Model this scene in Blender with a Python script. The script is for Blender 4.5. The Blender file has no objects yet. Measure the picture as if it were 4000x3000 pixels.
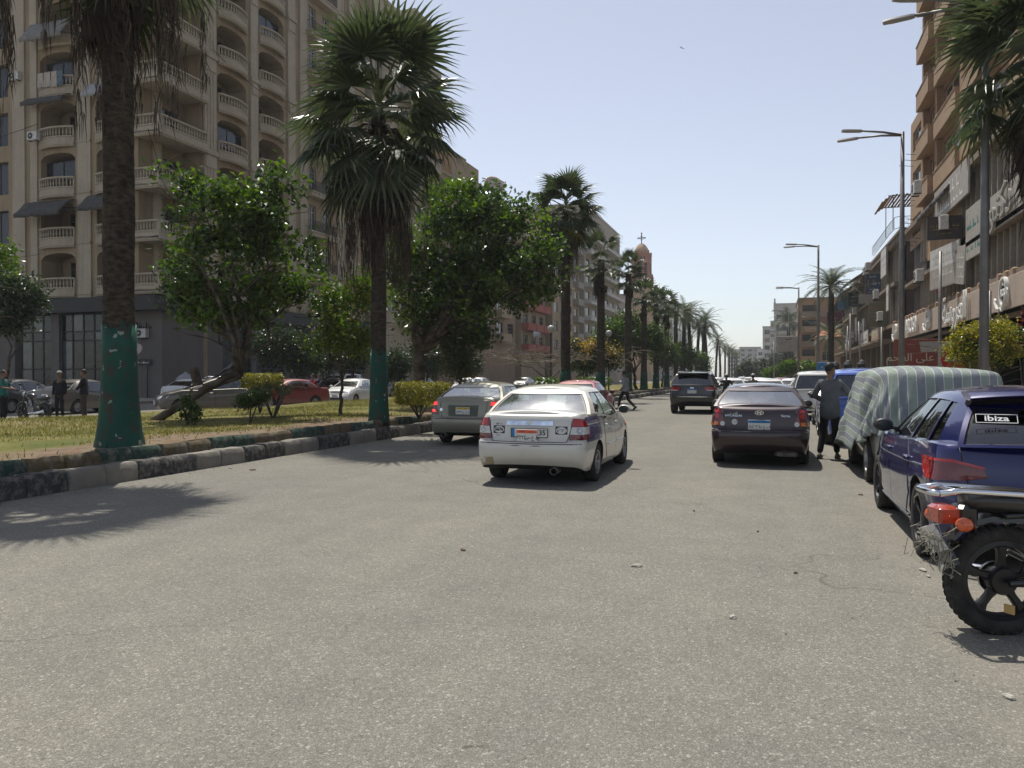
import bpy, bmesh, math, random
import numpy as np
from mathutils import Vector, Matrix, Quaternion
from mathutils.bvhtree import BVHTree
R = math.radians
SC = bpy.context.scene
COL = SC.collection
rnd = random.Random(7)

# ------------------------------------------------------------------ camera, sky, sun, exposure
CAM_H, YAW, FPX = 1.55, R(18.35), 1700.0       # eye height, turn left of the street axis, focal length for a 2212 px wide frame
cam = bpy.data.cameras.new('camera'); camo = bpy.data.objects.new('camera', cam); COL.objects.link(camo)
camo.location = (0, 0, CAM_H); camo.rotation_euler = (R(90 - 0.59), 0, YAW)
cam.sensor_width = 36; cam.lens = FPX / 2212 * 36; cam.clip_start = .05; cam.clip_end = 4000
SC.camera = camo
SUN_EL = R(67); SUN_AZ = R(-35)                   # azimuth clockwise from +Y
wd = bpy.data.worlds.new('World'); SC.world = wd; wd.use_nodes = True
nt = wd.node_tree; bg = nt.nodes['Background']
sky = nt.nodes.new('ShaderNodeTexSky'); sky.sky_type = 'NISHITA'; sky.sun_disc = False
sky.sun_elevation = SUN_EL; sky.sun_rotation = SUN_AZ; sky.air_density = 1.0; sky.dust_density = .7; sky.ozone_density = 1.0
hs_ = nt.nodes.new('ShaderNodeHueSaturation'); hs_.inputs['Saturation'].default_value = .54; hs_.inputs['Hue'].default_value = .508   # milky summer air
nt.links.new(sky.outputs[0], hs_.inputs['Color']); nt.links.new(hs_.outputs[0], bg.inputs[0]); bg.inputs[1].default_value = .112
sun = bpy.data.lights.new('sun', 'SUN'); suno = bpy.data.objects.new('sun', sun); COL.objects.link(suno)
sun.energy = 4.2; sun.angle = R(.53); sun.color = (1, .95, .86)
SDIR = Vector((math.sin(SUN_AZ) * math.cos(SUN_EL), math.cos(SUN_AZ) * math.cos(SUN_EL), math.sin(SUN_EL)))
suno.rotation_euler = (-SDIR).to_track_quat('-Z', 'Y').to_euler(); suno.location = SDIR * 60
SC.view_settings.view_transform = 'Standard'; SC.view_settings.look = 'None'
SC.view_settings.gamma = 1; SC.view_settings.exposure = .35; SC.view_settings.use_curve_mapping = False
SC.render.engine = 'CYCLES'
SC.cycles.max_bounces = 7; SC.cycles.diffuse_bounces = 3; SC.cycles.glossy_bounces = 3; SC.cycles.transparent_max_bounces = 10
SC.cycles.transmission_bounces = 4; SC.cycles.use_denoising = True; SC.cycles.caustics_reflective = False; SC.cycles.caustics_refractive = False

CA, SA = math.cos(YAW), math.sin(YAW)
def at(px, py, d):
    """world point seen at survey pixel (px, py) of a 2212 px wide print, d metres along the view axis"""
    l = (px - 1106) / FPX * d
    return Vector((l * CA - d * SA, l * SA + d * CA, CAM_H - (py - 812) / FPX * d))
def on_x(px, X):
    t = (px - 1106) / FPX; d = X / (t * CA - SA); return d, d * (t * SA + CA)

# ------------------------------------------------------------------ materials
class NT:
    def __init__(s, name):
        s.m = bpy.data.materials.new(name); s.m.use_nodes = True; s.t = s.m.node_tree
        s.b = s.t.nodes['Principled BSDF']; s.o = s.t.nodes['Material Output']
    def n(s, typ, **kw):
        nd = s.t.nodes.new('ShaderNode' + typ)
        for k, v in kw.items():
            if k[0] == 'i' and k[1:].isdigit(): nd.inputs[int(k[1:])].default_value = v
            else: setattr(nd, k, v)
        return nd
    def l(s, a, b): s.t.links.new(a, b)
    def coord(s, kind='Object', scale=(1, 1, 1)):
        c = s.n('TexCoord'); mp = s.n('Mapping'); mp.inputs[3].default_value = scale
        s.l(c.outputs[kind], mp.inputs[0]); return mp.outputs[0]
    def noise(s, vec, scale, detail=3, rough=.55):
        nd = s.n('TexNoise'); nd.inputs['Scale'].default_value = scale; nd.inputs['Detail'].default_value = detail
        nd.inputs['Roughness'].default_value = rough; s.l(vec, nd.inputs['Vector']); return nd.outputs[0]
    def voro(s, vec, scale, feature='F1'):
        nd = s.n('TexVoronoi', feature=feature); nd.inputs['Scale'].default_value = scale; s.l(vec, nd.inputs['Vector']); return nd
    def ramp(s, fac, stops):
        nd = s.n('ValToRGB'); e = nd.color_ramp.elements
        while len(e) < len(stops): e.new(.5)
        for i, (p, c) in enumerate(stops):
            e[i].position = p; e[i].color = (*c, 1) if len(c) == 3 else c
        s.l(fac, nd.inputs[0]); return nd.outputs[0]
    def mix(s, fac, a, b, mode='MIX'):
        nd = s.n('Mix', data_type='RGBA', blend_type=mode)
        for sock, v in ((nd.inputs[0], fac), (nd.inputs[6], a), (nd.inputs[7], b)):
            if isinstance(v, (int, float)): sock.default_value = v
            elif isinstance(v, tuple): sock.default_value = (*v, 1) if len(v) == 3 else v
            else: s.l(v, sock)
        return nd.outputs[2]
    def bump(s, h, strength=.3, dist=.02):
        nd = s.n('Bump'); nd.inputs[0].default_value = strength; nd.inputs[1].default_value = dist
        s.l(h, nd.inputs['Height']); s.l(nd.outputs[0], s.b.inputs['Normal'])
    def base(s, c):
        if isinstance(c, tuple): s.b.inputs['Base Color'].default_value = (*c, 1)
        else: s.l(c, s.b.inputs['Base Color'])
    def set(s, rough=.8, metal=0, spec=.4, coat=0):
        s.b.inputs['Roughness'].default_value = rough; s.b.inputs['Metallic'].default_value = metal
        s.b.inputs['Specular IOR Level'].default_value = spec; s.b.inputs['Coat Weight'].default_value = coat
        s.b.inputs['Coat Roughness'].default_value = .04

def sc(c, k): return tuple(min(1, x * k) for x in c)
_mc = {}
def mat(name, col, rough=.8, metal=0, spec=.4, var=.18, scale=3.0, bump=0, bscale=None, coat=0, stretch=(1, 1, 1), col2=None, rand=0):
    """a surface whose colour wanders a little: noise between two tones, optional second colour, relief, per-object tint"""
    if name in _mc: return _mc[name]
    k = NT(name); k.set(rough, metal, spec, coat); v = k.coord('Object', stretch)
    f = k.noise(v, scale, 5, .6)
    c = k.ramp(f, [(.3, sc(col, 1 - var)), (.7, sc(col2 or col, 1 + var))])
    if rand:
        oi = k.n('ObjectInfo'); hs = k.n('HueSaturation'); mr = k.n('MapRange'); mr.inputs[3].default_value = 1 - rand; mr.inputs[4].default_value = 1 + rand
        k.l(oi.outputs['Random'], mr.inputs[0]); k.l(mr.outputs[0], hs.inputs['Value']); k.l(c, hs.inputs['Color']); c = hs.outputs[0]
    k.base(c)
    if bump: k.bump(k.noise(v, bscale or scale * 6, 4, .6), bump, .02)
    _mc[name] = k.m; return k.m

def stucco(name, col, dirt=.35, rough=.9, grime=(.12, .10, .085)):
    """painted render with rain streaks and blotches of soot"""
    if name in _mc: return _mc[name]
    k = NT(name); k.set(rough, 0, .25); v = k.coord('Object'); vs = k.coord('Object', (1.6, 1.6, .12))
    a = k.noise(v, .7, 5, .6); b = k.noise(vs, 1.6, 5, .65); c = k.noise(v, 9, 4, .6)
    base = k.ramp(a, [(.3, sc(col, .9)), (.7, sc(col, 1.08))])
    st = k.ramp(b, [(.5, (0, 0, 0)), (.78, (dirt,) * 3)])
    m1 = k.mix(st, base, grime); sp = k.ramp(c, [(.35, (.9,) * 3), (.65, (1.05,) * 3)])
    k.base(k.mix(1.0, m1, sp, 'MULTIPLY')); k.bump(k.noise(v, 22, 4, .6), .18, .01)
    _mc[name] = k.m; return k.m

def glass_mat(name, tint=(.3, .34, .33), refl=.16, rough=.02, film=.03):
    if name in _mc: return _mc[name]
    k = NT(name); tr = k.n('BsdfTransparent'); tr.inputs[0].default_value = (*tint, 1)
    gl = k.n('BsdfGlossy'); gl.inputs['Roughness'].default_value = rough; gl.inputs[0].default_value = (.95, .97, 1, 1)
    lw = k.n('Fresnel'); lw.inputs[0].default_value = 1.5
    mr = k.n('MapRange'); mr.inputs[1].default_value = .04; mr.inputs[2].default_value = 1; mr.inputs[3].default_value = refl; mr.inputs[4].default_value = .95
    k.l(lw.outputs[0], mr.inputs[0]); mx = k.n('MixShader'); k.l(mr.outputs[0], mx.inputs[0]); k.l(tr.outputs[0], mx.inputs[1]); k.l(gl.outputs[0], mx.inputs[2])
    ds = k.n('BsdfGlossy'); ds.inputs['Roughness'].default_value = .22; m2 = k.n('MixShader'); fn = k.ramp(k.noise(k.coord('Object'), 3.5, 4, .6), [(.3, (film * .5,) * 3), (.7, (film * 1.4,) * 3)])   # dust film
    k.l(fn, m2.inputs[0]); k.l(mx.outputs[0], m2.inputs[1]); k.l(ds.outputs[0], m2.inputs[2]); k.l(m2.outputs[0], k.o.inputs[0]); _mc[name] = k.m; return k.m

def paint(name, col, rough=.32, metal=.0, dust=.25):
    """car paint: clear coat over colour, thin road dust towards the sills and in blotches"""
    if name in _mc: return _mc[name]
    k = NT(name); k.set(rough, metal, .5, .9); v = k.coord('Object')
    f = k.noise(v, 2.3, 5, .65); d = k.ramp(f, [(.45, (0, 0, 0)), (.8, (dust,) * 3)])
    sx = k.n('SeparateXYZ'); k.l(v, sx.inputs[0]); mr = k.n('MapRange'); mr.inputs[1].default_value = .18; mr.inputs[2].default_value = .6
    mr.inputs[3].default_value = dust * 1.2; mr.inputs[4].default_value = 0; k.l(sx.outputs[2], mr.inputs[0])
    ad = k.n('Math', operation='MAXIMUM'); k.l(d, ad.inputs[0]); k.l(mr.outputs[0], ad.inputs[1])
    k.base(k.mix(ad.outputs[0], col, (.24, .21, .17)))
    rr = k.n('MapRange'); rr.inputs[3].default_value = rough; rr.inputs[4].default_value = rough + .25; k.l(f, rr.inputs[0]); k.l(rr.outputs[0], k.b.inputs['Roughness'])
    cr = k.n('MapRange'); cr.inputs[3].default_value = .02; cr.inputs[4].default_value = .09; k.l(f, cr.inputs[0]); k.l(cr.outputs[0], k.b.inputs['Coat Roughness'])
    _mc[name] = k.m; return k.m

def leaf_mat(name, c1, c2, gloss=.35, trans=.35):
    if name in _mc: return _mc[name]
    k = NT(name); g = k.n('NewGeometry'); c = k.ramp(g.outputs['Random Per Island'], [(0, c1), (.6, tuple((a + b) / 2 for a, b in zip(c1, c2))), (1, c2)])
    k.set(gloss, 0, .5); k.base(c); tl = k.n('BsdfTranslucent'); hs = k.n('HueSaturation'); hs.inputs['Value'].default_value = 1.5; hs.inputs['Saturation'].default_value = 1.15
    k.l(c, hs.inputs['Color']); k.l(hs.outputs[0], tl.inputs[0]); mx = k.n('MixShader'); mx.inputs[0].default_value = trans
    k.l(k.b.outputs[0], mx.inputs[1]); k.l(tl.outputs[0], mx.inputs[2]); k.l(mx.outputs[0], k.o.inputs[0]); _mc[name] = k.m; return k.m

def lamp_mat(name, col, em=0, rough=.12):
    if name in _mc: return _mc[name]
    k = NT(name); k.set(rough, 0, .6, .6); v = k.coord('Object'); w = k.voro(v, 45).outputs[0]
    k.base(k.ramp(w, [(.1, sc(col, .65)), (.6, col)]))
    if em: k.b.inputs['Emission Color'].default_value = (*col, 1); k.b.inputs['Emission Strength'].default_value = em
    _mc[name] = k.m; return k.m

M_INK = mat('ink', (.012, .012, .015), .6); M_WINK = mat('white ink', (.75, .75, .74), .6)
# ------------------------------------------------------------------ mesh building
class MB:
    def __init__(s): s.v = []; s.f = []; s.m = []; s.mi = 0
    def add(s, vs, fs, mi=None):
        o = len(s.v); s.v.extend([tuple(p) for p in vs])
        for f in fs: s.f.append([o + i for i in f]); s.m.append(s.mi if mi is None else mi)
    def face(s, *p, mi=None): s.add(p, [list(range(len(p)))], mi)
    def box(s, x0, y0, z0, x1, y1, z1, mi=None):
        s.add([(x0, y0, z0), (x1, y0, z0), (x1, y1, z0), (x0, y1, z0), (x0, y0, z1), (x1, y0, z1), (x1, y1, z1), (x0, y1, z1)],
              [(0, 3, 2, 1), (4, 5, 6, 7), (0, 1, 5, 4), (1, 2, 6, 5), (2, 3, 7, 6), (3, 0, 4, 7)], mi)
    def obox(s, M, sx, sy, sz, mi=None):
        k = MB(); k.box(-sx / 2, -sy / 2, -sz / 2, sx / 2, sy / 2, sz / 2); s.add([M @ Vector(p) for p in k.v], k.f, mi)
    def cbox(s, x0, y0, z0, x1, y1, z1, c=.02, mi=None):
        """box with chamfered upright edges and top"""
        def ring(z, i): return [(x0 + i + c, y0 + i, z), (x1 - i - c, y0 + i, z), (x1 - i, y0 + i + c, z), (x1 - i, y1 - i - c, z), (x1 - i - c, y1 - i, z), (x0 + i + c, y1 - i, z), (x0 + i, y1 - i - c, z), (x0 + i, y0 + i + c, z)]
        s.loft([ring(z0, 0), ring(z1 - c, 0), ring(z1, c)], True, True, mi)
    def loft(s, rings, closed=True, caps=True, mi=None):
        n = len(rings[0]); vs = [p for r in rings for p in r]; fs = []
        for a in range(len(rings) - 1):
            for i in range(n if closed else n - 1):
                j = (i + 1) % n; fs.append((a * n + i, a * n + j, (a + 1) * n + j, (a + 1) * n + i))
        if caps: fs.append(list(range(n - 1, -1, -1))); fs.append([(len(rings) - 1) * n + i for i in range(n)])
        s.add(vs, fs, mi)
    def tube(s, pts, rad, n=8, caps=True, mi=None, flat=1.0):
        pts = [Vector(p) for p in pts]; k = len(pts)
        if not hasattr(rad, '__len__'): rad = [rad] * k
        up = None; rings = []
        for i, p in enumerate(pts):
            d = (pts[min(i + 1, k - 1)] - pts[max(i - 1, 0)])
            d = d.normalized() if d.length > 1e-9 else Vector((0, 0, 1))
            if up is None: up = d.orthogonal().normalized() if abs(d.z) > .9 else Vector((0, 0, 1)) - d * d.z
            up = (up - d * up.dot(d)); up = up.normalized() if up.length > 1e-6 else d.orthogonal().normalized()
            sd = d.cross(up)
            rings.append([p + (sd * math.cos(a) + up * math.sin(a) * flat) * rad[i] for a in (2 * math.pi * q / n for q in range(n))])
        s.loft(rings, True, caps, mi)
    def lathe(s, prof, n=16, M=None, mi=None, caps=False):
        rings = [[Vector((r * math.cos(2 * math.pi * q / n), r * math.sin(2 * math.pi * q / n), z)) for q in range(n)] for r, z in prof]
        if M is not None: rings = [[M @ p for p in r] for r in rings]
        s.loft(rings, True, caps, mi)
    def ball(s, c, r, n=10, m=6, mi=None):
        if not hasattr(r, '__len__'): r = (r, r, r)
        c = Vector(c)
        rings = [[c + Vector((r[0] * math.sin(b) * math.cos(a), r[1] * math.sin(b) * math.sin(a), r[2] * math.cos(b))) for a in (2 * math.pi * q / n for q in range(n))] for b in (math.pi * (i + .02) / (m + .04) for i in range(m + 1))]
        s.loft(rings, True, True, mi)
    def prism(s, poly, fn, h0, h1, mi=None):
        """poly: list of 2D points, fn(a, b, h) -> point"""
        s.loft([[fn(a, b, h0) for a, b in poly], [fn(a, b, h1) for a, b in poly]], True, True, mi)
    def mesh(s, name, mats, smooth=False, sharp=None):
        me = bpy.data.meshes.new(name); me.from_pydata(s.v, [], s.f)
        for m in (mats if isinstance(mats, (list, tuple)) else [mats]): me.materials.append(m)
        if any(s.m): me.polygons.foreach_set('material_index', s.m)
        if smooth or sharp:
            me.polygons.foreach_set('use_smooth', [True] * len(me.polygons))
            if sharp: me.set_sharp_from_angle(angle=R(sharp))
        me.update(); return me
    def build(s, name, mats, parent=None, smooth=False, sharp=None, **kw): return link(name, s.mesh(name, mats, smooth, sharp), parent, **kw)

def link(name, me, parent=None, loc=None, rot=None, scale=None):
    o = bpy.data.objects.new(name, me); COL.objects.link(o)
    if parent: o.parent = parent
    if loc is not None: o.location = loc
    if rot is not None: o.rotation_euler = (0, 0, rot) if isinstance(rot, (int, float)) else rot
    if scale is not None: o.scale = scale if hasattr(scale, '__len__') else (scale,) * 3
    return o
def tag(o, label=None, cat=None, group=None, kind=None):
    for k, v in (('label', label), ('category', cat), ('group', group), ('kind', kind)):
        if v: o[k] = v
    return o
def thing(name, label, cat, loc=(0, 0, 0), rot=0, group=None, scale=None): return tag(link(name, None, None, loc, rot, scale), label, cat, group)
def copy_tree(o, parent=None, loc=None, rot=None, label=None, scale=None):
    c = o.copy(); COL.objects.link(c)
    if parent: c.parent = parent
    if loc is not None: c.location = loc
    if rot is not None: c.rotation_euler = (0, 0, rot)
    if scale is not None: c.scale = scale if hasattr(scale, '__len__') else (scale,) * 3
    if label: c['label'] = label
    for ch in list(o.children): copy_tree(ch, c)
    return c
def structure(o): o['kind'] = 'structure'; return o
def stuff(o): o['kind'] = 'stuff'; return o
def repaint(o, pairs):
    """give one copy its own materials"""
    for x in [o] + list(o.children_recursive):
        if x.type == 'MESH':
            for sl in x.material_slots:
                if sl.material and sl.material.name in pairs:
                    nm = pairs[sl.material.name]; sl.link = 'OBJECT'; sl.material = nm

_tc = {}
def text_mesh(body, size, ext, m, bold=0, sx=1.0):
    key = (body, size, ext, m.name, bold, sx)
    if key in _tc: return _tc[key]
    c = bpy.data.curves.new('lettering', 'FONT'); c.body = body; c.size = size; c.extrude = ext; c.align_x = 'CENTER'; c.align_y = 'CENTER'; c.resolution_u = 2; c.offset = bold
    o = bpy.data.objects.new('lettering', c); COL.objects.link(o); bpy.context.view_layer.update()
    me = bpy.data.meshes.new_from_object(o.evaluated_get(bpy.context.evaluated_depsgraph_get())); bpy.data.objects.remove(o)
    me.name = 'lettering'; me.materials.clear(); me.materials.append(m); me.transform(Matrix.Scale(sx, 4, (1, 0, 0)))
    _tc[key] = me; return me
# Arabic in presentation forms; the font engine lays glyphs left to right, so words are stored reversed
_AF = {'ا': 'ﺍﺎﺍﺎ', 'ل': 'ﻝﻞﻟﻠ', 'ع': 'ﻉﻊﻋﻌ', 'ر': 'ﺭﺮﺭﺮ', 'و': 'ﻭﻮﻭﻮ', 'س': 'ﺱﺲﺳﺴ', 'ة': 'ﺓﺔﺓﺔ', 'ن': 'ﻥﻦﻧﻨ', 'ب': 'ﺏﺐﺑﺒ', 'ي': 'ﻱﻲﻳﻴ', 'ح': 'ﺡﺢﺣﺤ', 'م': 'ﻡﻢﻣﻤ', 'ى': 'ﻯﻰﻯﻰ', 'ف': 'ﻑﻒﻓﻔ', 'ط': 'ﻁﻂﻃﻄ',
       'ص': 'ﺹﺺﺻﺼ', 'د': 'ﺩﺪﺩﺪ', 'ج': 'ﺝﺞﺟﺠ', 'ك': 'ﻙﻚﻛﻜ', 'خ': 'ﺥﺦﺧﺨ', 'ت': 'ﺕﺖﺗﺘ', 'ق': 'ﻕﻖﻗﻘ', 'ه': 'ﻩﻪﻫﻬ', 'ز': 'ﺯﺰﺯﺰ', 'ش': 'ﺵﺶﺷﺸ', 'ض': 'ﺽﺾﺿﻀ'}
_NJ = set('اروةىدز')
def arab(s):
    out = []
    for w in s.split(' '):
        g = []
        for i, ch in enumerate(w):
            if ch not in _AF: g.append(ch); continue
            prev = i > 0 and w[i - 1] in _AF and w[i - 1] not in _NJ; nxt = ch not in _NJ and i + 1 < len(w) and w[i + 1] in _AF
            g.append(_AF[ch][(1 if prev else 0) + (2 if nxt else 0)])
        out.append(''.join(g) if w[0].isdigit() else ''.join(reversed(g)))
    return ' '.join(reversed(out))
# ------------------------------------------------------------------ ground, road, median, pavements
def m_asphalt():
    k = NT('worn asphalt'); k.set(.93, 0, .2); v = k.coord('Object')
    vo = k.voro(v, 75); d = k.voro(v, 75, 'DISTANCE_TO_EDGE').outputs[0]
    chip = k.ramp(vo.outputs['Color'], [(.2, (.185, .177, .156)), (.5, (.214, .206, .182)), (.75, (.242, .233, .206)), (.94, (.335, .325, .29))])
    gap = k.ramp(d, [(.03, (.6,) * 3), (.15, (1,) * 3)])
    c = k.mix(1.0, chip, gap, 'MULTIPLY')
    big = k.ramp(k.noise(v, .16, 5, .6), [(.35, (.93, .935, .945)), (.65, (1.06, 1.05, 1.02))]); c = k.mix(1.0, c, big, 'MULTIPLY')
    trk = k.ramp(k.noise(k.coord('Object', (1, .03, 1)), .8, 4, .6), [(.34, (.94, .94, .95)), (.66, (1.04, 1.035, 1.02))]); c = k.mix(1.0, c, trk, 'MULTIPLY')
    pat = k.ramp(k.noise(v, 1.7, 6, .7), [(.3, (.88, .88, .87)), (.7, (1.07, 1.06, 1.04))]); c = k.mix(1.0, c, pat, 'MULTIPLY')
    st = k.ramp(k.noise(v, .55, 3, .5), [(.68, (1, 1, 1)), (.78, (.82, .82, .82))]); c = k.mix(1.0, c, st, 'MULTIPLY')
    # hairline cracks, oil drips and tar joints, each only here and there
    ds = k.n('VectorMath', operation='ADD'); k.l(v, ds.inputs[0]); nv = k.n('TexNoise'); nv.inputs['Scale'].default_value = 1.3; k.l(v, nv.inputs['Vector']); k.l(nv.outputs[1], ds.inputs[1])
    ck = k.ramp(k.voro(ds.outputs[0], .42, 'DISTANCE_TO_EDGE').outputs[0], [(.002, (.5,) * 3), (.006, (1,) * 3)]); c = k.mix(k.ramp(k.noise(v, .23, 3), [(.5, (0, 0, 0)), (.6, (.8,) * 3)]), c, k.mix(1.0, c, ck, 'MULTIPLY'))
    oil = k.ramp(k.voro(ds.outputs[0], .55).outputs[0], [(.03, (.62, .61, .60)), (.13, (1, 1, 1))]); c = k.mix(k.ramp(k.noise(v, .35, 2), [(.5, (0, 0, 0)), (.58, (1,) * 3)]), c, k.mix(1.0, c, oil, 'MULTIPLY'))
    drp = k.ramp(k.voro(ds.outputs[0], 2.6).outputs[0], [(.04, (.5, .48, .46)), (.075, (1, 1, 1))]); c = k.mix(k.ramp(k.noise(v, .8, 3), [(.56, (0, 0, 0)), (.62, (.8,) * 3)]), c, k.mix(1.0, c, drp, 'MULTIPLY'))
    # sandy dust along the parked side
    sx = k.n('SeparateXYZ'); k.l(v, sx.inputs[0]); mr = k.n('MapRange'); mr.inputs[1].default_value = .2; mr.inputs[2].default_value = 2.4; k.l(sx.outputs[0], mr.inputs[0])
    nz = k.noise(v, 1.1, 5, .65); mu = k.n('Math', operation='MULTIPLY'); k.l(mr.outputs[0], mu.inputs[0]); k.l(nz, mu.inputs[1])
    c = k.mix(k.ramp(mu.outputs[0], [(.15, (0, 0, 0)), (.6, (.85,) * 3)]), c, (.27, .23, .175))
    k.base(c); k.bump(d, .5, .006); return k.m
def m_grass():
    k = NT('lawn soil'); k.set(.95, 0, .2); v = k.coord('Object')
    f = k.noise(v, .55, 5, .65); g = k.noise(v, 6, 4, .6)
    c = k.ramp(f, [(.32, (.07, .085, .018)), (.48, (.12, .115, .03)), (.6, (.17, .14, .055)), (.75, (.20, .165, .10))])
    sx = k.n('SeparateXYZ'); k.l(v, sx.inputs[0]); mr = k.n('MapRange'); mr.inputs[1].default_value = -11.6; mr.inputs[2].default_value = -9.6; k.l(sx.outputs[0], mr.inputs[0]); ad = k.n('Math', operation='ADD'); k.l(mr.outputs[0], ad.inputs[0]); k.l(f, ad.inputs[1])
    c = k.mix(k.ramp(ad.outputs[0], [(.72, (0, 0, 0)), (1.0, (1, 1, 1))]), c, k.mix(k.ramp(g, [(.4, (0, 0, 0)), (.6, (1, 1, 1))]), (.20, .16, .11), (.12, .075, .045)))
    k.base(k.mix(1.0, c, k.ramp(g, [(.3, (.75,) * 3), (.7, (1.2,) * 3)]), 'MULTIPLY')); k.bump(g, .6, .05); return k.m
ASPH = m_asphalt(); LAWN = m_grass()
def sheet(name, x0, y0, x1, y1, z, m, nx=1, ny=1):
    k = MB(); nx, ny = max(1, nx), max(1, ny)
    for i in range(nx):
        for j in range(ny):
            a, b, c, d = x0 + (x1 - x0) * i / nx, y0 + (y1 - y0) * j / ny, x0 + (x1 - x0) * (i + 1) / nx, y0 + (y1 - y0) * (j + 1) / ny
            k.face((a, b, z), (c, b, z), (c, d, z), (a, d, z))
    return structure(k.build(name, [m]))
sheet('ground', -700, -200, 700, 1500, -.03, mat('packed earth', (.19, .165, .13), .95, scale=.4))
sheet('road', -9.0, -12, 4.2, 420, 0, ASPH)
sheet('far_carriageway', -33.6, -12, -18.9, 420, 0, ASPH)
sheet('side_street', -140, -6, -33.6, 34, -.004, ASPH)
PAVE = mat('pavement slabs', (.22, .20, .17), .92, var=.25, scale=2.2, bump=.3)
CONC = mat('weathered concrete', (.27, .25, .215), .92, var=.3, scale=4, bump=.35)
k = MB(); k.cbox(4.0, -12, -.02, 60, 420, .14, .02); structure(k.build('right_pavement', [PAVE]))
k = MB(); k.cbox(-75, 34, -.02, -33.4, 420, .14, .02); structure(k.build('left_pavement', [PAVE]))

# kerbs of the planted median: a course of worn black and white stones and a smaller painted course behind it
def m_kerb(name, col, chips):
    k = NT(name); k.set(.9, 0, .3); v = k.coord('Object'); oi = k.n('ObjectInfo'); ad = k.n('VectorMath', operation='ADD'); k.l(v, ad.inputs[0]); k.l(oi.outputs['Location'], ad.inputs[1])
    f = k.noise(ad.outputs[0], 9, 6, .7); g = k.noise(ad.outputs[0], 2.2, 4, .6)
    c = k.mix(k.ramp(f, [(.47, (0, 0, 0)), (.60, (chips,) * 3)]), k.ramp(g, [(.3, sc(col, .75)), (.7, sc(col, 1.2))]), (.19, .172, .145)); k.base(c)
    k.bump(f, .7, .03); return k.m
KW, KB = m_kerb('kerb whitewash', (.215, .2, .172), .75), m_kerb('kerb black paint', (.05, .05, .052), .75)
KG, KY = m_kerb('kerb green paint', (.03, .062, .048), .55), m_kerb('kerb ochre paint', (.115, .09, .052), .55)
def kerb_block(L, W, H, m, seed, c=.03):
    r = random.Random(seed); k = MB(); h = L / 2 - .006; j = lambda s: r.uniform(-s, s); rings = []
    for y in (-h, -h + c, -h * .4 + j(.05), h * .4 + j(.05), h - c, h):
        e = c if abs(y) == h else 0; tz = H + j(.012) - e; fx = j(.01) + e * .7
        rings.append([(0 + fx * .4, y, -.04), (fx, y, H * .55), (.012 + fx, y, tz - .045), (.045 + fx + j(.006), y, tz), (W, y, tz), (W, y, -.04)])
    k.loft(rings, True, True); return k.mesh('kerb_stone', [m], sharp=50)
def kerb_run(name, x, y0, y1, z, W, H, L, mats_, near, flip=1, seed=1, gaps=()):
    root = structure(link(name, None, None, (0, 0, 0))); r = random.Random(seed)
    sets = [[kerb_block(L, W, H, m, 100 * i + s + seed) for s in range(6)] for i, m in enumerate(mats_)]; far = MB(); n = 0; y = y0
    while y < y1:
        n += 1; i = (n // 2) % 2; yc = y + L / 2; y += L
        if any(a < yc < b for a, b in gaps): continue
        if yc < near:
            link('kerb_stone', sets[i][r.randrange(6)], root, (x + r.uniform(-.012, .012) * flip, yc, z + r.uniform(-.008, .008)), (r.uniform(-.012, .012), 0, (0 if flip < 0 else math.pi) + r.uniform(-.012, .012)))
        else: far.box(min(x, x - flip * W), yc - L / 2 + .01, z - .05, max(x, x - flip * W), yc + L / 2 - .01, z + H, i)
    if far.v: stuff(far.build('kerb_stone', list(mats_), root))
MX0, MX1 = -19.0, -9.0
MG = [(138, 146), (232, 240)]
kerb_run('median_kerb', MX1, -3.6, 400, 0, .29, .27, .62, (KW, KB), 75, 1, 3, MG)
kerb_run('median_inner_kerb', MX1 - .29, -3.6, 400, .26, .15, .19, .60, (KY, KG), 70, 1, 9, MG)
kerb_run('median_far_kerb', MX0, -3.6, 400, 0, .25, .36, .8, (KW, KB), 62, -1, 5, MG)
sheet('kerb_bed', MX1 - .46, -4, MX1 - .2, 400, .235, CONC)
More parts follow.
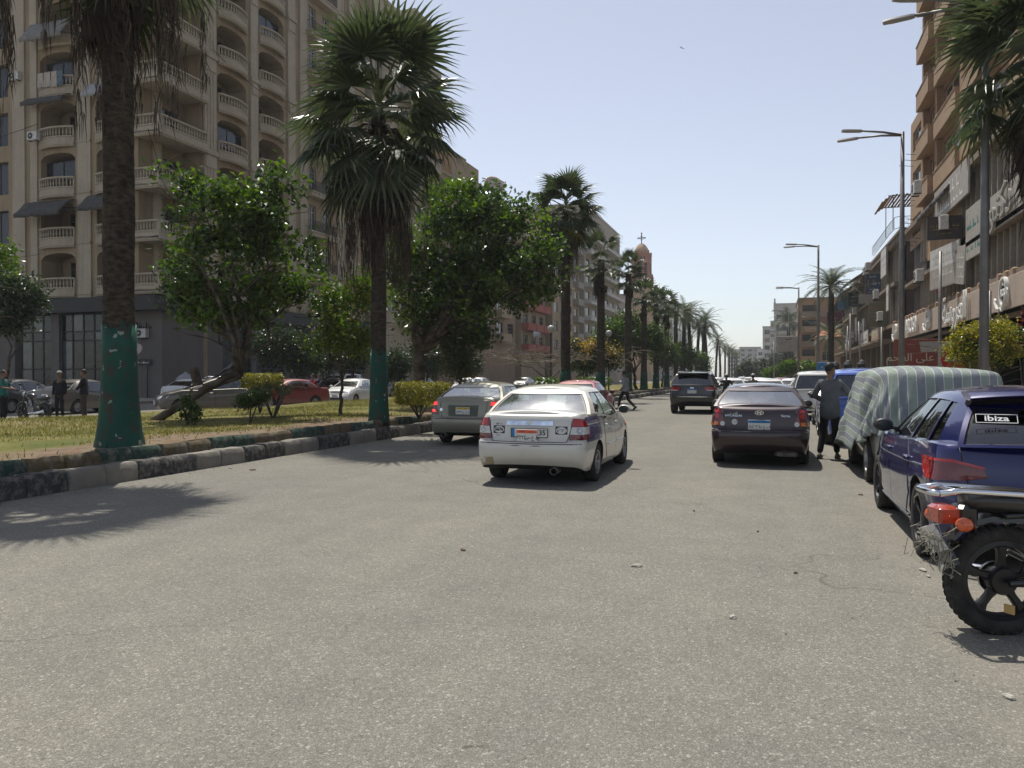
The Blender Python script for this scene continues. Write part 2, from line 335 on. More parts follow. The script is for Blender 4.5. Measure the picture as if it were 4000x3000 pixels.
# lawn: a bumpy bed rising to the kerb, with a grass cover
lawn_z = lambda x, y: .40 + .035 * math.sin(x * .9 + y * .35) + .03 * math.sin(y * .8 - x * .5)
k = MB(); xs = np.linspace(MX0 + .22, MX1 - .40, 15); ys_ = list(np.linspace(-4, 60, 65)) + list(np.linspace(66, 400, 30))
for y in ys_:
    for x in xs: k.v.append((x, y, lawn_z(x, y) if y < 130 else .4))
nx = len(xs)
for j in range(len(ys_) - 1):
    for i in range(nx - 1): a = j * nx + i; k.f.append((a, a + 1, a + nx + 1, a + nx)); k.m.append(0)
structure(k.build('lawn_bed', [LAWN], smooth=True))
rg = np.random.default_rng(5)
def grass(n, x0, x1, y0, y1, hh):
    x = rg.uniform(x0, x1, n); y = y0 + (y1 - y0) * rg.random(n) ** 1.6
    dens = np.sin(x * 1.1 + 1.3 * np.sin(y * .45)) + np.sin(y * .9 + x * .35) + .8 * np.sin(x * 2.7 - y * 1.9); keep = dens + rg.normal(0, .7, n) > -.1; keep &= (x < MX1 - 1.0 - rg.random(n) * .9) | (rg.random(n) < .06)
    x, y = x[keep], y[keep]; n = len(x); z = np.array([lawn_z(a, b) for a, b in zip(x, y)]) - .01
    h = rg.uniform(.35, 1.2, n) * hh; w = rg.uniform(.006, .013, n); a = rg.uniform(0, 6.283, n); lx, ly = rg.normal(0, .5, n) * h, rg.normal(0, .5, n) * h
    v = np.empty((n, 3, 3)); c, s = np.cos(a) * w, np.sin(a) * w
    v[:, 0] = np.stack([x - c, y - s, z], 1); v[:, 1] = np.stack([x + c, y + s, z], 1); v[:, 2] = np.stack([x + lx, y + ly, z + h], 1)
    me = bpy.data.meshes.new('grass'); me.from_pydata(v.reshape(-1, 3), [], np.arange(n * 3).reshape(-1, 3)); me.materials.append(leaf_mat('grass blades', (.075, .10, .018), (.26, .21, .06), .6, .3)); return me
o = tag(link('grass', grass(110000, MX0 + .3, MX1 - .45, 4, 48, .085)), 'short dry and green grass on the planted median', 'grass', kind='stuff')

# ------------------------------------------------------------------ facade tools
class Face:
    """a facade plane: u runs along the wall, n points out of it"""
    def __init__(s, ox, oy, deg): s.ox, s.oy, s.r = ox, oy, R(deg); s.c, s.s = math.cos(s.r), math.sin(s.r)
    def P(s, u, n, z): return (s.ox + u * s.c + n * s.s, s.oy + u * s.s - n * s.c, z)
    def put(s, name, me, parent, u, z, n=0, scale=None):
        q = parent.location; p = s.P(u, n, z); return link(name, me, parent, (p[0] - q[0], p[1] - q[1], p[2] - q[2]), s.r, scale)
    def put_top(s, name, me, u, z, n=0): return link(name, me, None, s.P(u, n, z), s.r)
def wall(mb, F, u0, u1, z0, z1, ops, depth, mi=0, off=(0, 0, 0)):
    us = sorted({u0, u1} | {c for o in ops for c in (max(u0, o[0]), min(u1, o[1]))}); zs = sorted({z0, z1} | {c for o in ops for c in (max(z0, o[2]), min(z1, o[3]))})
    P = lambda u, n, z: tuple(a - b for a, b in zip(F.P(u, n, z), off))
    for zl, zh in zip(zs, zs[1:]):
        run = None
        for ul, uh in list(zip(us, us[1:])) + [(None, None)]:
            solid = ul is not None and not any(o[0] < (ul + uh) / 2 < o[1] and o[2] < (zl + zh) / 2 < o[3] for o in ops)
            if solid and run is None: run = ul
            if not solid and run is not None:
                e = ul if ul is not None else us[-1]; mb.face(P(run, 0, zl), P(e, 0, zl), P(e, 0, zh), P(run, 0, zh), mi=mi); run = None
    for o in ops:
        a, b, c, d = o[:4]; rise = o[4] if len(o) > 4 else 0; dp = o[5] if len(o) > 5 else depth
        for p, q in (((a, c), (a, d - rise)), ((b, d - rise), (b, c)), ((b, c), (a, c))) + ((((a, d), (b, d)),) if not rise else ()):
            mb.face(P(p[0], 0, p[1]), P(q[0], 0, q[1]), P(q[0], -dp, q[1]), P(p[0], -dp, p[1]), mi=mi)
        if rise:
            n = 10; arc = [(a + (b - a) * i / n, d - rise + rise * math.sqrt(max(0, 1 - (2 * i / n - 1) ** 2))) for i in range(n + 1)]
            for (x0, y0), (x1, y1) in zip(arc, arc[1:]):
                mb.face(P(x0, 0, y0), P(x1, 0, y1), P(x1, 0, d), P(x0, 0, d), mi=mi); mb.face(P(x0, 0, y0), P(x1, 0, y1), P(x1, -dp, y1), P(x0, -dp, y0), mi=mi)
M_PANE = mat('window pane', (.016, .019, .022), .06, 0, .5, var=.3, scale=.8); M_PANEL = mat('pale pane', (.07, .08, .085), .08, 0, .7, var=.5, scale=1.2)
M_FRAME = mat('pale frame', (.42, .40, .36), .7); M_FRAMED = mat('dark frame', (.03, .03, .03), .6); M_FRAMEB = mat('brown frame', (.10, .06, .04), .7)
M_SHUT = mat('wooden shutter', (.13, .10, .07), .8, var=.3); M_IRON = mat('wrought iron', (.025, .025, .027), .6)
_wm = {}
def window_meshes(w, h, style='plain'):
    k_ = (round(w, 2), round(h, 2), style)
    if k_ in _wm: return _wm[k_]
    fm = {'plain': M_FRAME, 'dark': M_FRAMED, 'brown': M_FRAMEB, 'shop': M_FRAMED, 'door': M_FRAMEB, 'tri': M_FRAME}[style]; f = MB(); t = .06
    f.box(-w / 2, -.05, 0, -w / 2 + t, .02, h); f.box(w / 2 - t, -.05, 0, w / 2, .02, h); f.box(-w / 2 + t, -.05, 0, w / 2 - t, .02, t); f.box(-w / 2 + t, -.05, h - t, w / 2 - t, .02, h)
    if style in ('plain', 'brown', 'dark', 'door'): f.box(-.03, -.047, t, .03, .02, h - t)
    if style == 'tri': [f.box(x - .03, -.047, t, x + .03, .02, h - t) for x in (-w / 6, w / 6)]
    if style in ('brown', 'door', 'plain'): f.box(-w / 2 + t, -.043, h * .74, w / 2 - t, .018, h * .74 + .05)
    g = MB(); g.box(-w / 2 + t, -.012, t, w / 2 - t, .0, h - t)
    _wm[k_] = (f.mesh('window', [fm]), g.mesh('pane', [M_PANE])); return _wm[k_]
def window(F, b, u, z, w, h, n=-.18, style='plain'):
    f, g = window_meshes(w, h, style); o = F.put('window', f, b, u, z, n); link('pane', g, o); return o
def ac_mesh():
    k = MB(); k.cbox(-.42, -.32, 0, .42, 0, .58, .02, 0); a = [(-.12 + .21 * math.cos(t), .29 + .21 * math.sin(t)) for t in (2 * math.pi * i / 18 for i in range(18))]
    k.prism(a, lambda x, z, h: (x, -.32 - h, z), .001, .012, 1); a2 = [(-.12 + .06 * math.cos(t), .29 + .06 * math.sin(t)) for t in (2 * math.pi * i / 8 for i in range(8))]; k.prism(a2, lambda x, z, h: (x, -.332 - h, z), 0, .008, 0)
    for x in (-.3, .3): k.box(x - .02, -.34, -.05, x + .02, 0, 0, 2)
    return k.mesh('air_conditioner', [mat('appliance white', (.52, .5, .46), .6, var=.25, scale=5), M_FRAMED, M_IRON])
AC = ac_mesh()
def aircon(F, u, z, n, label, rot=0):
    o = F.put_top('air_conditioner', AC, u, z, n); tag(o, label, 'air conditioner', 'air conditioners on the facades')
    if rot: o.rotation_euler.z += R(rot)
    return o
M_DISH = mat('dish paint', (.42, .34, .30), .6)
def dish(loc, r, rot, label):
    t = thing('satellite_dish', label, 'satellite dish', loc, rot, 'roof satellite dishes')
    k = MB(); k.lathe([(.01, 0), (r * .35, .02 * r), (r * .7, .1 * r), (r, .22 * r), (r * 1.0, .24 * r), (r * .7, .13 * r), (.01, .03 * r)], 20, Matrix.Translation((0, -.15, r * 1.15)) @ Matrix.Rotation(R(62), 4, 'X')); k.build('reflector', [M_DISH], t, smooth=True)
    m = MB(); m.tube([(0, 0, 0), (0, 0, r * 1.1), (0, -.1, r * 1.15)], .03, 6); m.build('mast', [M_IRON], t); a = MB(); a.tube([(0, -.2, r * .4), (0, -r * .95, r * .75)], .015, 5); a.ball((0, -r * .95, r * .8), .05, 8, 5); a.build('feed_arm', [M_FRAME], t)

def scribble(par, x0, x1, z, h, y, m, seed=0, name='lettering'):
    """a line of writing too small to read: joined strokes of uneven height, in relief"""
    r = random.Random(int(x0 * 100 + z * 977 + seed)); k = MB(); x = x0
    while x < x1:
        w = r.uniform(.25, .9) * h; t = h * r.choice((.3, .35, .5, 1, .9)); k.box(x, y - .004, z - h / 2, x + w * .28, y, z - h / 2 + t)
        if r.random() < .75: k.box(x + w * .28, y - .003, z - h / 2, min(x1, x + w), y, z - h * .5 + h * .18)
        if r.random() < .3: k.box(x + w * .3, y - .003, z + h * .25, x + w * .5, y, z + h * .42)
        x += w + (r.uniform(.3, .8) * h if r.random() < .3 else 0)
    return k.build(name, [m], par)

# ------------------------------------------------------------------ the corner apartment house with balustrades
BEIGE = stucco('ivory render', (.31, .24, .155), .75); BEIGEL = stucco('pale trim render', (.40, .345, .265), .35); BEIGEI = stucco('loggia render', (.29, .225, .15), .3)
def baluster_mesh():
    k = MB(); k.lathe([(.06, 0), (.06, .05), (.03, .08), (.045, .14), (.072, .22), (.05, .33), (.03, .42), (.03, .46), (.06, .50), (.06, .55)], 8); return k.mesh('baluster', [BEIGEL], smooth=True)
BAL = baluster_mesh(); NB = [0]
def balcony_bow(F, b, u, z, w, proj, straight=False, bow=.35):
    """bowed parapet: moulded base, panelled fascia, balusters, handrail"""
    n = 10; arc = [(-w / 2 + w * i / n, proj + bow * (1 - (2 * i / n - 1) ** 2)) for i in range(n + 1)]
    if straight: arc = [(-w / 2 + w * i / n, proj) for i in range(n + 1)]
    full = [(-w / 2, -.05)] + arc + [(w / 2, -.05)]
    def band(mb, z0, z1, o0, o1, th=.16):
        def ring(zz, o): return [(x, -(q + o), zz) for x, q in full], [(x * (1 - th / w * 2), -(max(-.05, q + o - th)), zz) for x, q in full]
        a0, i0 = ring(z0, o0); a1, i1 = ring(z1, o1); m = len(a0)
        for i in range(m - 1):
            mb.face(a0[i], a0[i + 1], a1[i + 1], a1[i]); mb.face(i0[i + 1], i0[i], i1[i], i1[i + 1]); mb.face(a1[i], a1[i + 1], i1[i + 1], i1[i]); mb.face(a0[i + 1], a0[i], i0[i], i0[i + 1])
    k = MB(); k.prism([(x, q - .03) for x, q in full], lambda x, q, h: (x, -q, h), -.14, .05)
    band(k, -.28, -.17, -.02, .04, .14); band(k, -.17, -.10, .07, .07); band(k, -.10, .33, .0, .0); band(k, .33, .40, .05, .05); band(k, .95, 1.06, .05, .05, .2)
    for x0, x1 in ((-w * .42, -w * .08), (w * .08, w * .42)):          # raised panels on the fascia
        pts = [x0 + (x1 - x0) * i / 4 for i in range(5)]; y = lambda x: proj + (0 if straight else bow * (1 - (2 * x / w) ** 2)) + .02
        for a, c in zip(pts, pts[1:]): k.face((a, -y(a), .0), (c, -y(c), .0), (c, -y(c), .24), (a, -y(a), .24))
    for a in (0, n): x, q = arc[a]; k.box(x - .1 if a else x, -(q + .0), .40, x if a else x + .1, -(q - .2), .95)
    key = ('bow', round(w, 2), proj, straight, bow)
    if key not in _wm: _wm[key] = k.mesh('balcony', [BEIGEL], sharp=45)
    o = F.put('balcony', _wm[key], b, u, z, 0); cnt = int(w / .24); sing = MB()
    for i in range(1, cnt):
        x = -w / 2 + w * i / cnt; q = proj + (0 if straight else bow * (1 - (2 * x / w) ** 2)) - .08
        if NB[0] < 300: NB[0] += 1; link('baluster', BAL, o, (x, -q, .40))
        else: sing.lathe([(.06, 0), (.06, .05), (.03, .08), (.072, .22), (.03, .42), (.06, .50), (.06, .55)], 6, Matrix.Translation((x, -q, .40)))
    if sing.v: stuff(sing.build('baluster', [BEIGEL], o, smooth=True))
    return o
AP = thing('apartment_building', 'tall ivory corner apartment block with balustraded balconies and glazed shop below', 'building', (-37, 40.4, 0))
off = tuple(AP.location); LF = Face(-59, 40.4, 0); SF = Face(-37, 40.4, 90); FL = [7.0 + 3.33 * i for i in range(9)]; TOP = 38.0
core = MB(); core.box(-22, 1.7, 0, -1.6, 26.6, TOP, 0); core.box(-22, .9, 0, -4.5, 1.7, 7.0, 1); core.build('core_wall', [BEIGEI, mat('shop interior', (.05, .048, .045), .9)], AP)
w = MB(); ops = []
bays = [(12.2, 15.2), (17.0, 19.4)]                                    # u on the left face (X = u - 59)
for z in FL:
    ops.append((7.2, 9.3, z + .3, z + 2.55, 0, .5))
    for a, c in bays: ops.append((a, c, z + .1, z + 2.75, .42, 1.6))
wall(w, LF, -2, 20.0, 6.6, TOP, ops, 1.6, 0, off)
ops2 = []
for z in FL:
    for a, c in ((5.6, 8.8), (10.3, 13.5)): ops2.append((a, c, z + .1, z + 2.75, .5, 1.55))
    for a, c in ((17.1, 18.15), (19.2, 20.25)): ops2.append((a, c, z + .15, z + 2.3, 0, .25))
wall(w, SF, 4.1, 26.6, 6.6, TOP, ops2, 1.5, 0, off)
w.box(-2.0, 0, 6.9, -1.6, 1.7, TOP); w.box(-1.7, 4.1, 0.0, 0.0, 4.5, TOP)   # returns beside the corner loggia
w.build('wall', [BEIGE], AP)
tr = MB()                                                               # pilasters, mouldings
P_ = lambda F: (lambda a, b_, c, d, e, f: tr.add([tuple(p - q for p, q in zip(F.P(*x), off)) for x in ((a, c, b_), (d, c, b_), (d, f, b_), (a, f, b_), (a, c, e), (d, c, e), (d, f, e), (a, f, e))], [(0, 3, 2, 1), (4, 5, 6, 7), (0, 1, 5, 4), (1, 2, 6, 5), (2, 3, 7, 6), (3, 0, 4, 7)]))
pl, ps = P_(LF), P_(SF)
for a, c in ((9.8, 10.9), (11.4, 12.0), (15.5, 16.6)): pl(a, 6.7, 0, c, TOP, .12)
for a, c in ((4.15, 5.3), (9.15, 10.0), (13.9, 14.9), (15.6, 16.6), (21.4, 22.5), (23.4, 24.5)): ps(a, 6.7, 0, c, TOP, .16); 
for a in (4.4, 4.68, 4.96, 22.0, 22.25): ps(a, 6.7, .16, a + .13, TOP, .2)
for z in FL[1::2]:
    for a, c in ((4.05, 5.4), (9.1, 10.1), (13.8, 15.0), (21.3, 22.6)): ps(a, z - .2, .0, c, z + .12, .27); ps(a + .15, z - 1.1, 0, c - .15, z - .35, .23)
for z in FL: ps(25.0, z - .1, 0, 26.5, z + .02, .05); pl(15.5, z - .1, 0, 16.6, z, .17)
tr.build('pilaster', [BEIGEL], AP)
win_o = []
for i, z in enumerate(FL):
    for a, c in bays:
        balcony_bow(LF, AP, (a + c) / 2, z, c - a, .12, bow=.3); window(LF, AP, (a + c) / 2 + .2, z + .15, 1.7, 2.2, -1.62, 'door')
    window(LF, AP, 8.25, z + .3, 2.0, 2.2, -.3, 'dark')
    for a, c in ((5.6, 8.8), (10.3, 13.5)):
        balcony_bow(SF, AP, (a + c) / 2, z, c - a, .15, bow=.42); window(SF, AP, (a + c) / 2, z + .15, 1.6, 2.2, -1.56, 'door')
    for a in (17.62, 19.72): window(SF, AP, a, z + .15, 1.02, 2.12, -.2, 'plain')
    for a, c in ((5.6, 8.8), (10.3, 13.5)):
        if (i * 5 + int(a)) % 4 == 0: window(SF, AP, (a + c) / 2, z + 1.0, c - a - .1, 1.35, -.5, 'dark')
    if i in (2, 4): window(LF, AP, 13.7, z + 1.0, 2.9, 1.3, -.5, 'dark')
    # iron railed sill balcony over the paired windows
    if 'irb' not in _wm:
        k = MB(); k.box(-2.1, -.62, -.42, 2.1, .02, -.1); k.box(-2.2, -.7, -.1, 2.2, .02, .02); k.box(-1.7, -.64, -.34, -.15, -.62, -.18); k.box(.15, -.64, -.34, 1.7, -.62, -.18); _wm['irb'] = k.mesh('sill_balcony', [BEIGEL])
        k = MB(); k.box(-1.95, -.56, .88, 1.95, -.52, .92); k.box(-1.95, -.56, .1, 1.95, -.52, .13); [k.box(-1.95 + .13 * j - .009, -.555, .02, -1.95 + .13 * j + .009, -.53, .88) for j in range(31)]
        [k.box(x, -.55, .02, x + .03, 0, .05) or k.box(x, -.55, .88, x + .03, 0, .91) for x in (-1.95, 1.92)]; [k.tube([(-1.5 + .75 * j + .16 * math.cos(t), -.545, .5 + .28 * math.sin(t)) for t in (2 * math.pi * q / 12 for q in range(13))], .012, 4) for j in range(5)]; _wm['irr'] = k.mesh('railing', [M_IRON])
    o = SF.put('sill_balcony', _wm['irb'], AP, 18.67, z, 0); link('railing', _wm['irr'], o)
    # corner balcony: straight runs on both streets
    sl = MB(); sl.box(-2.6, -.5, -.16, .55, 4.0, .04)
    if 'csl' not in _wm: _wm['csl'] = sl.mesh('corner_slab', [BEIGEL])
    link('corner_slab', _wm['csl'], AP, (0, 0, z)); balcony_bow(LF, AP, 21.0, z, 2.9, .5, True); balcony_bow(SF, AP, 1.9, z, 4.3, .5, True)
    window(Face(-38.6, 40.4, 90), AP, 2.6, z + .05, 1.7, 2.3, .04, 'door'); window(LF, AP, 20.2 - .9, z + .1, .8, 2.2, -1.66, 'door')
k = MB(); k.lathe([(.42, 7), (.42, 7.3), (.34, 7.5), (.32, TOP)], 18, Matrix.Translation((-1.55, 1.55, 0))); k.build('column', [BEIGEL], AP, smooth=True)
k = MB(); k.box(-22.5, -.9, TOP, .9, 27, TOP + .6); k.box(-22, -.5, TOP - .7, .5, 26.6, TOP); k.build('cornice', [BEIGEL], AP)
sh = MB(); sh.box(-20, -.75, 5.7, .35, .9, 6.62, 0); sh.box(-.1, .9, 5.7, .35, 26.6, 6.62, 0); sh.build('shop_canopy', [mat('canopy black', (.012, .012, .012), .5)], AP)
gl = MB()
def glaze(F, u0, u1, z0, z1, nu, zs, n, inside=False):
    """shop glazing: dark mullion grid, each light a pane of its own"""
    for i in range(nu + 1): u = u0 + (u1 - u0) * i / nu; gl.add([tuple(p - q for p, q in zip(F.P(*x), off)) for x in ((u - .05, n + .05, z0), (u + .05, n + .05, z0), (u + .05, n - .05, z0), (u - .05, n - .05, z0), (u - .05, n + .05, z1), (u + .05, n + .05, z1), (u + .05, n - .05, z1), (u - .05, n - .05, z1))], [(0, 1, 5, 4), (1, 2, 6, 5), (2, 3, 7, 6), (3, 0, 4, 7)])
    for z in (z0,) + tuple(zs) + (z1,): gl.add([tuple(p - q for p, q in zip(F.P(*x), off)) for x in ((u0, n + .045, z - .05), (u1, n + .045, z - .05), (u1, n - .045, z - .05), (u0, n - .045, z - .05), (u0, n + .045, z + .05), (u1, n + .045, z + .05), (u1, n - .045, z + .05), (u0, n - .045, z + .05))], [(0, 3, 2, 1), (4, 5, 6, 7), (0, 1, 5, 4), (2, 3, 7, 6)])
    lv = [z0] + list(zs) + [z1]; w_ = (u1 - u0) / nu - .1
    for i in range(nu):
        for a, c in zip(lv, lv[1:]):
            kk = ('pn', round(w_, 2), round(c - a, 2), (i * 3 + int(a * 2)) % 4 == 0)
            if kk not in _wm: q = MB(); q.box(-w_ / 2, -.01, .05, w_ / 2, .01, c - a - .05); _wm[kk] = q.mesh('shop_pane', [M_PANEL if kk[3] else M_PANE])
            F.put('shop_pane', _wm[kk], AP, u0 + (u1 - u0) * (i + .5) / nu, a, n)
glaze(LF, 10.1, 13.0, .3, 5.7, 3, (2.0, 3.9, 4.5), -.3); glaze(LF, 13.7, 18.3, .3, 5.7, 5, (2.0, 3.9, 4.5), -.3); glaze(SF, 6.2, 9.4, .3, 5.7, 3, (2.1, 4.2), -.2); glaze(SF, 9.9, 13.6, .3, 5.7, 4, (2.1, 4.2), -.2); glaze(SF, 14.2, 20.6, .3, 5.7, 6, (2.1, 4.2), -.2); glaze(SF, 21.2, 26, .3, 5.7, 4, (2.1, 4.2), -.2)
gl.build('shop_mullion', [M_FRAMED], AP)
SHR = stucco('shop render', (.15, .137, .125), .35)
for q in ((-9.0, .0, 0, -8.3, .9, 5.7), (-4.2, .25, 0, -1.62, .9, 5.7), (-1.6, .25, 0, -.02, 6.1, 5.7), (-2.2, 9.4, 0, .0, 9.9, 5.7), (-2.2, 13.6, 0, 0, 14.2, 5.7), (-2.2, 20.6, 0, 0, 21.2, 5.7), (-22, -.02, 0, -12.2, .9, 5.7)): pr = MB(); pr.box(*q); pr.build('shop_pier', [SHR], AP)
# pr.box(-4.2, .25, 0, -.02, .9, 5.7); pr.box(-1.6, .9, 0, -.02, 6.1, 5.7); pr.box(-2.2, 9.4, 0, .0, 9.9, 5.7); pr.box(-2.2, 13.6, 0, 0, 14.2, 5.7); pr.box(-2.2, 20.6, 0, 0, 21.2, 5.7); pr.box(-22, -.02, 0, -12.2, .9, 5.7); pr.build('shop_wall', [stucco('shop render', (.30, .28, .26), .3)], AP)
# things hung on the corner house
M_CANV = mat('grey canvas', (.20, .19, .175), .9, var=.25, scale=2.5); M_CANVD = mat('dark canvas', (.075, .07, .068), .9, var=.3, scale=3)
def awning(F, u, z, w, drop, proj, m, label, sag=.1, group='canvas awnings on the corner house'):
    rings = []; n = 10
    for j in range(7):
        t = j / 6; rings.append([Vector((-w / 2 + w * i / n, -(.05 + proj * t + .05 * math.sin(i * 1.9 + j)), -drop * t ** 1.5 - sag * math.sin(math.pi * t) * .3 + .03 * math.sin(i * 2.3 + j))) for i in range(n + 1)])
    rings.append([p + Vector((0, .02, -.25 - .04 * (i % 2))) for i, p in enumerate(rings[-1])])
    k = MB(); k.loft(rings, False, False)
    b = MB(); [b.tube([(x, 0, -drop * .8), (x, -proj, -drop)], .02, 5) for x in (-w / 2 + .05, w / 2 - .05)]
    me = k.mesh('awning', [m], smooth=True); me.transform(Matrix()); o = F.put_top('awning', me, u, z, 0); tag(o, label, 'awning', group); md = o.modifiers.new('thick', 'SOLIDIFY'); md.thickness = .02
    b.build('arm', [M_IRON], o); return o
awning(LF, 13.3, FL[1] + 2.9, 3.9, 1.0, 1.3, M_CANVD, 'dark canvas awning over the second row of balconies, nearer the shop doors', .1)
awning(LF, 18.2, FL[1] + 3.0, 3.0, 1.0, 1.3, M_CANVD, 'dark canvas awning half hidden by the thick palm trunk, low on the house')
awning(LF, 13.6, FL[5] + 1.5, 3.6, 1.4, 1.2, M_CANV, 'grey rounded awning high behind the hanging dead fronds', .3)
awning(LF, 18.4, FL[5] + 1.9, 2.9, 1.4, 1.2, M_CANV, 'grey awning beside the palm trunk, below the hanging fronds', .3)
awning(LF, 18.3, FL[3] + 3.6, 3.0, .9, 1.0, mat('pale canvas', (.33, .33, .34), .9), 'pale tilted awning above a balcony left of the palm trunk')
awning(LF, 13.4, FL[6] + 2.6, 3.6, 1.3, 1.3, M_CANVD, 'topmost dark awning, behind the frond tips', .3)
awning(LF, 13.3, FL[3] + 3.2, 3.6, .5, .9, M_CANVD, 'torn dark awning hanging from its bent frame on the middle balcony')
aircon(LF, 12.3, FL[3] + .2, .45, 'air conditioner on the balcony corner under the torn awning')
for q, (F_, u_, z_, n_, l_) in enumerate([(SF, 12.9, FL[5] + .5, -1.2, 'air conditioner in an upper shaded arched loggia by the palm'), (SF, 12.9, FL[4] + .5, -1.2, 'air conditioner in the arched loggia one storey under another'), (SF, 12.9, FL[2] + .5, -1.2, 'air conditioner deep in the arched loggia above the leafy tree'), (LF, 13.0, FL[2] + .9, -1.2, 'air conditioner inside the arch with a moulded surround'), (LF, 20.6, 4.0, -.2, 'air conditioner on the grey shop wall above a small dish')]): aircon(F_, u_, z_, n_, l_)
for q, (F_, u_, z_, n_, l_) in enumerate([(SF, 6.3, FL[3] + .6, -1.2, 'air conditioner at the inner edge of a bowed loggia, fourth row'), (SF, 6.3, FL[6] + .6, -1.2, 'air conditioner high in a bowed loggia of the first bay'), (SF, 15.2, FL[1] + 1.4, .18, 'air conditioner on the pilaster above the leafy tree'), (SF, 23.0, FL[2] + 1.3, .02, 'air conditioner on the plain wall beside the paired windows'), (LF, 10.3, FL[4] + 1.2, .12, 'air conditioner on the far left pilaster')]): aircon(F_, u_, z_, n_, l_)
for a_, b_, s_, l_ in ((LF.P(-1, .4, 17.2), LF.P(12.6, .5, 18.3), .35, 'black cable sagging across the left end of the ivory house'), (LF.P(12.0, .3, 13.2), LF.P(16.6, .3, 12.6), .2, 'thin cable slung between two bays of the ivory house'), (SF.P(4.6, .35, 24), SF.P(14.4, .35, 22.6), .3, 'thin cable draped over the pilasters facing the road')):
    k = MB(); a_, b_ = Vector(a_), Vector(b_); k.tube([a_.lerp(b_, i / 10) - Vector((0, 0, s_ * math.sin(math.pi * i / 10))) for i in range(11)], .022, 4); tag(k.build('cable', [M_IRON]), l_, 'cable')
SG = thing('wall_sign', 'dark Arabic lettering on the grey shop wall by the palm trunk', 'sign', LF.P(20.3, -.22, 4.75)); link('lettering', text_mesh(arab('خليفات'), .62, .02, M_INK), SG, (0, -.02, 0), (R(90), 0, 0))
SG = thing('street_sign', 'black street name plate under the round dish on the shop corner', 'sign', LF.P(20.5, -.1, 2.45)); k = MB(); k.cbox(-.75, -.03, -.17, .75, .03, .17, .01); k.build('board', [M_FRAMED], SG); scribble(SG, -.6, .6, 0, .16, -.034, M_WINK); k = MB(); k.tube([(.45, 0, -2.3), (.45, 0, -.17)], .04, 6); k.build('post', [M_IRON], SG)
dish((-38.0, 39.6, 2.7), .42, .4, 'dark round dish on a post beside the grey shop wall')
# ------------------------------------------------------------------ the other buildings of the street
def parapet_mesh(w, proj, h=.95, style='panel', m=None):
    key = ('par', round(w, 2), proj, h, style, m.name)
    if key in _wm: return _wm[key]
    k = MB(); k.box(-w / 2, -proj, -.14, w / 2, .0, .0)
    if style == 'panel': k.box(-w / 2, -proj, 0, w / 2, -proj + .1, h); k.box(-w / 2, -proj + .1, 0, -w / 2 + .1, 0, h); k.box(w / 2 - .1, -proj + .1, 0, w / 2, 0, h); k.box(-w / 2 - .04, -proj - .04, h, w / 2 + .04, -proj + .14, h + .07)
    if style == 'band': k.box(-w / 2, -proj, 0, w / 2, -proj + .1, h * .55); k.box(-w / 2, -proj + .03, h * .68, w / 2, -proj + .08, h * .76); k.box(-w / 2, -proj + .03, h * .92, w / 2, -proj + .08, h); [k.box(x - .03, -proj + .03, h * .55, x + .03, -proj + .07, h) for x in np.linspace(-w / 2 + .05, w / 2 - .05, max(2, int(w / 1.2)))]; k.box(-w / 2, -proj + .1, 0, -w / 2 + .08, 0, h * .8); k.box(w / 2 - .08, -proj + .1, 0, w / 2, 0, h * .8)
    if style == 'rail': k.box(-w / 2, -proj, h - .05, w / 2, -proj + .05, h, 1); k.box(-w / 2, -proj, .06, w / 2, -proj + .04, .1, 1); [k.box(x - .012, -proj + .01, .1, x + .012, -proj + .035, h - .05, 1) for x in np.arange(-w / 2 + .06, w / 2, .14)]
    if style == 'round':
        n = 8; a = [(-w / 2 + w * i / n, -proj - .4 * (1 - (2 * i / n - 1) ** 2)) for i in range(n + 1)]
        k.prism([(-w / 2, 0)] + a + [(w / 2, 0)], lambda x, y, z: (x, y, z), -.2, 0); k.loft([[(x, y, z) for x, y in [(-w / 2, 0)] + a + [(w / 2, 0)]] for z in (0, h * .9)], False, False); k.loft([[(x * o, y - (o - 1) * 2, z) for x, y in [(-w / 2, 0)] + a + [(w / 2, 0)]] for z, o in ((h * .9, 1.03), (h, 1.03), (h, .96), (0, .96))], False, False)
    _wm[key] = k.mesh('balcony', [m, M_IRON], sharp=30); return _wm[key]
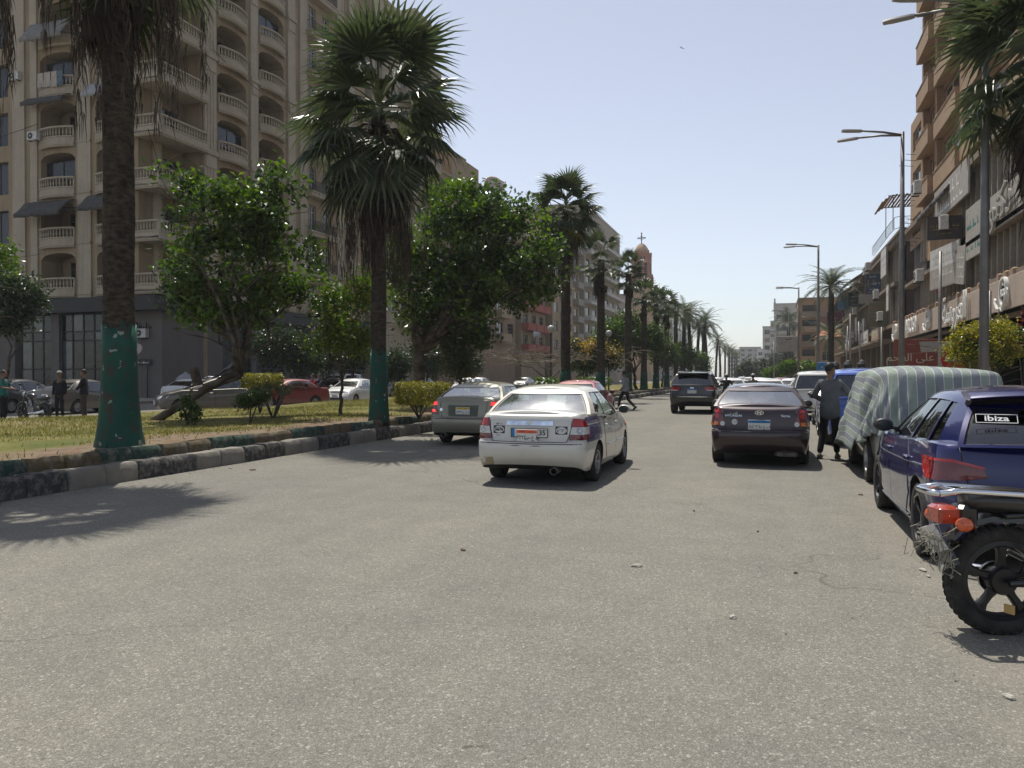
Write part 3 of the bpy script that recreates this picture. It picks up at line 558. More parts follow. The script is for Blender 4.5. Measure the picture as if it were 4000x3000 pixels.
def house(label, x0, x1, y0, y1, h, m, side, floor, f0, cols, bal=None, trim=None, end=True, wstyle='plain', ecols=None, name='apartment_building', seed=0, deep=.25, wfrac=.55, hfrac=.56, gf=None, cat='building'):
    """a block with real openings on its street face and on the end face towards the camera"""
    r = random.Random(seed + int(y0)); b = thing(name, label, cat, ((x0 + x1) / 2, y0, 0)); off_ = tuple(b.location); trim = trim or m
    core_ = MB(); e = deep + .05; core_.box(x0 + e - off_[0], e, 0, x1 - e - off_[0], y1 - y0 - .05, h - .3); core_.build('core_wall', [BEIGEI], b)
    S = Face(x1, y0, 90) if side == 'L' else Face(x0, y1, -90); E_ = Face(x0, y0, 0); k = MB(); Wd = y1 - y0; nfl = max(1, int((h - f0 - .4) / floor)); jobs = []
    for F, wid, nc, on in ((S, Wd, cols, True), (E_, x1 - x0, ecols or max(1, int((x1 - x0) / 4)), end)):
        if not on: wall(k, F, 0, wid, 0, h, [], deep, 0, off_); continue
        ops = []; pitch = wid / nc
        for i in range(nfl):
            z = f0 + floor * i
            for c in range(nc):
                u = pitch * (c + .5); ww = pitch * wfrac; has = bal and F is S and (c % bal[2] in bal[3]); hh = floor * (hfrac + (.2 if has else 0)); zb = z + (.08 if has else floor * .24)
                ops.append((u - ww / 2, u + ww / 2, zb, zb + hh)); jobs.append((F, u, zb, ww, hh, has, z, pitch))
        if gf: ops += [(pitch * c + .3, pitch * (c + 1) - .3, .2, f0 - gf) for c in range(nc)]
        wall(k, F, 0, wid, 0, h, ops, deep, 0, off_)
    k.box(x0 - off_[0], .001, h - .31, x1 - off_[0], y1 - y0, h - .3); k.box(x0 - .12 - off_[0], -.12, h, x1 + .12 - off_[0], y1 - y0, h + .35, 1); k.box(x0 - .1 - off_[0], -.1, f0 - .35, x1 + .1 - off_[0], y1 - y0, f0 - .05, 1)
    k.build('wall', [m, trim], b)
    for F, u, zb, ww, hh, has, z, pitch in jobs:
        if r.random() < .93: window(F, b, u, zb, ww, hh, -deep + .06, wstyle if r.random() < .8 else 'brown')
        if has: F.put('balcony', parapet_mesh(pitch * bal[4], bal[1], .95, bal[0], bal[5] if len(bal) > 5 else trim), b, u, z)
    return b, S, E_
CREAM = stucco('cream render', (.42, .36, .27), .45); GREYR = stucco('grey render', (.30, .28, .25), .5); WHITER = stucco('white render', (.50, .48, .44), .4); BROWNR = stucco('brown render', (.27, .19, .13), .5); PINKR = stucco('red balcony paint', (.32, .10, .075), .4); TANR = stucco('tan render', (.34, .26, .175), .5)
ORNG = stucco('orange render', (.31, .19, .11), .6); ORNGL = stucco('peach render', (.35, .24, .155), .55); FASC = stucco('taupe fascia', (.40, .325, .265), .25, .6); BRICK = stucco('church brick', (.33, .155, .095), .35); STONE = stucco('church stone', (.42, .30, .2), .3)
h2, S2, E2 = house('cream apartment tower with rounded balconies behind the second palm', -52, -37, 68.5, 79.4, 39, CREAM, 'L', 3.35, 7.0, 4, ('round', 1.0, 2, (0,), .92, BEIGEL), BEIGEL, seed=1)
h2b, S2b, _ = house('cream apartment wing with blank corner and projecting rounded loggias', -52, -36.5, 77, 81.2, 40.5, CREAM, 'L', 3.35, 7.4, 2, ('panel', 1.3, 1, (0,), .98, BEIGEL), BEIGEL, seed=2)
h3, S3, E3 = house('brown block with cluttered rooftop and dishes behind the big leafy tree', -50, -36.6, 83.5, 112, 25.2, BROWNR, 'L', 3.3, 6.5, 6, ('panel', 1.1, 2, (0,), .9, TANR), TANR, seed=3)
pen = thing('penthouse', 'sloped roof room with a small window on the brown block', 'roof hut', (-40, 88, 25.55)); k = MB(); k.loft([[(-5, 0, 0), (3.2, 0, 0), (3.2, 9, 0), (-5, 9, 0)], [(-5, 0, 4.4), (1.2, 0, 4.4), (3.2, 0, 3.0), (3.2, 9, 3.0), (1.2, 9, 4.4), (-5, 9, 4.4)][:4]]); k.build('wall', [TANR], pen)
k = MB(); k.box(1.0, -.03, 1.5, 2.0, .0, 2.3); k.build('window', [M_PANE], pen); k = MB(); k.box(-5.3, -.3, 4.42, 1.4, 9.2, 4.6); k.build('roof', [BROWNR], pen)
k = MB(); [k.box(-3 + 1.5 * i, -.9, .0, -1.9 + 1.5 * i, -.3, 1.5) for i in range(3)]; k.build('water_tank', [mat('tank grey', (.2, .2, .2), .6)], pen)
dish((-36.2, 101, 25.55), 1.5, R(40), 'largest pinkish satellite dish on the brown block roof'); dish((-36.4, 96, 25.55), .5, R(40), 'small dish left of the large dish on the brown roof'); dish((-36.4, 97.7, 25.55), .5, R(55), 'small dish nearest the large dish on the brown roof')
h4, S4, E4 = house('tan block with red balconies behind the bare vines', -48, -36, 113, 126, 23, TANR, 'L', 3.2, 5.4, 3, ('panel', 1.1, 1, (0,), .95, PINKR), WHITER, seed=4)
h5, S5, E5 = house('tan block with blank end wall behind the third palm', -48, -35, 127, 146, 29, TANR, 'L', 3.2, 5.2, 4, ('panel', 1.0, 2, (1,), .9, GREYR), GREYR, end=False, seed=5)
h6, S6, E6 = house('long pale block of banded balconies stepping along the street', -48, -34.5, 148, 185, 34.5, stucco('sand render', (.36, .315, .25), .5), 'L', 3.2, 6, 6, ('band', 1.4, 1, (0,), .96, WHITER), WHITER, seed=6, wstyle='dark')
h7, S7, E7 = house('distant grey block beyond the church tower', -50, -36, 246, 300, 27, GREYR, 'L', 3.2, 6, 8, ('panel', 1.0, 2, (0,), .9, TANR), GREYR, seed=7)
h8, S8, E8 = house('far cream block past the date palms', -50, -36, 305, 380, 20, WHITER, 'L', 3.2, 6, 9, None, GREYR, seed=8)
# church tower
ct = thing('church_tower', 'brick church bell tower with small dome and dark cross', 'church tower', (-36.5, 230, 0)); S_ = Face(-33.4, 226.6, 90); E_ = Face(-39.6, 226.6, 0); o_ = tuple(ct.location); k = MB()
for F in (S_, E_):
    wall(k, F, 0, 6.4, 0, 27, [(.7 + 1.3 * i, 1.5 + 1.3 * i, 22, 24.4, .4) for i in range(4)] + [(.8, 2.4, 8, 13, .8), (4, 5.6, 8, 13, .8), (2.6, 3.8, 16.5, 17.8, .6)], .5, 1, o_)
    for dx in (0,):
        G = Face(*((F.P(.6, -.5, 0))[:2]), math.degrees(F.r)); wall(k, G, 0, 5.2, 27, 36.5, [(.6 + 1.5 * i, 1.6 + 1.5 * i, 28.2, 34.2, .5) for i in range(3)] + [(.8 + .9 * i, 1.2 + .9 * i, 35, 36) for i in range(4)], .5, 0, o_)
k.box(-2.9, -3.2, 0, 2.4, 2.6, 27, 1); k.box(-2.0, -2.3, 27, 2.0, 2.2, 36.4, 2); k.box(-3.1, -3.4, 26.9, 3.1, 3.0, 27.3, 1); k.box(-2.65, -2.95, 36.5, 2.65, 2.6, 37)
for i in range(6):
    for j in (0, 1): x = -2.4 + .96 * i; k.box(x - .22, -2.9 + 5.1 * j, 37, x + .22, -2.5 + 5.1 * j, 37.7)
for sx in (-1, 1):
    for sy in (-1, 1): k.tube([(2.7 * sx, 2.8 * sy - .2, 20), (2.7 * sx, 2.8 * sy - .2, 30.5), (2.7 * sx, 2.8 * sy - .2, 31.6)], [.45, .45, .05], 6)
k.build('wall', [BRICK, STONE, M_FRAMED], ct)
lv = MB(); [lv.box(-2.2, -2.75, z, 2.2, -2.45, z + .12) or lv.box(2.15, -2.2, z, 2.45, 2.0, z + .12) for z in np.arange(28.3, 33.8, .5)]; lv.build('louvre', [BRICK], ct)
k = MB(); k.lathe([(2.0, 37), (2.05, 37.6), (1.85, 38.6), (1.3, 39.5), (.6, 40), (.1, 40.2)], 16); k.build('dome', [STONE], ct, smooth=True)
k = MB(); k.box(-.12, -.1, 40.1, .12, .1, 43); k.box(-.95, -.1, 41.6, .95, .1, 41.85); [k.ball(c, .24, 8, 5) for c in ((0, 0, 43.1), (-1.0, 0, 41.72), (1.0, 0, 41.72))]; k.lathe([(.5, -.06), (.6, -.06), (.6, .06), (.5, .06)], 14, Matrix.Translation((0, 0, 41.72)) @ Matrix.Rotation(R(90), 4, 'X')); k.build('cross', [M_IRON], ct)

# ---- right side: tower with the dress shop
FIN = mat('fin paint', (.33, .285, .235), .8, var=.2); DKWALL = mat('dark infill', (.075, .052, .042), .7, var=.4, scale=1.5); SOOT = stucco('sooty render', (.215, .17, .13), .6)
r1 = thing('apartment_tower', 'tall orange tower above the taupe shop fascia', 'building', (10, 20, 0)); ro = tuple(r1.location); RF = Face(10, 67, -90)       # u = 67 - Y
k = MB(); ops = []
for i in range(7):
    z = 13.4 + 3.25 * i; ops += [(7.5, 10.6, z + .95, z + 2.6), (12, 17.5, z + .95, z + 2.6), (20, 25, z + .95, z + 2.6), (28, 33, z + .95, z + 2.6)]
wall(k, RF, 6.6, 47, 12.6, 37, ops, .3, 0, ro); k.box(.35, .35, 0, 16, 40.0, 37, 1)
k.box(.35, .35, 0, 16, 46.6, 12.4, 1); k.box(.002, 40.1, 12.6, 16, 40.4, 37); k.box(-.25, -.2, 37, 16, 40.6, 37.5); k.build('wall', [ORNG, DKWALL], r1)
for i in range(7):
    z = 13.4 + 3.25 * i
    for a, c in ((7.5, 10.6), (12, 17.5), (20, 25), (28, 33)): window(RF, r1, (a + c) / 2, z + .95, c - a, 1.65, -.2, 'tri')
    for u, wd_ in ((9.0, 4.4), (14.75, 6.2), (22.5, 6.2), (30.5, 6.2)): RF.put('balcony', parapet_mesh(wd_, .5 if u > 10 else .75, .98, 'panel', ORNGL), r1, u, z - .15)
    k = MB(); k.box(-.35, -.35, 0, .35, 0, 3.0); key = 'pier'; _wm.setdefault(key, k.mesh('pier', [ORNG])); [RF.put('pier', _wm[key], r1, u, z - .1) for u in (6.98, 11.5, 18.6)]
r1b = thing('stair_tower', 'lower orange wing with boxed balconies and drying racks', 'building', (10.4, 61, 0)); k = MB(); W3 = Face(9.9, 66.6, -90); o3 = tuple(r1b.location)
wall(k, W3, 0, 5.2, 11, 20.6, [(1, 4.4, 11.9, 13.3), (1, 4.4, 15.0, 16.7), (1, 4.4, 18.2, 19.7)], .3, 0, o3); k.box(-.2, .5, 0, 5, 5.6, 20.5, 1); k.box(-.5, .25, 11, .6, .42, 20.6); k.build('wall', [ORNGL, DKWALL], r1b); [window(W3, r1b, 2.7, z, 3.4, hh_, -.2, 'tri') for z, hh_ in ((11.9, 1.4), (15.0, 1.7), (18.2, 1.5))]
rk = MB(); [rk.tube([(-.5, 1.2 + j, z), (-1.5, 1.0 + j, z + .1)], .02, 4) for z in (11.3, 12.6, 14.3, 17.2) for j in (0, 1.6, 3.2)]; rk.build('drying_rack', [M_IRON], r1b)
# lower storeys: fins before dark glazing, shared by tower and long wing; the wing runs on to Y = 132
r2 = thing('commercial_building', 'long sooty wing of shops and offices with vertical fins and many signs', 'building', (10, 72, 0)); o2 = tuple(r2.location)
def finned(b, bo, F, u0, u1, zs, pitch, infill, seed):
    r = random.Random(seed); k = MB(); g = MB(); n = int((u1 - u0) / pitch)
    for za, zb in zs:
        for i in range(n + 1):
            u = u0 + (u1 - u0) * i / n
            key = ('fin', round(zb - za, 2))
            if key not in _wm: q = MB(); q.cbox(-.05, -.11, 0, .05, .25, zb - za, .012); _wm[key] = q.mesh('fin', [FIN])
            F.put('fin', _wm[key], b, u, za, 0)
        for i in range(n):
            u = u0 + (u1 - u0) * i / n; w_ = (u1 - u0) / n; f = lambda *x: tuple(p - q for p, q in zip(F.P(*x), bo))
            if r.random() < infill: k.face(f(u, -.22, za), f(u + w_, -.22, za), f(u + w_, -.22, zb), f(u, -.22, zb), mi=r.choice((0, 1, 1, 1, 2)))
            else:
                zc = za + (zb - za) * .35; k.face(f(u, -.2, za), f(u + w_, -.2, za), f(u + w_, -.2, zc), f(u, -.2, zc), mi=1)
                gk = ('fp', round(w_, 2), round(zb - zc, 2))
                if gk not in _wm: q = MB(); q.box(-w_ / 2 + .04, -.02, .03, w_ / 2 - .04, 0, zb - zc - .03); _wm[gk] = q.mesh('pane', [M_PANE])
                F.put('pane', _wm[gk], b, u + w_ / 2, zc, -.2)
    k.build('infill_panel', [TANR, DKWALL, SOOT], b)
finned(r1, ro, RF, 5, 45, ((6.0, 8.2), (9.6, 12.3)), 1.05, .2, 2)
k = MB(); f = lambda *x: tuple(p - q for p, q in zip(RF.P(*x), ro))
def slab(mb, F, bo, u0, u1, n0, n1, z0, z1, mi=0): mb.add([tuple(p - q for p, q in zip(F.P(*x), bo)) for x in ((u0, n1, z0), (u1, n1, z0), (u1, n0, z0), (u0, n0, z0), (u0, n1, z1), (u1, n1, z1), (u1, n0, z1), (u0, n0, z1))], [(0, 3, 2, 1), (4, 5, 6, 7), (0, 1, 5, 4), (1, 2, 6, 5), (2, 3, 7, 6), (3, 0, 4, 7)], mi)
slab(k, RF, ro, 0, 47, -.4, .5, 12.3, 12.62); slab(k, RF, ro, 0, 47, -.4, .55, 8.2, 8.42); slab(k, RF, ro, 0, 47, -.4, .45, 5.75, 6.0); slab(k, RF, ro, 0, 47, -6, .0, 4.2, 4.35); k.build('floor_slab', [SOOT], r1)
k = MB(); slab(k, RF, ro, 7.6, 17.6, -.1, .13, 9.3, 12.28); k.build('stained_panel', [stucco('stained orange', (.34, .22, .12), .85, grime=(.05, .042, .035))], r1)
for u_, w_, l_ in ((10.2, 4.6, 'dark ragged awning at the foot of the orange tower, far end'), (15.0, 3.6, 'dark ragged awning under the orange balcony beside the long board')): awning(RF, u_, 13.0, w_, .9, .8, M_CANVD, l_, .4, 'ragged awnings on the orange tower')
k = MB()
for u in (0.6, 11, 22, 33, 44): slab(k, RF, ro, u - .35, u + .35, -1.2, -.5, .1, 4.2)
slab(k, RF, ro, 0, 47, -2.6, -2.5, .1, 4.2, 1); slab(k, RF, ro, 10, 21.5, -1.1, -.9, .2, 4.1, 2); k.build('shopfront', [SOOT, M_FRAMED, mat('shop door glass', (.05, .045, .04), .1)], r1)
WF = Face(10, 132, -90)                                                # u = 132 - Y
k = MB(); wall(k, WF, 0, 60, 12.6, 13.5, [], .2, 0, o2); k.box(.5, .3, 0, 16, 59.9, 13.5, 1); slab(k, WF, o2, 0, 60, -.4, .5, 12.4, 12.62); slab(k, WF, o2, 0, 60, -.4, .5, 9.1, 9.4); slab(k, WF, o2, 0, 60, -.4, .4, 5.7, 6.0); slab(k, WF, o2, 0, 60, -.3, .1, 13.5, 13.75)
slab(k, WF, o2, 0, 58, 0, 1.5, 4.5, 4.72); k.box(-.02, -.1, 12.62, 12, 0, 13.75); k.build('wall', [SOOT, DKWALL], r2)
finned(r2, o2, WF, 0.5, 59.5, ((6.0, 9.1), (9.4, 12.4)), 1.5, .35, 4)
k = MB(); r_ = random.Random(3)
for i in range(12): u = .5 + 4.9 * i; slab(k, WF, o2, u, u + .7, -.4, .1, .1, 4.5, 0); slab(k, WF, o2, u + .7, u + 4.9, -1.5, -1.4, .1, 4.5, r_.choice((1, 1, 2)))
k.build('shopfront', [SOOT, M_FRAMED, DKWALL], r2)
# fascia boards of the dress shop
LOGO = mat('sign white', (.66, .65, .62), .5)
def fascia(u0, u1, z0, z1, label, seed):
    t = thing('shop_fascia', label, 'shop sign', RF.P((u0 + u1) / 2, .45, (z0 + z1) / 2), RF.r, 'taupe fascia boards of the dress shop'); w_ = u1 - u0; h_ = z1 - z0
    k = MB(); k.cbox(-w_ / 2 + .05, -.14, -h_ / 2, w_ / 2 - .05, 0, h_ / 2, .02); k.build('board', [FASC], t)
    n = max(2, int(w_ / 1.1)); q = MB(); q.cbox(-.22, -.1, 0, .22, .14, .34, .06); qm = q.mesh('planter', [ORNGL]); [link('planter', qm, t, (-w_ / 2 + (i + .5) * w_ / n, 0, h_ / 2)) for i in range(n) if (i * 7 + seed) % 4]; return t
def crest(t, x, s):
    """oval badge with the name across it and two scrolls under it"""
    k = MB(); ov = lambda a, r: (x + .62 * s * r * math.cos(a), .74 * s * r * math.sin(a) + .08 * s)
    ring = lambda r, y: [(ov(2 * math.pi * i / 28, r)[0], y, ov(2 * math.pi * i / 28, r)[1]) for i in range(28)]
    k.loft([ring(1, -.14), ring(1, -.30), ring(.86, -.30), ring(.86, -.14)], True, False)
    for sg in (-1, 1): k.tube([(x + sg * .2 * s, -.36, -.78 * s), (x + sg * .55 * s, -.36, -.72 * s), (x + sg * .85 * s, -.36, -.42 * s), (x + sg * .93 * s, -.36, -.2 * s), (x + sg * .74 * s, -.36, -.3 * s)], [.03 * s, .07 * s, .09 * s, .06 * s, .03 * s], 6); k.tube([(x + sg * .12 * s, -.36, -.72 * s), (x + sg * .3 * s, -.36, -.9 * s), (x + sg * .5 * s, -.36, -.8 * s)], [.05 * s, .06 * s, .02 * s], 6)
    k.build('crest', [LOGO], t, sharp=40); d = MB(); d.loft([ring(.87, -.15), ring(.87, -.2)], True, True); d.build('crest_ground', [M_FRAMED], t)
    link('lettering', text_mesh('AROSA', .5 * s, .03, LOGO, .012), t, (x, -.24, .02 * s), (R(90), 0, 0)); link('lettering', text_mesh('EL', .2 * s, .03, LOGO, .006), t, (x, -.24, .45 * s), (R(90), 0, 0))
f1 = fascia(24.2, 33.0, 4.4, 5.75, 'taupe fascia with a white oval badge, nearest the right edge', 1); crest(f1, -.1, .86)
f2 = fascia(14.7, 24.0, 4.4, 5.75, 'taupe fascia with white Arabic lettering between two oval badges', 2); link('lettering', text_mesh(arab('العروسة'), 2.0, .035, LOGO, .0, .95), f2, (-.2, -.3, .05), (R(90), 0, 0))
f3 = fascia(1.0, 14.5, 4.4, 5.75, 'long taupe fascia with Latin lettering and a badge, behind the lamp post', 3); crest(f3, 3.4, .8); link('lettering', text_mesh('AROSA', 1.5, .035, LOGO, .02, 1.0), f3, (-2.6, -.3, 0), (R(90), 0, 0))
f4 = fascia(-5.5, .8, 4.4, 5.75, 'last taupe fascia with a ring badge beside the long wing', 5); crest(f4, -.4, .8)
def board(F, u, z, n, w_, h_, m, label, rot=0, edge=None, name='sign_board', group=None, lines=(), th=.1, body=None):
    t = thing(name, label, 'sign', F.P(u, n, z), F.r + R(rot), group); k = MB(); k.cbox(-w_ / 2, -th / 2, -h_ / 2, w_ / 2, th / 2, h_ / 2, .01); k.build('board', [m], t)
    if edge: q = MB(); [q.box(*b) for b in ((-w_ / 2 - .04, -th / 2 - .02, -h_ / 2, -w_ / 2, th / 2 + .02, h_ / 2), (w_ / 2, -th / 2 - .02, -h_ / 2, w_ / 2 + .04, th / 2 + .02, h_ / 2), (-w_ / 2, -th / 2 - .02, h_ / 2, w_ / 2, th / 2 + .02, h_ / 2 + .04), (-w_ / 2, -th / 2 - .02, -h_ / 2 - .04, w_ / 2, th / 2 + .02, -h_ / 2))]; q.build('edge_trim', [edge], t)
    for i, (fz, fh, mm, fw) in enumerate(lines): scribble(t, -w_ / 2 * fw, w_ / 2 * fw, fz * h_ / 2, fh * h_, -th / 2 - .001, mm, i)
    return t
SB_W = mat('board white', (.52, .51, .48), .6, var=.15); SB_NAVY = mat('board navy', (.035, .05, .09), .5); SB_OLIVE = mat('board olive', (.13, .125, .07), .6); SB_MAR = mat('board maroon', (.10, .02, .03), .5); SB_BLUE = mat('board blue', (.03, .13, .26), .5); SB_BR = mat('board brown', (.045, .035, .028), .5); SB_GREY = mat('board grey', (.33, .30, .265), .6, var=.15); SB_RED = mat('banner red', (.21, .05, .034), .6, var=.2); TEAL = mat('ink teal', (.02, .16, .14), .5); GOLD = mat('ink gold', (.34, .26, .06), .5); INKG = mat('ink grey', (.3, .3, .32), .5); INKR = mat('ink red', (.42, .07, .03), .5)
b = board(RF, 30.4, 8.95, .5, 9.5, 1.6, SB_GREY, 'wide grey board with thick cut Arabic letters at the right edge'); link('lettering', text_mesh(arab('دكتور'), 2.0, .06, mat('cut letter', (.3, .28, .25), .7)), b, (-2.7, -.2, .05), (R(90), 0, 0)); scribble(b, 1.2, 4.4, .3, .5, -.06, LOGO); scribble(b, 1.4, 4.4, -.4, .4, -.06, LOGO, 2)
b = board(RF, 22.6, 8.8, .5, 3.6, 2.6, SB_GREY, 'squarish pale board with teal Arabic letters beside the lamp post', lines=((.45, .3, TEAL, .85), (-.45, .26, TEAL, .85)))
b = board(RF, 16.8, 11.9, .5, 9.0, 1.9, SB_GREY, 'long grey board with relief letters under the orange balconies', lines=((.35, .34, LOGO, .5), (-.35, .34, LOGO, .7)))
b = board(RF, 18.0, 9.75, 1.0, 1.65, 1.2, SB_BR, 'brown hanging board with gold writing', 86, M_IRON, lines=((.2, .1, GOLD, .85), (-.1, .08, GOLD, .85), (-.5, .07, GOLD, .5)))
b = board(RF, 16.6, 7.8, .75, 4.5, 2.3, SB_W, 'white slanted board over two rows, beside the air conditioner', 8, None, lines=((.62, .1, INKG, .8), (.3, .1, INKG, .8))); k = MB(); k.box(-2.22, -.062, -1.12, 2.22, -.05, .0); k.build('lower_panel', [SB_GREY], b); scribble(b, -1.5, 1.4, -.35, .3, -.064, LOGO, 4)
b = board(RF, 20.1, 7.4, .6, 1.3, 2.0, SB_GREY, 'narrow tilted grey board leaning between the fins', 6, lines=((.5, .14, LOGO, .8), (.0, .14, LOGO, .8), (-.5, .14, LOGO, .8))); b.rotation_euler = (0, R(8), b.rotation_euler.z)
for (u, z, n_, w_, h_, m, lab, rot, ln) in (
    (49, 10.4, .85, 1.35, 1.95, SB_NAVY, 'tall navy projecting sign with pale blocks of print', 84, ((.75, .09, LOGO, .5), (.25, .18, GOLD, .7), (.05, .1, LOGO, .8), (-.5, .08, LOGO, .5), (-.8, .07, LOGO, .7))),
    (53.4, 7.1, .9, 1.6, 2.2, SB_OLIVE, 'olive green projecting sign with a red heading', 84, ((.6, .12, INKR, .85), (.2, .06, INKG, .8), (-.1, .06, INKG, .8), (-.6, .02, M_INK, .8))),
    (31, 10.6, .9, 1.4, 1.65, SB_NAVY, 'smaller navy projecting sign behind the tall navy one', 82, ((.4, .1, LOGO, .5), (-.1, .16, GOLD, .7), (-.7, .07, LOGO, .8))),
    (17, 11.5, .95, 1.4, 2.0, SB_BLUE, 'teal blue projecting sign beside the smaller navy sign', 80, ((.7, .08, LOGO, .7), (-.8, .05, LOGO, .8))),
    (45, 9.4, .9, 1.7, .9, SB_GREY, 'wide grey projecting board under the tall navy sign', 80, ((.0, .1, INKG, .8),)),
    (7.3, 11.2, 1.2, 2.2, 2.1, SB_BR, 'dark blank projecting sign in front of the date palm', 84, ()),
    (9, 9.6, 1.6, 2.1, 2.4, SB_MAR, 'maroon projecting sign with a pale emblem', 88, ((.3, .1, LOGO, .25), (-.05, .12, LOGO, .3), (-.4, .04, INKR, .5))),
    (54.5, 11.7, .6, 3.6, 2.5, SB_W, 'big pale board high at the near end of the wing', 0, ((.3, .12, INKG, .8), (-.2, .1, INKG, .7))),
    (57.2, 8.3, .6, 1.5, 2.2, SB_W, 'small white board between fins by the lamp post', 0, ((.3, .1, INKG, .8),)),
    (50.6, 7.4, .6, 2.0, 1.5, SB_W, 'white board under an air conditioner on the wing', 0, ()),
    (38, 6.6, .6, 2.4, 2.4, SB_W, 'white board at the middle of the long wing', 0, ((.2, .15, INKG, .7),)), (31, 7.0, .7, 2.2, 2.8, SB_W, 'white panel left of the maroon sign', 0, ()), (28, 5.4, 1.4, 6, 1.3, SB_W, 'long white shop board above the far canopy', 0, ((0, .4, INKG, .7),)), (42, 5.5, .9, 7, 1.4, SB_W, 'long pale shop board above the canopy edge', 0, ((.0, .5, M_INK, .8),)), (51.5, 5.3, .9, 6, 1.2, mat('board cream', (.42, .38, .28), .6), 'cream shop board near the ring badge', 0, ((0, .5, INKR, .8),))): board(WF, u, z, n_, w_, h_, m, lab, rot, FIN, lines=ln)
for F_, u_, z_, n_, l_ in ((RF, 12.2, 12.9, 1.3, 'air conditioner under the orange balconies, nearest the long grey board'), (RF, 18.0, 9.6, .9, 'air conditioner left of the teal lettered board'), (RF, 10.6, 7.6, .9, 'air conditioner left of the white slanted board'), (WF, 53.0, 8.6, .9, 'air conditioner over a white board on the near wing'), (WF, 46.6, 12.0, .9, 'upper air conditioner above the tall navy sign'), (WF, 44.6, 11.8, .9, 'air conditioner beside another over the navy sign'), (WF, 33.0, 8.6, .9, 'air conditioner by the white panel far along the wing'), (WF, 30.6, 6.0, 1.0, 'air conditioner above the long white shop board'), (WF, 39.5, 6.4, .9, 'air conditioner near the middle of the wing over shop boards'), (WF, 56.0, 6.4, .9, 'low air conditioner near the olive sign')): aircon(F_, u_, z_, n_, l_, 0).scale = (1.35, 1.35, 1.35)
for i, u in enumerate((36, 29, 22)): awning(WF, u, 13.0 - .35 * i, 6.5, 1.5, 2.6, mat('striped canvas', (.27, .22, .19), .9, var=.35, scale=1.2), ('nearest', 'middle', 'farthest')[i] + ' brown roof awning of the three along the wing', .3, 'roof edge awnings of the wing')
# roof terrace with pergola
pg = thing('pergola', 'slatted orange pergola roof on thin posts above the wing', 'pergola', (9.6, 71.8, 13.7)); k = MB(); [k.tube([(x, y, 0), (x, y, 2.7)], .035, 6) for x in (-.2, 3.6) for y in (.2, 4.6)]; k.tube([(-.6, 0, 2.75), (4, 0, 2.75)], .04, 5); k.tube([(-.6, 5, 2.75), (4, 5, 2.75)], .04, 5); k.build('frame', [M_IRON], pg)
q = MB(); q.box(-.08, -.2, 0, .08, 5.2, .03); sm = q.mesh('slat', [ORNG]); [link('slat', sm, pg, (-1.0 + .26 * i, 0, 2.8 - (.55 * max(0, (4 - i) / 4) ** 2))) for i in range(19)]
rl = thing('roof_railing', 'curved wire roof railing with hexagon pattern at the wing corner', 'railing', (9.6, 72.2, 13.75)); k = MB(); pts = [(.2, -.1), (0, .2), (-.05, 3), (0, 8), (.1, 16)]
for z in (.05, 1.0): k.tube([(4, -.1, z)] + [(x, y, z) for x, y in pts], .025, 5)
for y in np.arange(.3, 16, .5): k.tube([(-.03, y, .05), (-.03, y, 1.0)], .014, 4)
for i in range(5):
    for j in range(2): k.tube([(.7 + i * .7 + .33 * math.cos(t + (R(30))), -.1, .3 + j * .42 + .22 * math.sin(t + R(30))) for t in (2 * math.pi * a / 6 for a in range(7))], .014, 4)
k.build('rail', [M_IRON], rl)
# banner wall, closed shutter, no entry sign
bn = board(Face(7.2, 50, 0), 1.6, 2.55, 0, 4.4, 2.2, SB_RED, 'torn red shop banner with cream Arabic lettering', 0, None, 'shop_banner'); link('lettering', text_mesh(arab('ة النابلسية على الفحم'), .62, .01, mat('ink cream', (.55, .45, .33), .6)), bn, (0, -.07, .05), (R(90), 0, 0)); scribble(bn, -1.1, 1.2, -.45, .14, -.06, mat('ink pink', (.5, .3, .25), .6)); k = MB(); k.loft([[(-.9, -.08, .95), (1.9, -.1, 1.0)], [(-.85, -.12, .6), (1.95, -.08, .72)], [(-.8, -.07, .35), (1.6, -.12, .4)]], False, False); k.build('torn_sheet', [SB_GREY], bn); k = MB(); [k.tube([(x, .1, -2.5), (x, .1, 1.1)], .05, 6) for x in (-2, 2)]; k.build('post', [M_IRON], bn)
ne = thing('road_sign', 'red no entry disc on a post behind the yellow green tree', 'road sign', at(2062, 760, 24.5)); ne.location.z = 0; k = MB(); k.tube([(-.42, .06, .1), (-.42, .06, 4.0)], .04, 8); k.build('post', [mat('galvanised post', (.30, .29, .27), .5, .5)], ne); zc = 1.55 + (812 - 775) / 1700 * 24.5; k = MB(); k.cbox(-.45, -.02, zc - .45, .45, .0, zc + .45, .01); k.build('back_plate', [SB_GREY], ne)
k = MB(); k.prism([(.4 * math.cos(t), zc + .4 * math.sin(t)) for t in (2 * math.pi * i / 28 for i in range(28))], lambda x, z, h: (x, -.021 - h, z), 0, .01); k.build('disc', [mat('sign red', (.38, .015, .025), .5)], ne); k = MB(); k.box(-.28, -.036, zc - .07, .28, -.031, zc + .07); k.build('bar', [LOGO], ne); k = MB(); k.cbox(-.45, -.03, zc - .85, .45, -.01, zc - .5, .01); k.build('notice_plate', [SB_W], ne); link('lettering', text_mesh(arab('ممنوع الدخول'), .17, .003, M_INK), ne, (0, -.034, zc - .68), (R(90), 0, 0)); ne.rotation_euler.z = YAW * .3
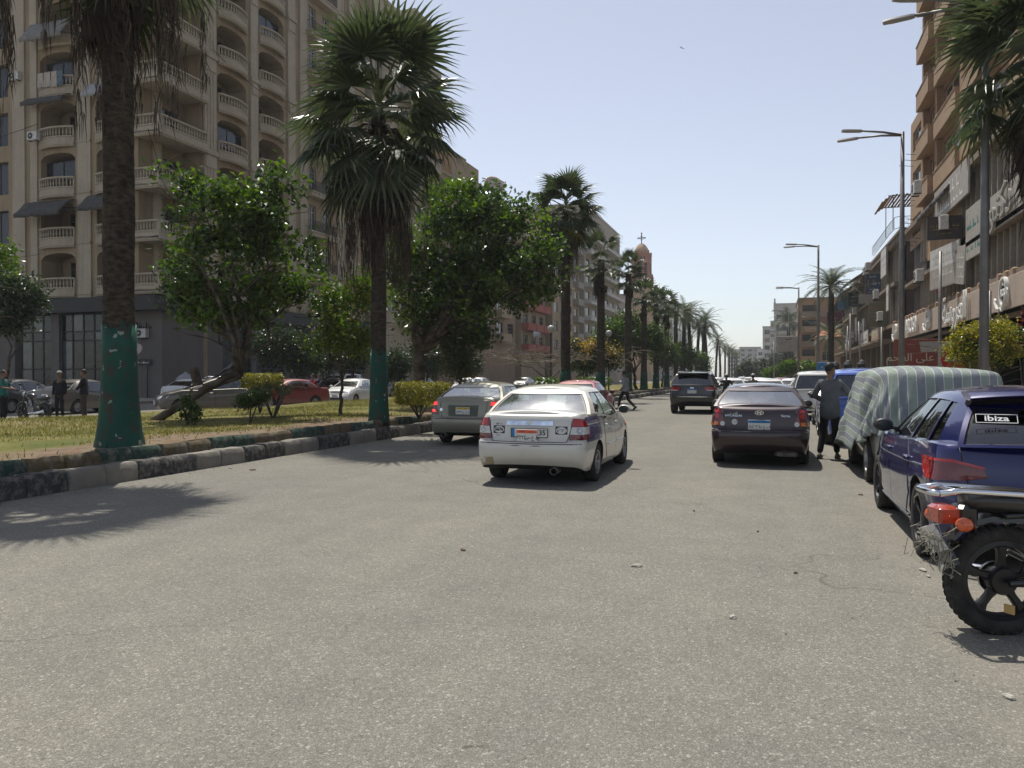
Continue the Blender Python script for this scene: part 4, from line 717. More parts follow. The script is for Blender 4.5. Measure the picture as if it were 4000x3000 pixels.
def laundry(label, F, u, z, n, w, cols, seed):
    t = thing('laundry', label, 'laundry', F.P(u, n, z), F.r, 'washing hung on the facades'); r = random.Random(seed); k = MB(); k.tube([(-w / 2, 0, 0), (0, 0, -.04), (w / 2, 0, 0)], .01, 4); k.build('line', [M_IRON], t); x = -w / 2 + .1
    while x < w / 2 - .3:
        ww, hh = r.uniform(.3, .6), r.uniform(.5, 1.1); q = MB(); q.loft([[(x + ww * i / 5, .03 * math.sin(i * 2.1 + j * 1.3) * j / 3, -hh * j / 4) for i in range(6)] for j in range(5)], False, False); q.build('cloth', [mat('cloth ' + str(i_ := r.randrange(len(cols))) + label[:5], cols[i_], .9)], t); x += ww + .06
laundry('red and white washing between fins on the orange tower', RF, 12.6, 7.7, .3, 1.3, ((.3, .04, .05), (.5, .48, .46)), 1); laundry('white washing on the red balcony behind the vines', S4, 4, 8.4, 1.3, 4, ((.5, .5, .5), (.35, .38, .45)), 2); laundry('pale washing on the brown block behind the big tree', S3, 6, 13.6, 1.2, 3, ((.45, .43, .4), (.2, .25, .35)), 3)
laundry('dark and pale washing on the cream tower balcony', S2, 1.8, 18.9, 1.5, 2.5, ((.12, .12, .16), (.45, .42, .4)), 4); laundry('washing on a bowed balcony of the ivory house', LF, 13.7, FL[4] + 1.3, .55, 2.4, ((.4, .35, .3), (.1, .16, .2)), 5)
# far right blocks
h9, S9, E9 = house('orange apartment block with deep balconies facing the camera', 5.0, 15, 176, 196, 17.6, ORNG, 'R', 3.1, 4.6, 5, None, stucco('plum band render', (.25, .17, .13), .3), ecols=2, seed=9, wfrac=.7, wstyle='brown')
for i in range(4): E9.put('balcony', parapet_mesh(8.8, 1.2, 1.0, 'panel', (ORNGL, SOOT)[i % 2]), h9, 5, 4.6 + 3.1 * i)
h10, S10, E10 = house('white apartment tower with roof urns far down the street', .2, 9, 243, 262, 22.4, WHITER, 'R', 3.1, 4.6, 4, ('band', 1.0, 1, (0,), .9, WHITER), WHITER, ecols=2, seed=10, wfrac=.7); k = MB(); [k.lathe([(.3, 22.7), (.3, 23.2), (.15, 23.5), (.3, 24), (.1, 24.3)], 8, Matrix.Translation((x, .4, 0))) for x in (-4.2, 4.2)]; k.build('urn', [WHITER], h10)
[E10.put('balcony', parapet_mesh(7.6, 1.0, .95, 'band', WHITER), h10, 4.4, 4.6 + 3.1 * i) for i in range(5)]
h11, S11, E11 = house('slim grey white tower at the end of the street', -4.0, 3, 330, 352, 21, WHITER, 'R', 3.1, 5, 4, None, GREYR, ecols=2, seed=11, wstyle='dark')
h12, S12, E12 = house('small orange house with tiled eaves and yellow neighbour', 7.6, 13, 150, 160, 8.2, ORNG, 'R', 3, 3.5, 2, None, ORNGL, ecols=2, seed=12, name='small_house'); k = MB(); k.loft([[(-3.3, -.7, 8.5), (3.3, -.7, 8.5), (3.3, 10, 8.5), (-3.3, 10, 8.5)], [(-2, .6, 9.6), (2, .6, 9.6), (2, 9, 9.6), (-2, 9, 9.6)]]); k.build('roof', [stucco('roof tile', (.42, .2, .11), .3)], h12)
h13, _, _ = house('yellow block behind the small orange house', 10.5, 18, 162, 172, 12.5, stucco('yellow render', (.52, .36, .12), .3), 'R', 3, 4, 3, None, None, ecols=2, seed=13)
h14, _, _ = house('tan block behind the orange one', 9, 20, 200, 225, 19, TANR, 'R', 3.1, 5, 5, None, None, ecols=2, seed=14)
h15, _, _ = house('farthest pale blocks closing the avenue', -34, -24, 640, 670, 22, WHITER, 'R', 3.1, 5, 6, None, None, ecols=3, seed=15)
h16, _, _ = house('far grey block where the avenue ends', -22, -8, 560, 590, 21, GREYR, 'R', 3.1, 5, 6, None, None, ecols=3, seed=16); h17, _, _ = house('low far block on the right of the avenue end', -8, 3, 420, 450, 15, WHITER, 'R', 3.1, 5, 5, None, None, ecols=3, seed=17)

# ------------------------------------------------------------------ street lamps, poles, road signs
M_POLE = mat('lamp pole paint', (.17, .165, .16), .5, .3, var=.2)
def lamp_proto(H=10):
    t = thing('street_lamp', '', 'street lamp', group='twin armed street lamps on the right kerb'); k = MB(); k.tube([(0, 0, 0), (0, 0, H * .5), (0, 0, H)], [.11, .09, .06], 10); k.build('pole', [M_POLE], t, smooth=True); k = MB(); k.cbox(-.2, -.2, 0, .2, .2, .12, .03); k.tube([(0, 0, .12), (0, 0, 1.1)], .13, 10); k.build('base', [M_POLE], t, sharp=40)
    for a in (R(166), R(200)):
        c, s = math.cos(a), math.sin(a); m = MB(); m.tube([(0, 0, H - .12), (c * .7, s * .7, H - .02), (c * 1.5, s * 1.5, H + .02)], [.045, .04, .035], 8); am = m.build('arm', [M_POLE], t, smooth=True)
        q = MB(); q.loft([[(c * d - s * w_, s * d + c * w_, H + z) for w_, z in ((-w2, .0), (-w2 * .7, .05), (w2 * .7, .05), (w2, .0), (w2 * .8, -.03), (-w2 * .8, -.03))] for d, w2 in ((1.45, .05), (1.55, .1), (1.95, .12), (2.15, .08))]); q.build('lamp_head', [mat('lamp head grey', (.28, .26, .25), .5)], am, sharp=40)
    return t
LP = lamp_proto()
for i, (x, y, lab) in enumerate(((4.6, 20.6, 'street lamp with its head cut by the top edge, by the fan palm'), (4.3, 30.7, 'tall twin armed street lamp standing before the finned wing'), (2.75, 54.5, 'second street lamp, before the far date palm'), (2.3, 80, 'third street lamp, before the orange block'), (1.9, 108, 'fourth street lamp, behind the small billboard'), (.8, 157, 'street lamp in front of the white tower'), (.3, 186, 'street lamp just past the white tower corner'), (-1.5, 262, 'far street lamp beside the slim tower'), (-2.4, 310, 'small street lamp before the last trees'), (-5, 400, 'farthest small street lamp'))):
    o = LP if i == 0 else copy_tree(LP); o.location = (x, y, .14 if x > 4 else 0); o['label'] = lab; o.rotation_euler.z = R((0, 0, 3, -2, 4, 0, -3, 2, 0, 0)[i])
def pole(x, y, h, label, tilt=0, r=.055, m=None):
    k = MB(); k.tube([(0, 0, 0), (tilt * h * .5, 0, h * .5), (tilt * h, 0, h)], [r, r * .9, r * .85], 8); o = k.build('pole', [m or mat('galvanised post', (.30, .29, .27), .5, .5)], smooth=True); o.location = (x, y, .14); tag(o, label, 'pole', 'thin poles along the right pavement'); return o
for px, d, h, tl, lab in ((2030, 26.5, 5.6, 0, 'thin pole with reddish top in front of the Arabic fascia'), (2137, 24, 4.0, 0, 'short pole right of the yellow tree'), (1904, 45, 4.2, 0, 'pole under the ring badge'), (1826, 60, 5.2, .03, 'leaning thin pole, leftmost of the group by the wing'), (1838, 58, 6.0, -.01, 'taller thin pole beside the leaning one'), (1860, 52, 5.0, -.03, 'pole leaning left, before the cream board'), (1672, 60, 4, 0, 'thin far pole near the billboard')): p = at(px, 812, d); pole(p.x, p.y, h, lab, tl)
sg = thing('direction_sign', 'blue direction sign with white Arabic lines above the blue car', 'road sign', at(1786, 812, 40)); sg.location.z = 0; k = MB(); k.cbox(-.46, -.03, 1.62, .46, .03, 2.25, .02); k.build('board', [mat('sign blue', (.03, .17, .36), .5)], sg); [scribble(sg, -.36 * w_, .36 * w_, z, .07, -.031, M_WINK, i) for i, (z, w_) in enumerate(((2.15, .4), (2.0, .7), (1.88, .8), (1.72, .95)))]; k = MB(); [k.tube([(x, .05, 0), (x, .05, 2.2)], .03, 6) for x in (-.35, .35)]; k.build('post', [M_POLE], sg)
bb = thing('billboard', 'small grey white billboard on a post in front of the white tower', 'billboard', at(1703, 812, 92)); bb.location.z = 0; k = MB(); k.cbox(-1.3, -.08, 4.4, 1.3, .08, 6.2, .03); k.build('board', [SB_GREY], bb); scribble(bb, -.3, .3, 5.9, .25, -.081, M_INK); scribble(bb, -.9, .9, 5.4, .12, -.081, INKG, 3); scribble(bb, -.9, .9, 5.1, .12, -.081, INKG, 5); k = MB(); k.tube([(0, 0, 0), (0, 0, 4.4)], .09, 8); k.build('post', [M_POLE], bb)
# ------------------------------------------------------------------ palms
def m_trunk(name, c1, c2, ring=16):
    k = NT(name); k.set(.95, 0, .15); v = k.coord('Object'); vz = k.coord('Object', (.5, .5, 1))
    f = k.noise(vz, ring, 4, .65); g = k.noise(v, 3, 5, .6); c = k.ramp(f, [(.35, c1), (.65, c2)]); k.base(k.mix(1.0, c, k.ramp(g, [(.3, (.7,) * 3), (.7, (1.25,) * 3)]), 'MULTIPLY')); k.bump(f, .9, .06); return k.m
M_TRUNK = m_trunk('palm bark', (.028, .023, .018), (.085, .07, .052)); M_BARK = m_trunk('tree bark', (.05, .04, .03), (.14, .115, .09), 5)
def m_painted():
    k = NT('peeling green paint'); k.set(.7, 0, .3); v = k.coord('Object'); f = k.noise(v, 5, 6, .7); g = k.noise(v, 1.4, 4, .6); s = k.noise(v, 7.5, 3, .5)
    c = k.ramp(g, [(.3, (.008, .05, .035)), (.7, (.016, .088, .06))]); c = k.mix(k.ramp(f, [(.535, (0, 0, 0)), (.575, (.9,) * 3)]), c, (.05, .042, .033)); k.base(k.mix(k.ramp(s, [(.665, (0, 0, 0)), (.685, (.8,) * 3)]), c, (.3, .32, .28))); k.bump(f, .6, .03); return k.m
M_GPAINT = m_painted()
LF_FAN = leaf_mat('fan leaf', (.032, .05, .022), (.085, .105, .045), .36, .3); LF_FANY = leaf_mat('yellowing fan leaf', (.10, .115, .02), (.19, .15, .035), .4, .35); LF_DEAD = leaf_mat('dead frond', (.028, .021, .015), (.10, .075, .052), .85, .1); LF_DATE = leaf_mat('date leaf', (.04, .06, .03), (.09, .105, .055), .4, .25)
M_PETI = mat('petiole', (.12, .13, .04), .5, var=.3)
def fan_leaf(seed, dead=False, simple=False):
    r = random.Random(seed); k = MB(); pl = r.uniform(.75, 1.15); R0 = r.uniform(.85, 1.1); sag = r.uniform(.05, .2); n = 13 if simple else 27
    pp = [Vector((0, pl * t, -.18 * t * t)) for t in (0, .33, .67, 1)]
    k.tube(pp, [.035, .024, .018, .014], 4, True, 1); hub = pp[-1]; span = R(118 if not dead else 30)
    prev = None; ns = n
    for i in range(ns):
        a0, a1 = -span + 2 * span * i / ns, -span + 2 * span * (i + 1) / ns; am = (a0 + a1) / 2; L = R0 * (1 - .25 * abs(am / R(118)) ** 2) * r.uniform(.9, 1.08); mid = L * .52; fold = .05 * (1 if i % 2 else -1) * (1 if not dead else 2.5)
        def pt(a, d, dz=0): x = math.sin(a) * d; y = math.cos(a) * d; return hub + Vector((x, y, -.12 * (d / R0) ** 2 - .25 * abs(x) * abs(x) * .6 + dz - sag * d))
        b0, b1 = pt(a0, mid, 0), pt(a1, mid, 0); c = pt(am, mid * .9, fold); tipd = r.uniform(.10, .34) * (1.0 if not dead else 1.6); tip = pt(am + r.uniform(-.04, .04), L, -tipd)
        m2 = pt(am, L * .8, -tipd * .35); hw = (b1 - b0) * .22; h0 = hub
        k.face(h0, b0, c); k.face(h0, c, b1); k.face(b0, m2 - hw, m2, c); k.face(c, m2, m2 + hw, b1); k.face(m2 - hw, tip, m2); k.face(m2, tip, m2 + hw)
    return k
def dead_strand(seed, L, off):
    """a bundle of dead fibres hanging straight down from an old leaf stalk, ragged"""
    r = random.Random(seed); k = MB(); k.tube([(0, 0, .1), (0, off * .6, .05), (0, off, -.3), (0, off + .02, -.9)], [.03, .025, .016, .01], 4)
    for j in range(int(30 + L * 16)):
        t = r.random(); z = -.25 - t * (L - .6); sg = .085 * (1 - .55 * t) + .03 * math.sin(z * 7 + seed); x, y = r.gauss(.04 * math.sin(z * 3 + seed), abs(sg)), off + r.gauss(0, .05); l = r.uniform(.22, .55); w = r.uniform(.004, .012); a = r.uniform(0, 3.14); dx, dy = math.cos(a) * w, math.sin(a) * w; q = r.gauss(0, .05)
        k.face((x - dx, y - dy, z), (x + dx, y + dy, z), (x + dx * .7 + q, y + dy * .7, z - l * .6), (x - dx * .7 + q, y - dy * .7, z - l * .6)); k.face((x - dx * .7 + q, y - dy * .7, z - l * .6), (x + dx * .7 + q, y + dy * .7, z - l * .6), (x + q * 1.5, y, z - l))
    return k
FANS = [fan_leaf(s).mesh('frond', [LF_FAN, M_PETI]) for s in range(4)]; FANY = [fan_leaf(s).mesh('frond', [LF_FANY, M_PETI]) for s in range(2)]; FAND = [fan_leaf(s, True).mesh('dead_frond', [LF_DEAD, LF_DEAD]) for s in (11, 12, 13)]; STR = [[dead_strand(s, l, o_).mesh('dead_frond', [LF_DEAD]) for s, l in ((1, 1.6), (2, 2.2), (3, 2.8), (4, 3.3))] for o_ in (.32, .62, 1.0, 1.7)]; FANSS = [fan_leaf(s, simple=True).mesh('frond', [LF_FAN, M_PETI]) for s in range(3)]
def trunk_mesh(h, r0, r1, flare, seed, lean=(0, 0)):
    r = random.Random(seed); k = MB(); n = 18; rings = []; m = int(h / .16)
    for j in range(m + 1):
        t = j / m; z = h * t - .1; rad = r1 + (r0 - r1) * (1 - t) ** .8 + flare * math.exp(-z / .55); wob = .02 * math.sin(z * 3.1 + seed)
        rings.append([(lean[0] * t * t + (rad * (1 + .035 * math.sin(5 * a + z * 2 + seed) + r.uniform(-.02, .02) + (.03 if j % 2 else 0)) + wob * .3) * math.cos(a), lean[1] * t * t + rad * (1 + .03 * math.sin(4 * a + z) + r.uniform(-.02, .02) + (.03 if j % 2 else 0)) * math.sin(a), z) for a in (2 * math.pi * i / n for i in range(n))])
    k.loft(rings); return k
def fan_palm(label, x, y, z0, h, r0, r1, flare, paint_h, nl, ns, seed, scale=1.0, lean=(0, 0), nd=14, slen=(0, 4), group='fan palms along the planted median', yel=2, rings_=(0, 0, 1), simple=False, drop=128):
    r = random.Random(seed); t = thing('fan_palm', label, 'palm tree', (x, y, z0), r.uniform(0, 6.28), group); tk = trunk_mesh(h, r0, r1, flare, seed, lean); tk.build('trunk', [M_TRUNK], t, smooth=True)
    if paint_h:
        q = MB(); n = 24; rings = []; ph = [paint_h + .07 * math.sin(3 * a + seed) + r.uniform(-.13, .10) for a in range(n)]
        for s in (0, .1, .2, .35, .55, .8, 1):
            rings.append([((r1 + (r0 - r1) * (1 - ph[i] * s / h) ** .8 + flare * math.exp(-max(-.1, ph[i] * s) / .55)) * 1.045 + .012) * Vector((math.cos(2 * math.pi * i / n), math.sin(2 * math.pi * i / n), 0)) + Vector((0, 0, ph[i] * s - .02)) for i in range(n)])
        rings.append([p * 1 + Vector((-p.x * .09, -p.y * .09, .005)) for p in rings[-1]]); q.loft(rings, True, False); q.build('painted_band', [M_GPAINT], t, smooth=True)
    top = Vector((lean[0], lean[1], h)); fans = FANSS if simple else FANS
    for i in range(nl):
        f = (i + .5) / nl; el = 82 - drop * f ** .85 + r.uniform(-17, 17); az = i * 137.5 + r.uniform(-22, 22); zz = .35 - .75 * f + r.uniform(-.15, .15)
        me = r.choice(fans) if f < .93 or i % 3 or not yel else r.choice(FANY)
        o = link('frond', me, t, top + Vector((0, 0, zz)), None, scale * r.uniform(.9, 1.1)); o.rotation_euler = (Matrix.Rotation(R(az), 4, 'Z') @ Matrix.Rotation(R(el), 4, 'X') @ Matrix.Rotation(R(r.uniform(-18, 18)), 4, 'Y')).to_euler()
    for i in range(nd):
        az = i * 360 / max(1, nd) * 2.4 + r.uniform(-20, 20); o = link('dead_frond', r.choice(FAND), t, top + Vector((0, 0, -.35 - .5 * r.random())), None, scale * r.uniform(.85, 1.1)); o.rotation_euler = (Matrix.Rotation(R(az), 4, 'Z') @ Matrix.Rotation(R(r.uniform(-82, -58)), 4, 'X')).to_euler()
    for i in range(ns):
        az = i * 137.5 + r.uniform(-25, 25); me = STR[r.choice(rings_)][r.randrange(*slen)]; o = link('dead_frond', me, t, top + Vector((0, 0, -.45 - .5 * r.random())), None, (scale, scale, scale * r.uniform(.8, 1.1))); o.rotation_euler = (0, 0, R(az))
    return t
fan_palm('thick trunked palm nearest the kerb, its crown cut by the top edge', -9.95, 10.0, .40, 8.7, .235, .215, .13, 1.95, 24, 30, 3, .98, nd=6, rings_=(0, 1, 1, 2, 2, 3, 3), slen=(1, 4))
fan_palm('second palm with a full crown and long shaggy skirt', -9.5, 17.9, .40, 7.85, .195, .175, .06, 1.75, 40, 44, 5, 1.2, nd=24, rings_=(0, 0, 1, 1, 1, 2), slen=(2, 4), drop=140)
for i, (px, X, tz, lab, nl, ns, hb, nd) in enumerate(((1222, -9.9, 9.5, 'third palm with hanging skirt, right of the big leafy tree', 38, 18, 1.2, 18), (1298, -9.8, 8.2, 'sparse crowned palm just right of the third palm', 14, 4, 1.2, 12), (1357, -9.8, 8.5, 'palm with a bright flat crown below the church tower', 24, 0, 1.2, 10), (1391, -9.8, 7.6, 'palm with pale drooping fronds in front of the church base', 22, 0, 1, 6), (1417, -9.8, 7.6, 'short crowned palm after the pale one', 20, 0, 1, 6), (1440, -9.8, 8.0, 'palm with upright crown at the head of the dense row', 24, 0, 1, 6))):
    d, y = on_x(px, X); fan_palm(lab, X, y, .4, tz, .25, .2, .07, 1.4, nl, ns, 20 + i, (1.0, .85, .72, .72, .72, .8)[i], nd=nd, slen=(0, 3) if i else (1, 4), rings_=(0, 1), simple=i > 2, drop=128 if i < 2 else 110)
fan_palm('palm at the right edge reaching in with long stalked fronds', 5.75, 20.3, .14, 8.5, .22, .19, .05, 0, 34, 14, 41, 1.3, nd=18, group=None, rings_=(0, 1, 1))
def date_leaf(seed):
    r = random.Random(seed); k = MB(); L = r.uniform(2.6, 3.2); c = lambda t: Vector((0, L * (t - .12 * t * t), 1.0 * t - 1.75 * t * t)); P = [c(i / 8) for i in range(9)]; k.tube(P, [.035 - .003 * i for i in range(9)], 4, True, 1)
    for i in range(26):
        t = .14 + .84 * i / 25; p = c(t); d = (c(t + .02) - p).normalized(); l = .52 * math.sin(math.pi * (.18 + .75 * t)) + .08
        for s in (-1, 1):
            tip = p + Vector((s * l * .8, d.y * l * .62, d.z * l * .5 + .1 * l - .16 * r.random())); w = d * .035; k.face(p - w, p + w, tip)
    return k.mesh('frond', [LF_DATE, M_PETI])
DATES = [date_leaf(s) for s in range(3)]
def date_palm(label, x, y, h, seed, nl=34, s=1.0, group='date palms down the median', lean=(0, 0), z0=.3):
    r = random.Random(seed); t = thing('date_palm', label, 'palm tree', (x, y, z0), r.uniform(0, 6), group, s); trunk_mesh(h, .26, .2, .06, seed, lean).build('trunk', [M_TRUNK], t, smooth=True)
    for i in range(nl):
        f = (i + .5) / nl; o = link('frond', r.choice(DATES), t, (lean[0], lean[1], h), None, r.uniform(.85, 1.1)); o.rotation_euler = (Matrix.Rotation(R(i * 137.5), 4, 'Z') @ Matrix.Rotation(R(62 - 98 * f + r.uniform(-8, 8)), 4, 'X')).to_euler()
    return t
ord_ = ['first', 'second', 'third', 'fourth', 'fifth', 'sixth', 'seventh', 'eighth', 'ninth', 'tenth', 'eleventh', 'twelfth', 'thirteenth', 'fourteenth', 'fifteenth', 'sixteenth']
for i, (px, X, h) in enumerate(((1460, -10, 8.6), (1476, -10.2, 9.3), (1492, -9.6, 9.4), (1505, -10.4, 9.0), (1517, -9.7, 8.8), (1527, -10.3, 8.8), (1546, -11.5, 9.2), (1556, -11.5, 8.2), (1566, -11.3, 9), (1575, -11.2, 8.6), (1581, -11.4, 8.7), (1587, -11.2, 8.4), (1592, -11.5, 8.2))):
    d, y = on_x(px, X); date_palm('date palm in the median row, %s from the church end' % ord_[i], X, y, h * .98 + rnd.uniform(-.5, .4), 60 + i, 34 if i < 6 else 24, rnd.uniform(.92, 1.08), lean=(rnd.uniform(-.5, .5), 0))
p = at(1795, 812, 74); date_palm('big date palm behind the projecting signs of the wing', p.x, p.y, 8.6, 90, 44, 1.12, None); p = at(1703, 812, 128); date_palm('date palm in front of the white tower and billboard', p.x, p.y, 8.4, 91, 32, 1.2, None)
p = at(1796, 812, 84); date_palm('lower date palm filling in under the big one', p.x, p.y, 5.4, 95, 30, 1.0, None)

# ------------------------------------------------------------------ leafy trees and shrubs
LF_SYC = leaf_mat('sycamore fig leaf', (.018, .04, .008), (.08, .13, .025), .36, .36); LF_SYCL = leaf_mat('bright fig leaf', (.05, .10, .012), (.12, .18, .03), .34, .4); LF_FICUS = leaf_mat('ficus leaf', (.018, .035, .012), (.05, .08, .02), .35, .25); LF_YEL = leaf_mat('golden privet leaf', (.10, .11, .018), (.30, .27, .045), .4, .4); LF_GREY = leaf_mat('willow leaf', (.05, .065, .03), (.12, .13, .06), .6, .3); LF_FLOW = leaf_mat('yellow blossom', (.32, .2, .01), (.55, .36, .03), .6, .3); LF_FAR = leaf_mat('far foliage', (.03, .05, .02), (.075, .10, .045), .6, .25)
def leaves(blobs, n, size, m, seed, box=False, cl=9, up=.5, name='crown', spread=.26, aspect=.62):
    """single leaves gathered in sprays through the volume of the crown"""
    g = np.random.default_rng(seed); B = np.array([b[:6] for b in blobs], float); wt = B[:, 3] * B[:, 4] * B[:, 5]; wt = wt ** .8 / (wt ** .8).sum(); nc = max(1, n // cl); ix = g.choice(len(B), nc, p=wt)
    if not box and len(B) < 60:
        sub = []
        for b in B:
            m_ = 10
            for _ in range(m_):
                q = g.normal(size=3); q /= np.linalg.norm(q); q[2] = q[2] * .9 + .08; rr = g.uniform(.5, 1.02); f = g.uniform(.15, .30); sub.append((*(b[:3] + q * b[3:6] * rr), *(b[3:6].mean() * f * np.array([1.15, 1.15, .72]))))
        B = np.array(sub); wt = (B[:, 3] * B[:, 4] * B[:, 5]) ** .8; wt /= wt.sum(); ix = g.choice(len(B), nc, p=wt)
    if box: d = g.uniform(-1, 1, (nc, 3)); ax = g.integers(0, 3, nc); sh = g.random(nc) < .75; d[np.arange(nc)[sh], ax[sh]] = np.sign(d[np.arange(nc)[sh], ax[sh]]) * g.uniform(.85, 1.03, sh.sum())
    else:
        d = g.normal(size=(nc, 3)); d /= np.linalg.norm(d, axis=1)[:, None]; d *= (g.random(nc) ** .38)[:, None]; d *= 1 + .22 * np.sin(5 * d[:, :1] + ix[:, None]) * np.cos(6 * d[:, 1:2])
    c = B[ix, :3] + d * B[ix, 3:6]; p = np.repeat(c, cl, 0) + g.normal(0, spread, (nc * cl, 3)) * (.6 if box else 1); n = len(p)
    nrm = g.normal(size=(n, 3)) * .75 + np.array([0, 0, up]) + np.repeat(d, cl, 0) * .5; nrm /= np.linalg.norm(nrm, axis=1)[:, None]; a = np.cross(nrm, g.normal(size=(n, 3))); a /= np.linalg.norm(a, axis=1)[:, None]; b = np.cross(nrm, a); s = size * g.uniform(.6, 1.25, n)[:, None]
    v = np.empty((n, 4, 3)); v[:, 0] = p - a * s * .5; v[:, 1] = p + b * s * aspect / 2 + nrm * s * .1; v[:, 2] = p + a * s * .5 - nrm * s * .12; v[:, 3] = p - b * s * aspect / 2 + nrm * s * .1
    q = np.arange(n * 4).reshape(-1, 4); f = np.concatenate([q[:, [0, 1, 2]], q[:, [0, 2, 3]]]); me = bpy.data.meshes.new(name); me.from_pydata(v.reshape(-1, 3), [], f); me.materials.append(m); return me
def branches(k, base, targets, r0, seed, fork=None):
    """trunk to a fork, then crooked limbs to each blob with twigs"""
    r = random.Random(seed); base = Vector(base); fork = Vector(fork) if fork else base.lerp(sum((Vector(t) for t in targets), Vector()) / len(targets), .35)
    def limb(a, b, ra, rb, n=5, kink=.12):
        L = (b - a).length; pts = [a] + [a.lerp(b, i / n) + Vector((r.gauss(0, kink), r.gauss(0, kink), r.gauss(0, kink * .6))) * L * .35 + Vector((0, 0, .06 * L * math.sin(math.pi * i / n))) for i in range(1, n)] + [b]; k.tube(pts, [ra + (rb - ra) * i / n for i in range(n + 1)], 7); return pts
    limb(base, fork, r0, r0 * .72, 5, .07)
    for t in targets:
        pts = limb(fork, Vector(t), r0 * .5, r0 * .1, 6)
        for q in pts[2:]:
            for _ in range(2): limb(q, q + Vector((r.gauss(0, .6), r.gauss(0, .6), r.uniform(.1, .7))), r0 * .13, .008, 3)
def tree(label, base, blobs, n, size, m, r0, seed, name='leafy_tree', fork=None, cat='tree', group=None, cl=9, box=False, spread=.26, extra=None, bark=None):
    t = thing(name, label, cat, base, 0, group); b0 = Vector(base); k = MB(); branches(k, (0, 0, -.05), [Vector(b[:3]) - b0 for b in blobs], r0, seed, Vector(fork) - b0 if fork else None); k.build('trunk', [bark or M_BARK], t, smooth=True)
    L = [(b[0] - b0.x, b[1] - b0.y, b[2] - b0.z, *b[3:]) for b in blobs]; link('crown', leaves(L, n, size, m, seed, box, cl, spread=spread), t)
    if extra: mm, frac, nn, ss = extra; U = [(b[0], b[1], b[2] + b[5] * frac, b[3], b[4], b[5] * (1 - frac * .7)) for b in L]; link('blossom' if mm is LF_FLOW else 'bright_foliage', leaves(U, nn, ss, mm, seed + 1, box, cl, spread=spread), t)  # second leaf set: most crown tops are lightened through a brighter leaf colour
    return t
def B(px, py, d, rx, rz, ry=None): p = at(px, py, d); s = d / FPX; return (p.x, p.y, p.z, rx * s, (ry or rx) * s * .9, rz * s)
p = at(330, 905, 20.5); p.z = .4
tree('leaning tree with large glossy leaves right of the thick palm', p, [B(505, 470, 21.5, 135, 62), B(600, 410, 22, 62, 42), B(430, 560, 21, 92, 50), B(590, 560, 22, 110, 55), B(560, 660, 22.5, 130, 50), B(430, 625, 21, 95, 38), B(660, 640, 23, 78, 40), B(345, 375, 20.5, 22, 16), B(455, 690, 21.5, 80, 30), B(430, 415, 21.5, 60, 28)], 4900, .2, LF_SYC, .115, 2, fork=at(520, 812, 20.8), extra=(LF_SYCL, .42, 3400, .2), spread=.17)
k = MB(); a, b = at(428, 832, 20.6), at(418, 795, 20.6); k.tube([a, b], [.13, .11], 8); o = k.build('tree_stump', [M_BARK]); tag(o, 'cut branch stub standing on the leaning tree trunk', 'branch')
p = at(900, 872, 29); p.z = .4
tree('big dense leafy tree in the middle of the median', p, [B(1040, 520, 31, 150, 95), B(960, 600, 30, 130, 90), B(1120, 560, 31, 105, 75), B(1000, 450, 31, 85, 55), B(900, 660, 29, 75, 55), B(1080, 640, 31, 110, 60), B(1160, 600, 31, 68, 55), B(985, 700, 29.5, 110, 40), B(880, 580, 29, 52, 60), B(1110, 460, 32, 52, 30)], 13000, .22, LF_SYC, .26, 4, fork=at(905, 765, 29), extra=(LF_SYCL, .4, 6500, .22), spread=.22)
p = at(735, 893, 23.5); p.z = .4
tree('slim young tree with yellow green crown left of the second palm', p, [B(740, 715, 23.5, 55, 40), B(790, 640, 24, 40, 50), B(700, 740, 23.5, 28, 26), B(770, 745, 23.5, 30, 24), B(725, 660, 24, 40, 26)], 3600, .13, LF_SYCL, .06, 6, extra=(LF_YEL, .1, 1500, .10), spread=.2)
p = at(990, 865, 30); p.z = .4; tree('grey green willowy tree behind the clipped hedge', p, [B(990, 745, 30, 48, 36), B(985, 785, 30, 42, 28)], 5200, .11, LF_GREY, .07, 8, spread=.2)
p = at(1190, 845, 52); tree('bare twiggy vine canopy under the third palm', p, [B(1090, 765, 50, 22, 5), B(1150, 770, 51, 26, 5), B(1200, 775, 52, 22, 5), B(1250, 772, 53, 24, 5)], 260, .1, LF_GREY, .13, 9, 'bare_vine', cat='vine', bark=mat('dry vine', (.13, .105, .08), .9))
vine = bpy.data.objects['bare_vine']; k = MB(); r = random.Random(4); c0 = at(1150, 772, 51)
for i in range(170):
    a = c0 + Vector((r.gauss(0, 2.6), r.gauss(0, 1.6), r.gauss(0, .28))) - vine.location; d = Vector((r.gauss(0, .8), r.gauss(0, .8), r.gauss(0, .16))); k.tube([a, a + d * .5 + Vector((0, 0, .12)), a + d], .018, 4)
k.build('twig', [mat('dry vine', (.13, .105, .08))], vine); stuff(bpy.data.objects['twig'])
p = at(1285, 850, 58); tree('yellow flowering tree behind the sparse palm', p, [B(1270, 760, 58, 42, 20), B(1320, 775, 58, 26, 18)], 5200, .2, LF_FICUS, .1, 12, extra=(LF_FLOW, .25, 1300, .2), spread=.3)
p = at(1375, 850, 66); tree('rounded dark green tree between the middle palms', p, [B(1370, 725, 66, 45, 36), B(1320, 730, 64, 42, 34), B(1400, 745, 66, 38, 30), B(1350, 700, 66, 30, 18)], 9500, .22, LF_SYC, .16, 14, extra=(LF_SYCL, .35, 2500, .22), spread=.35)
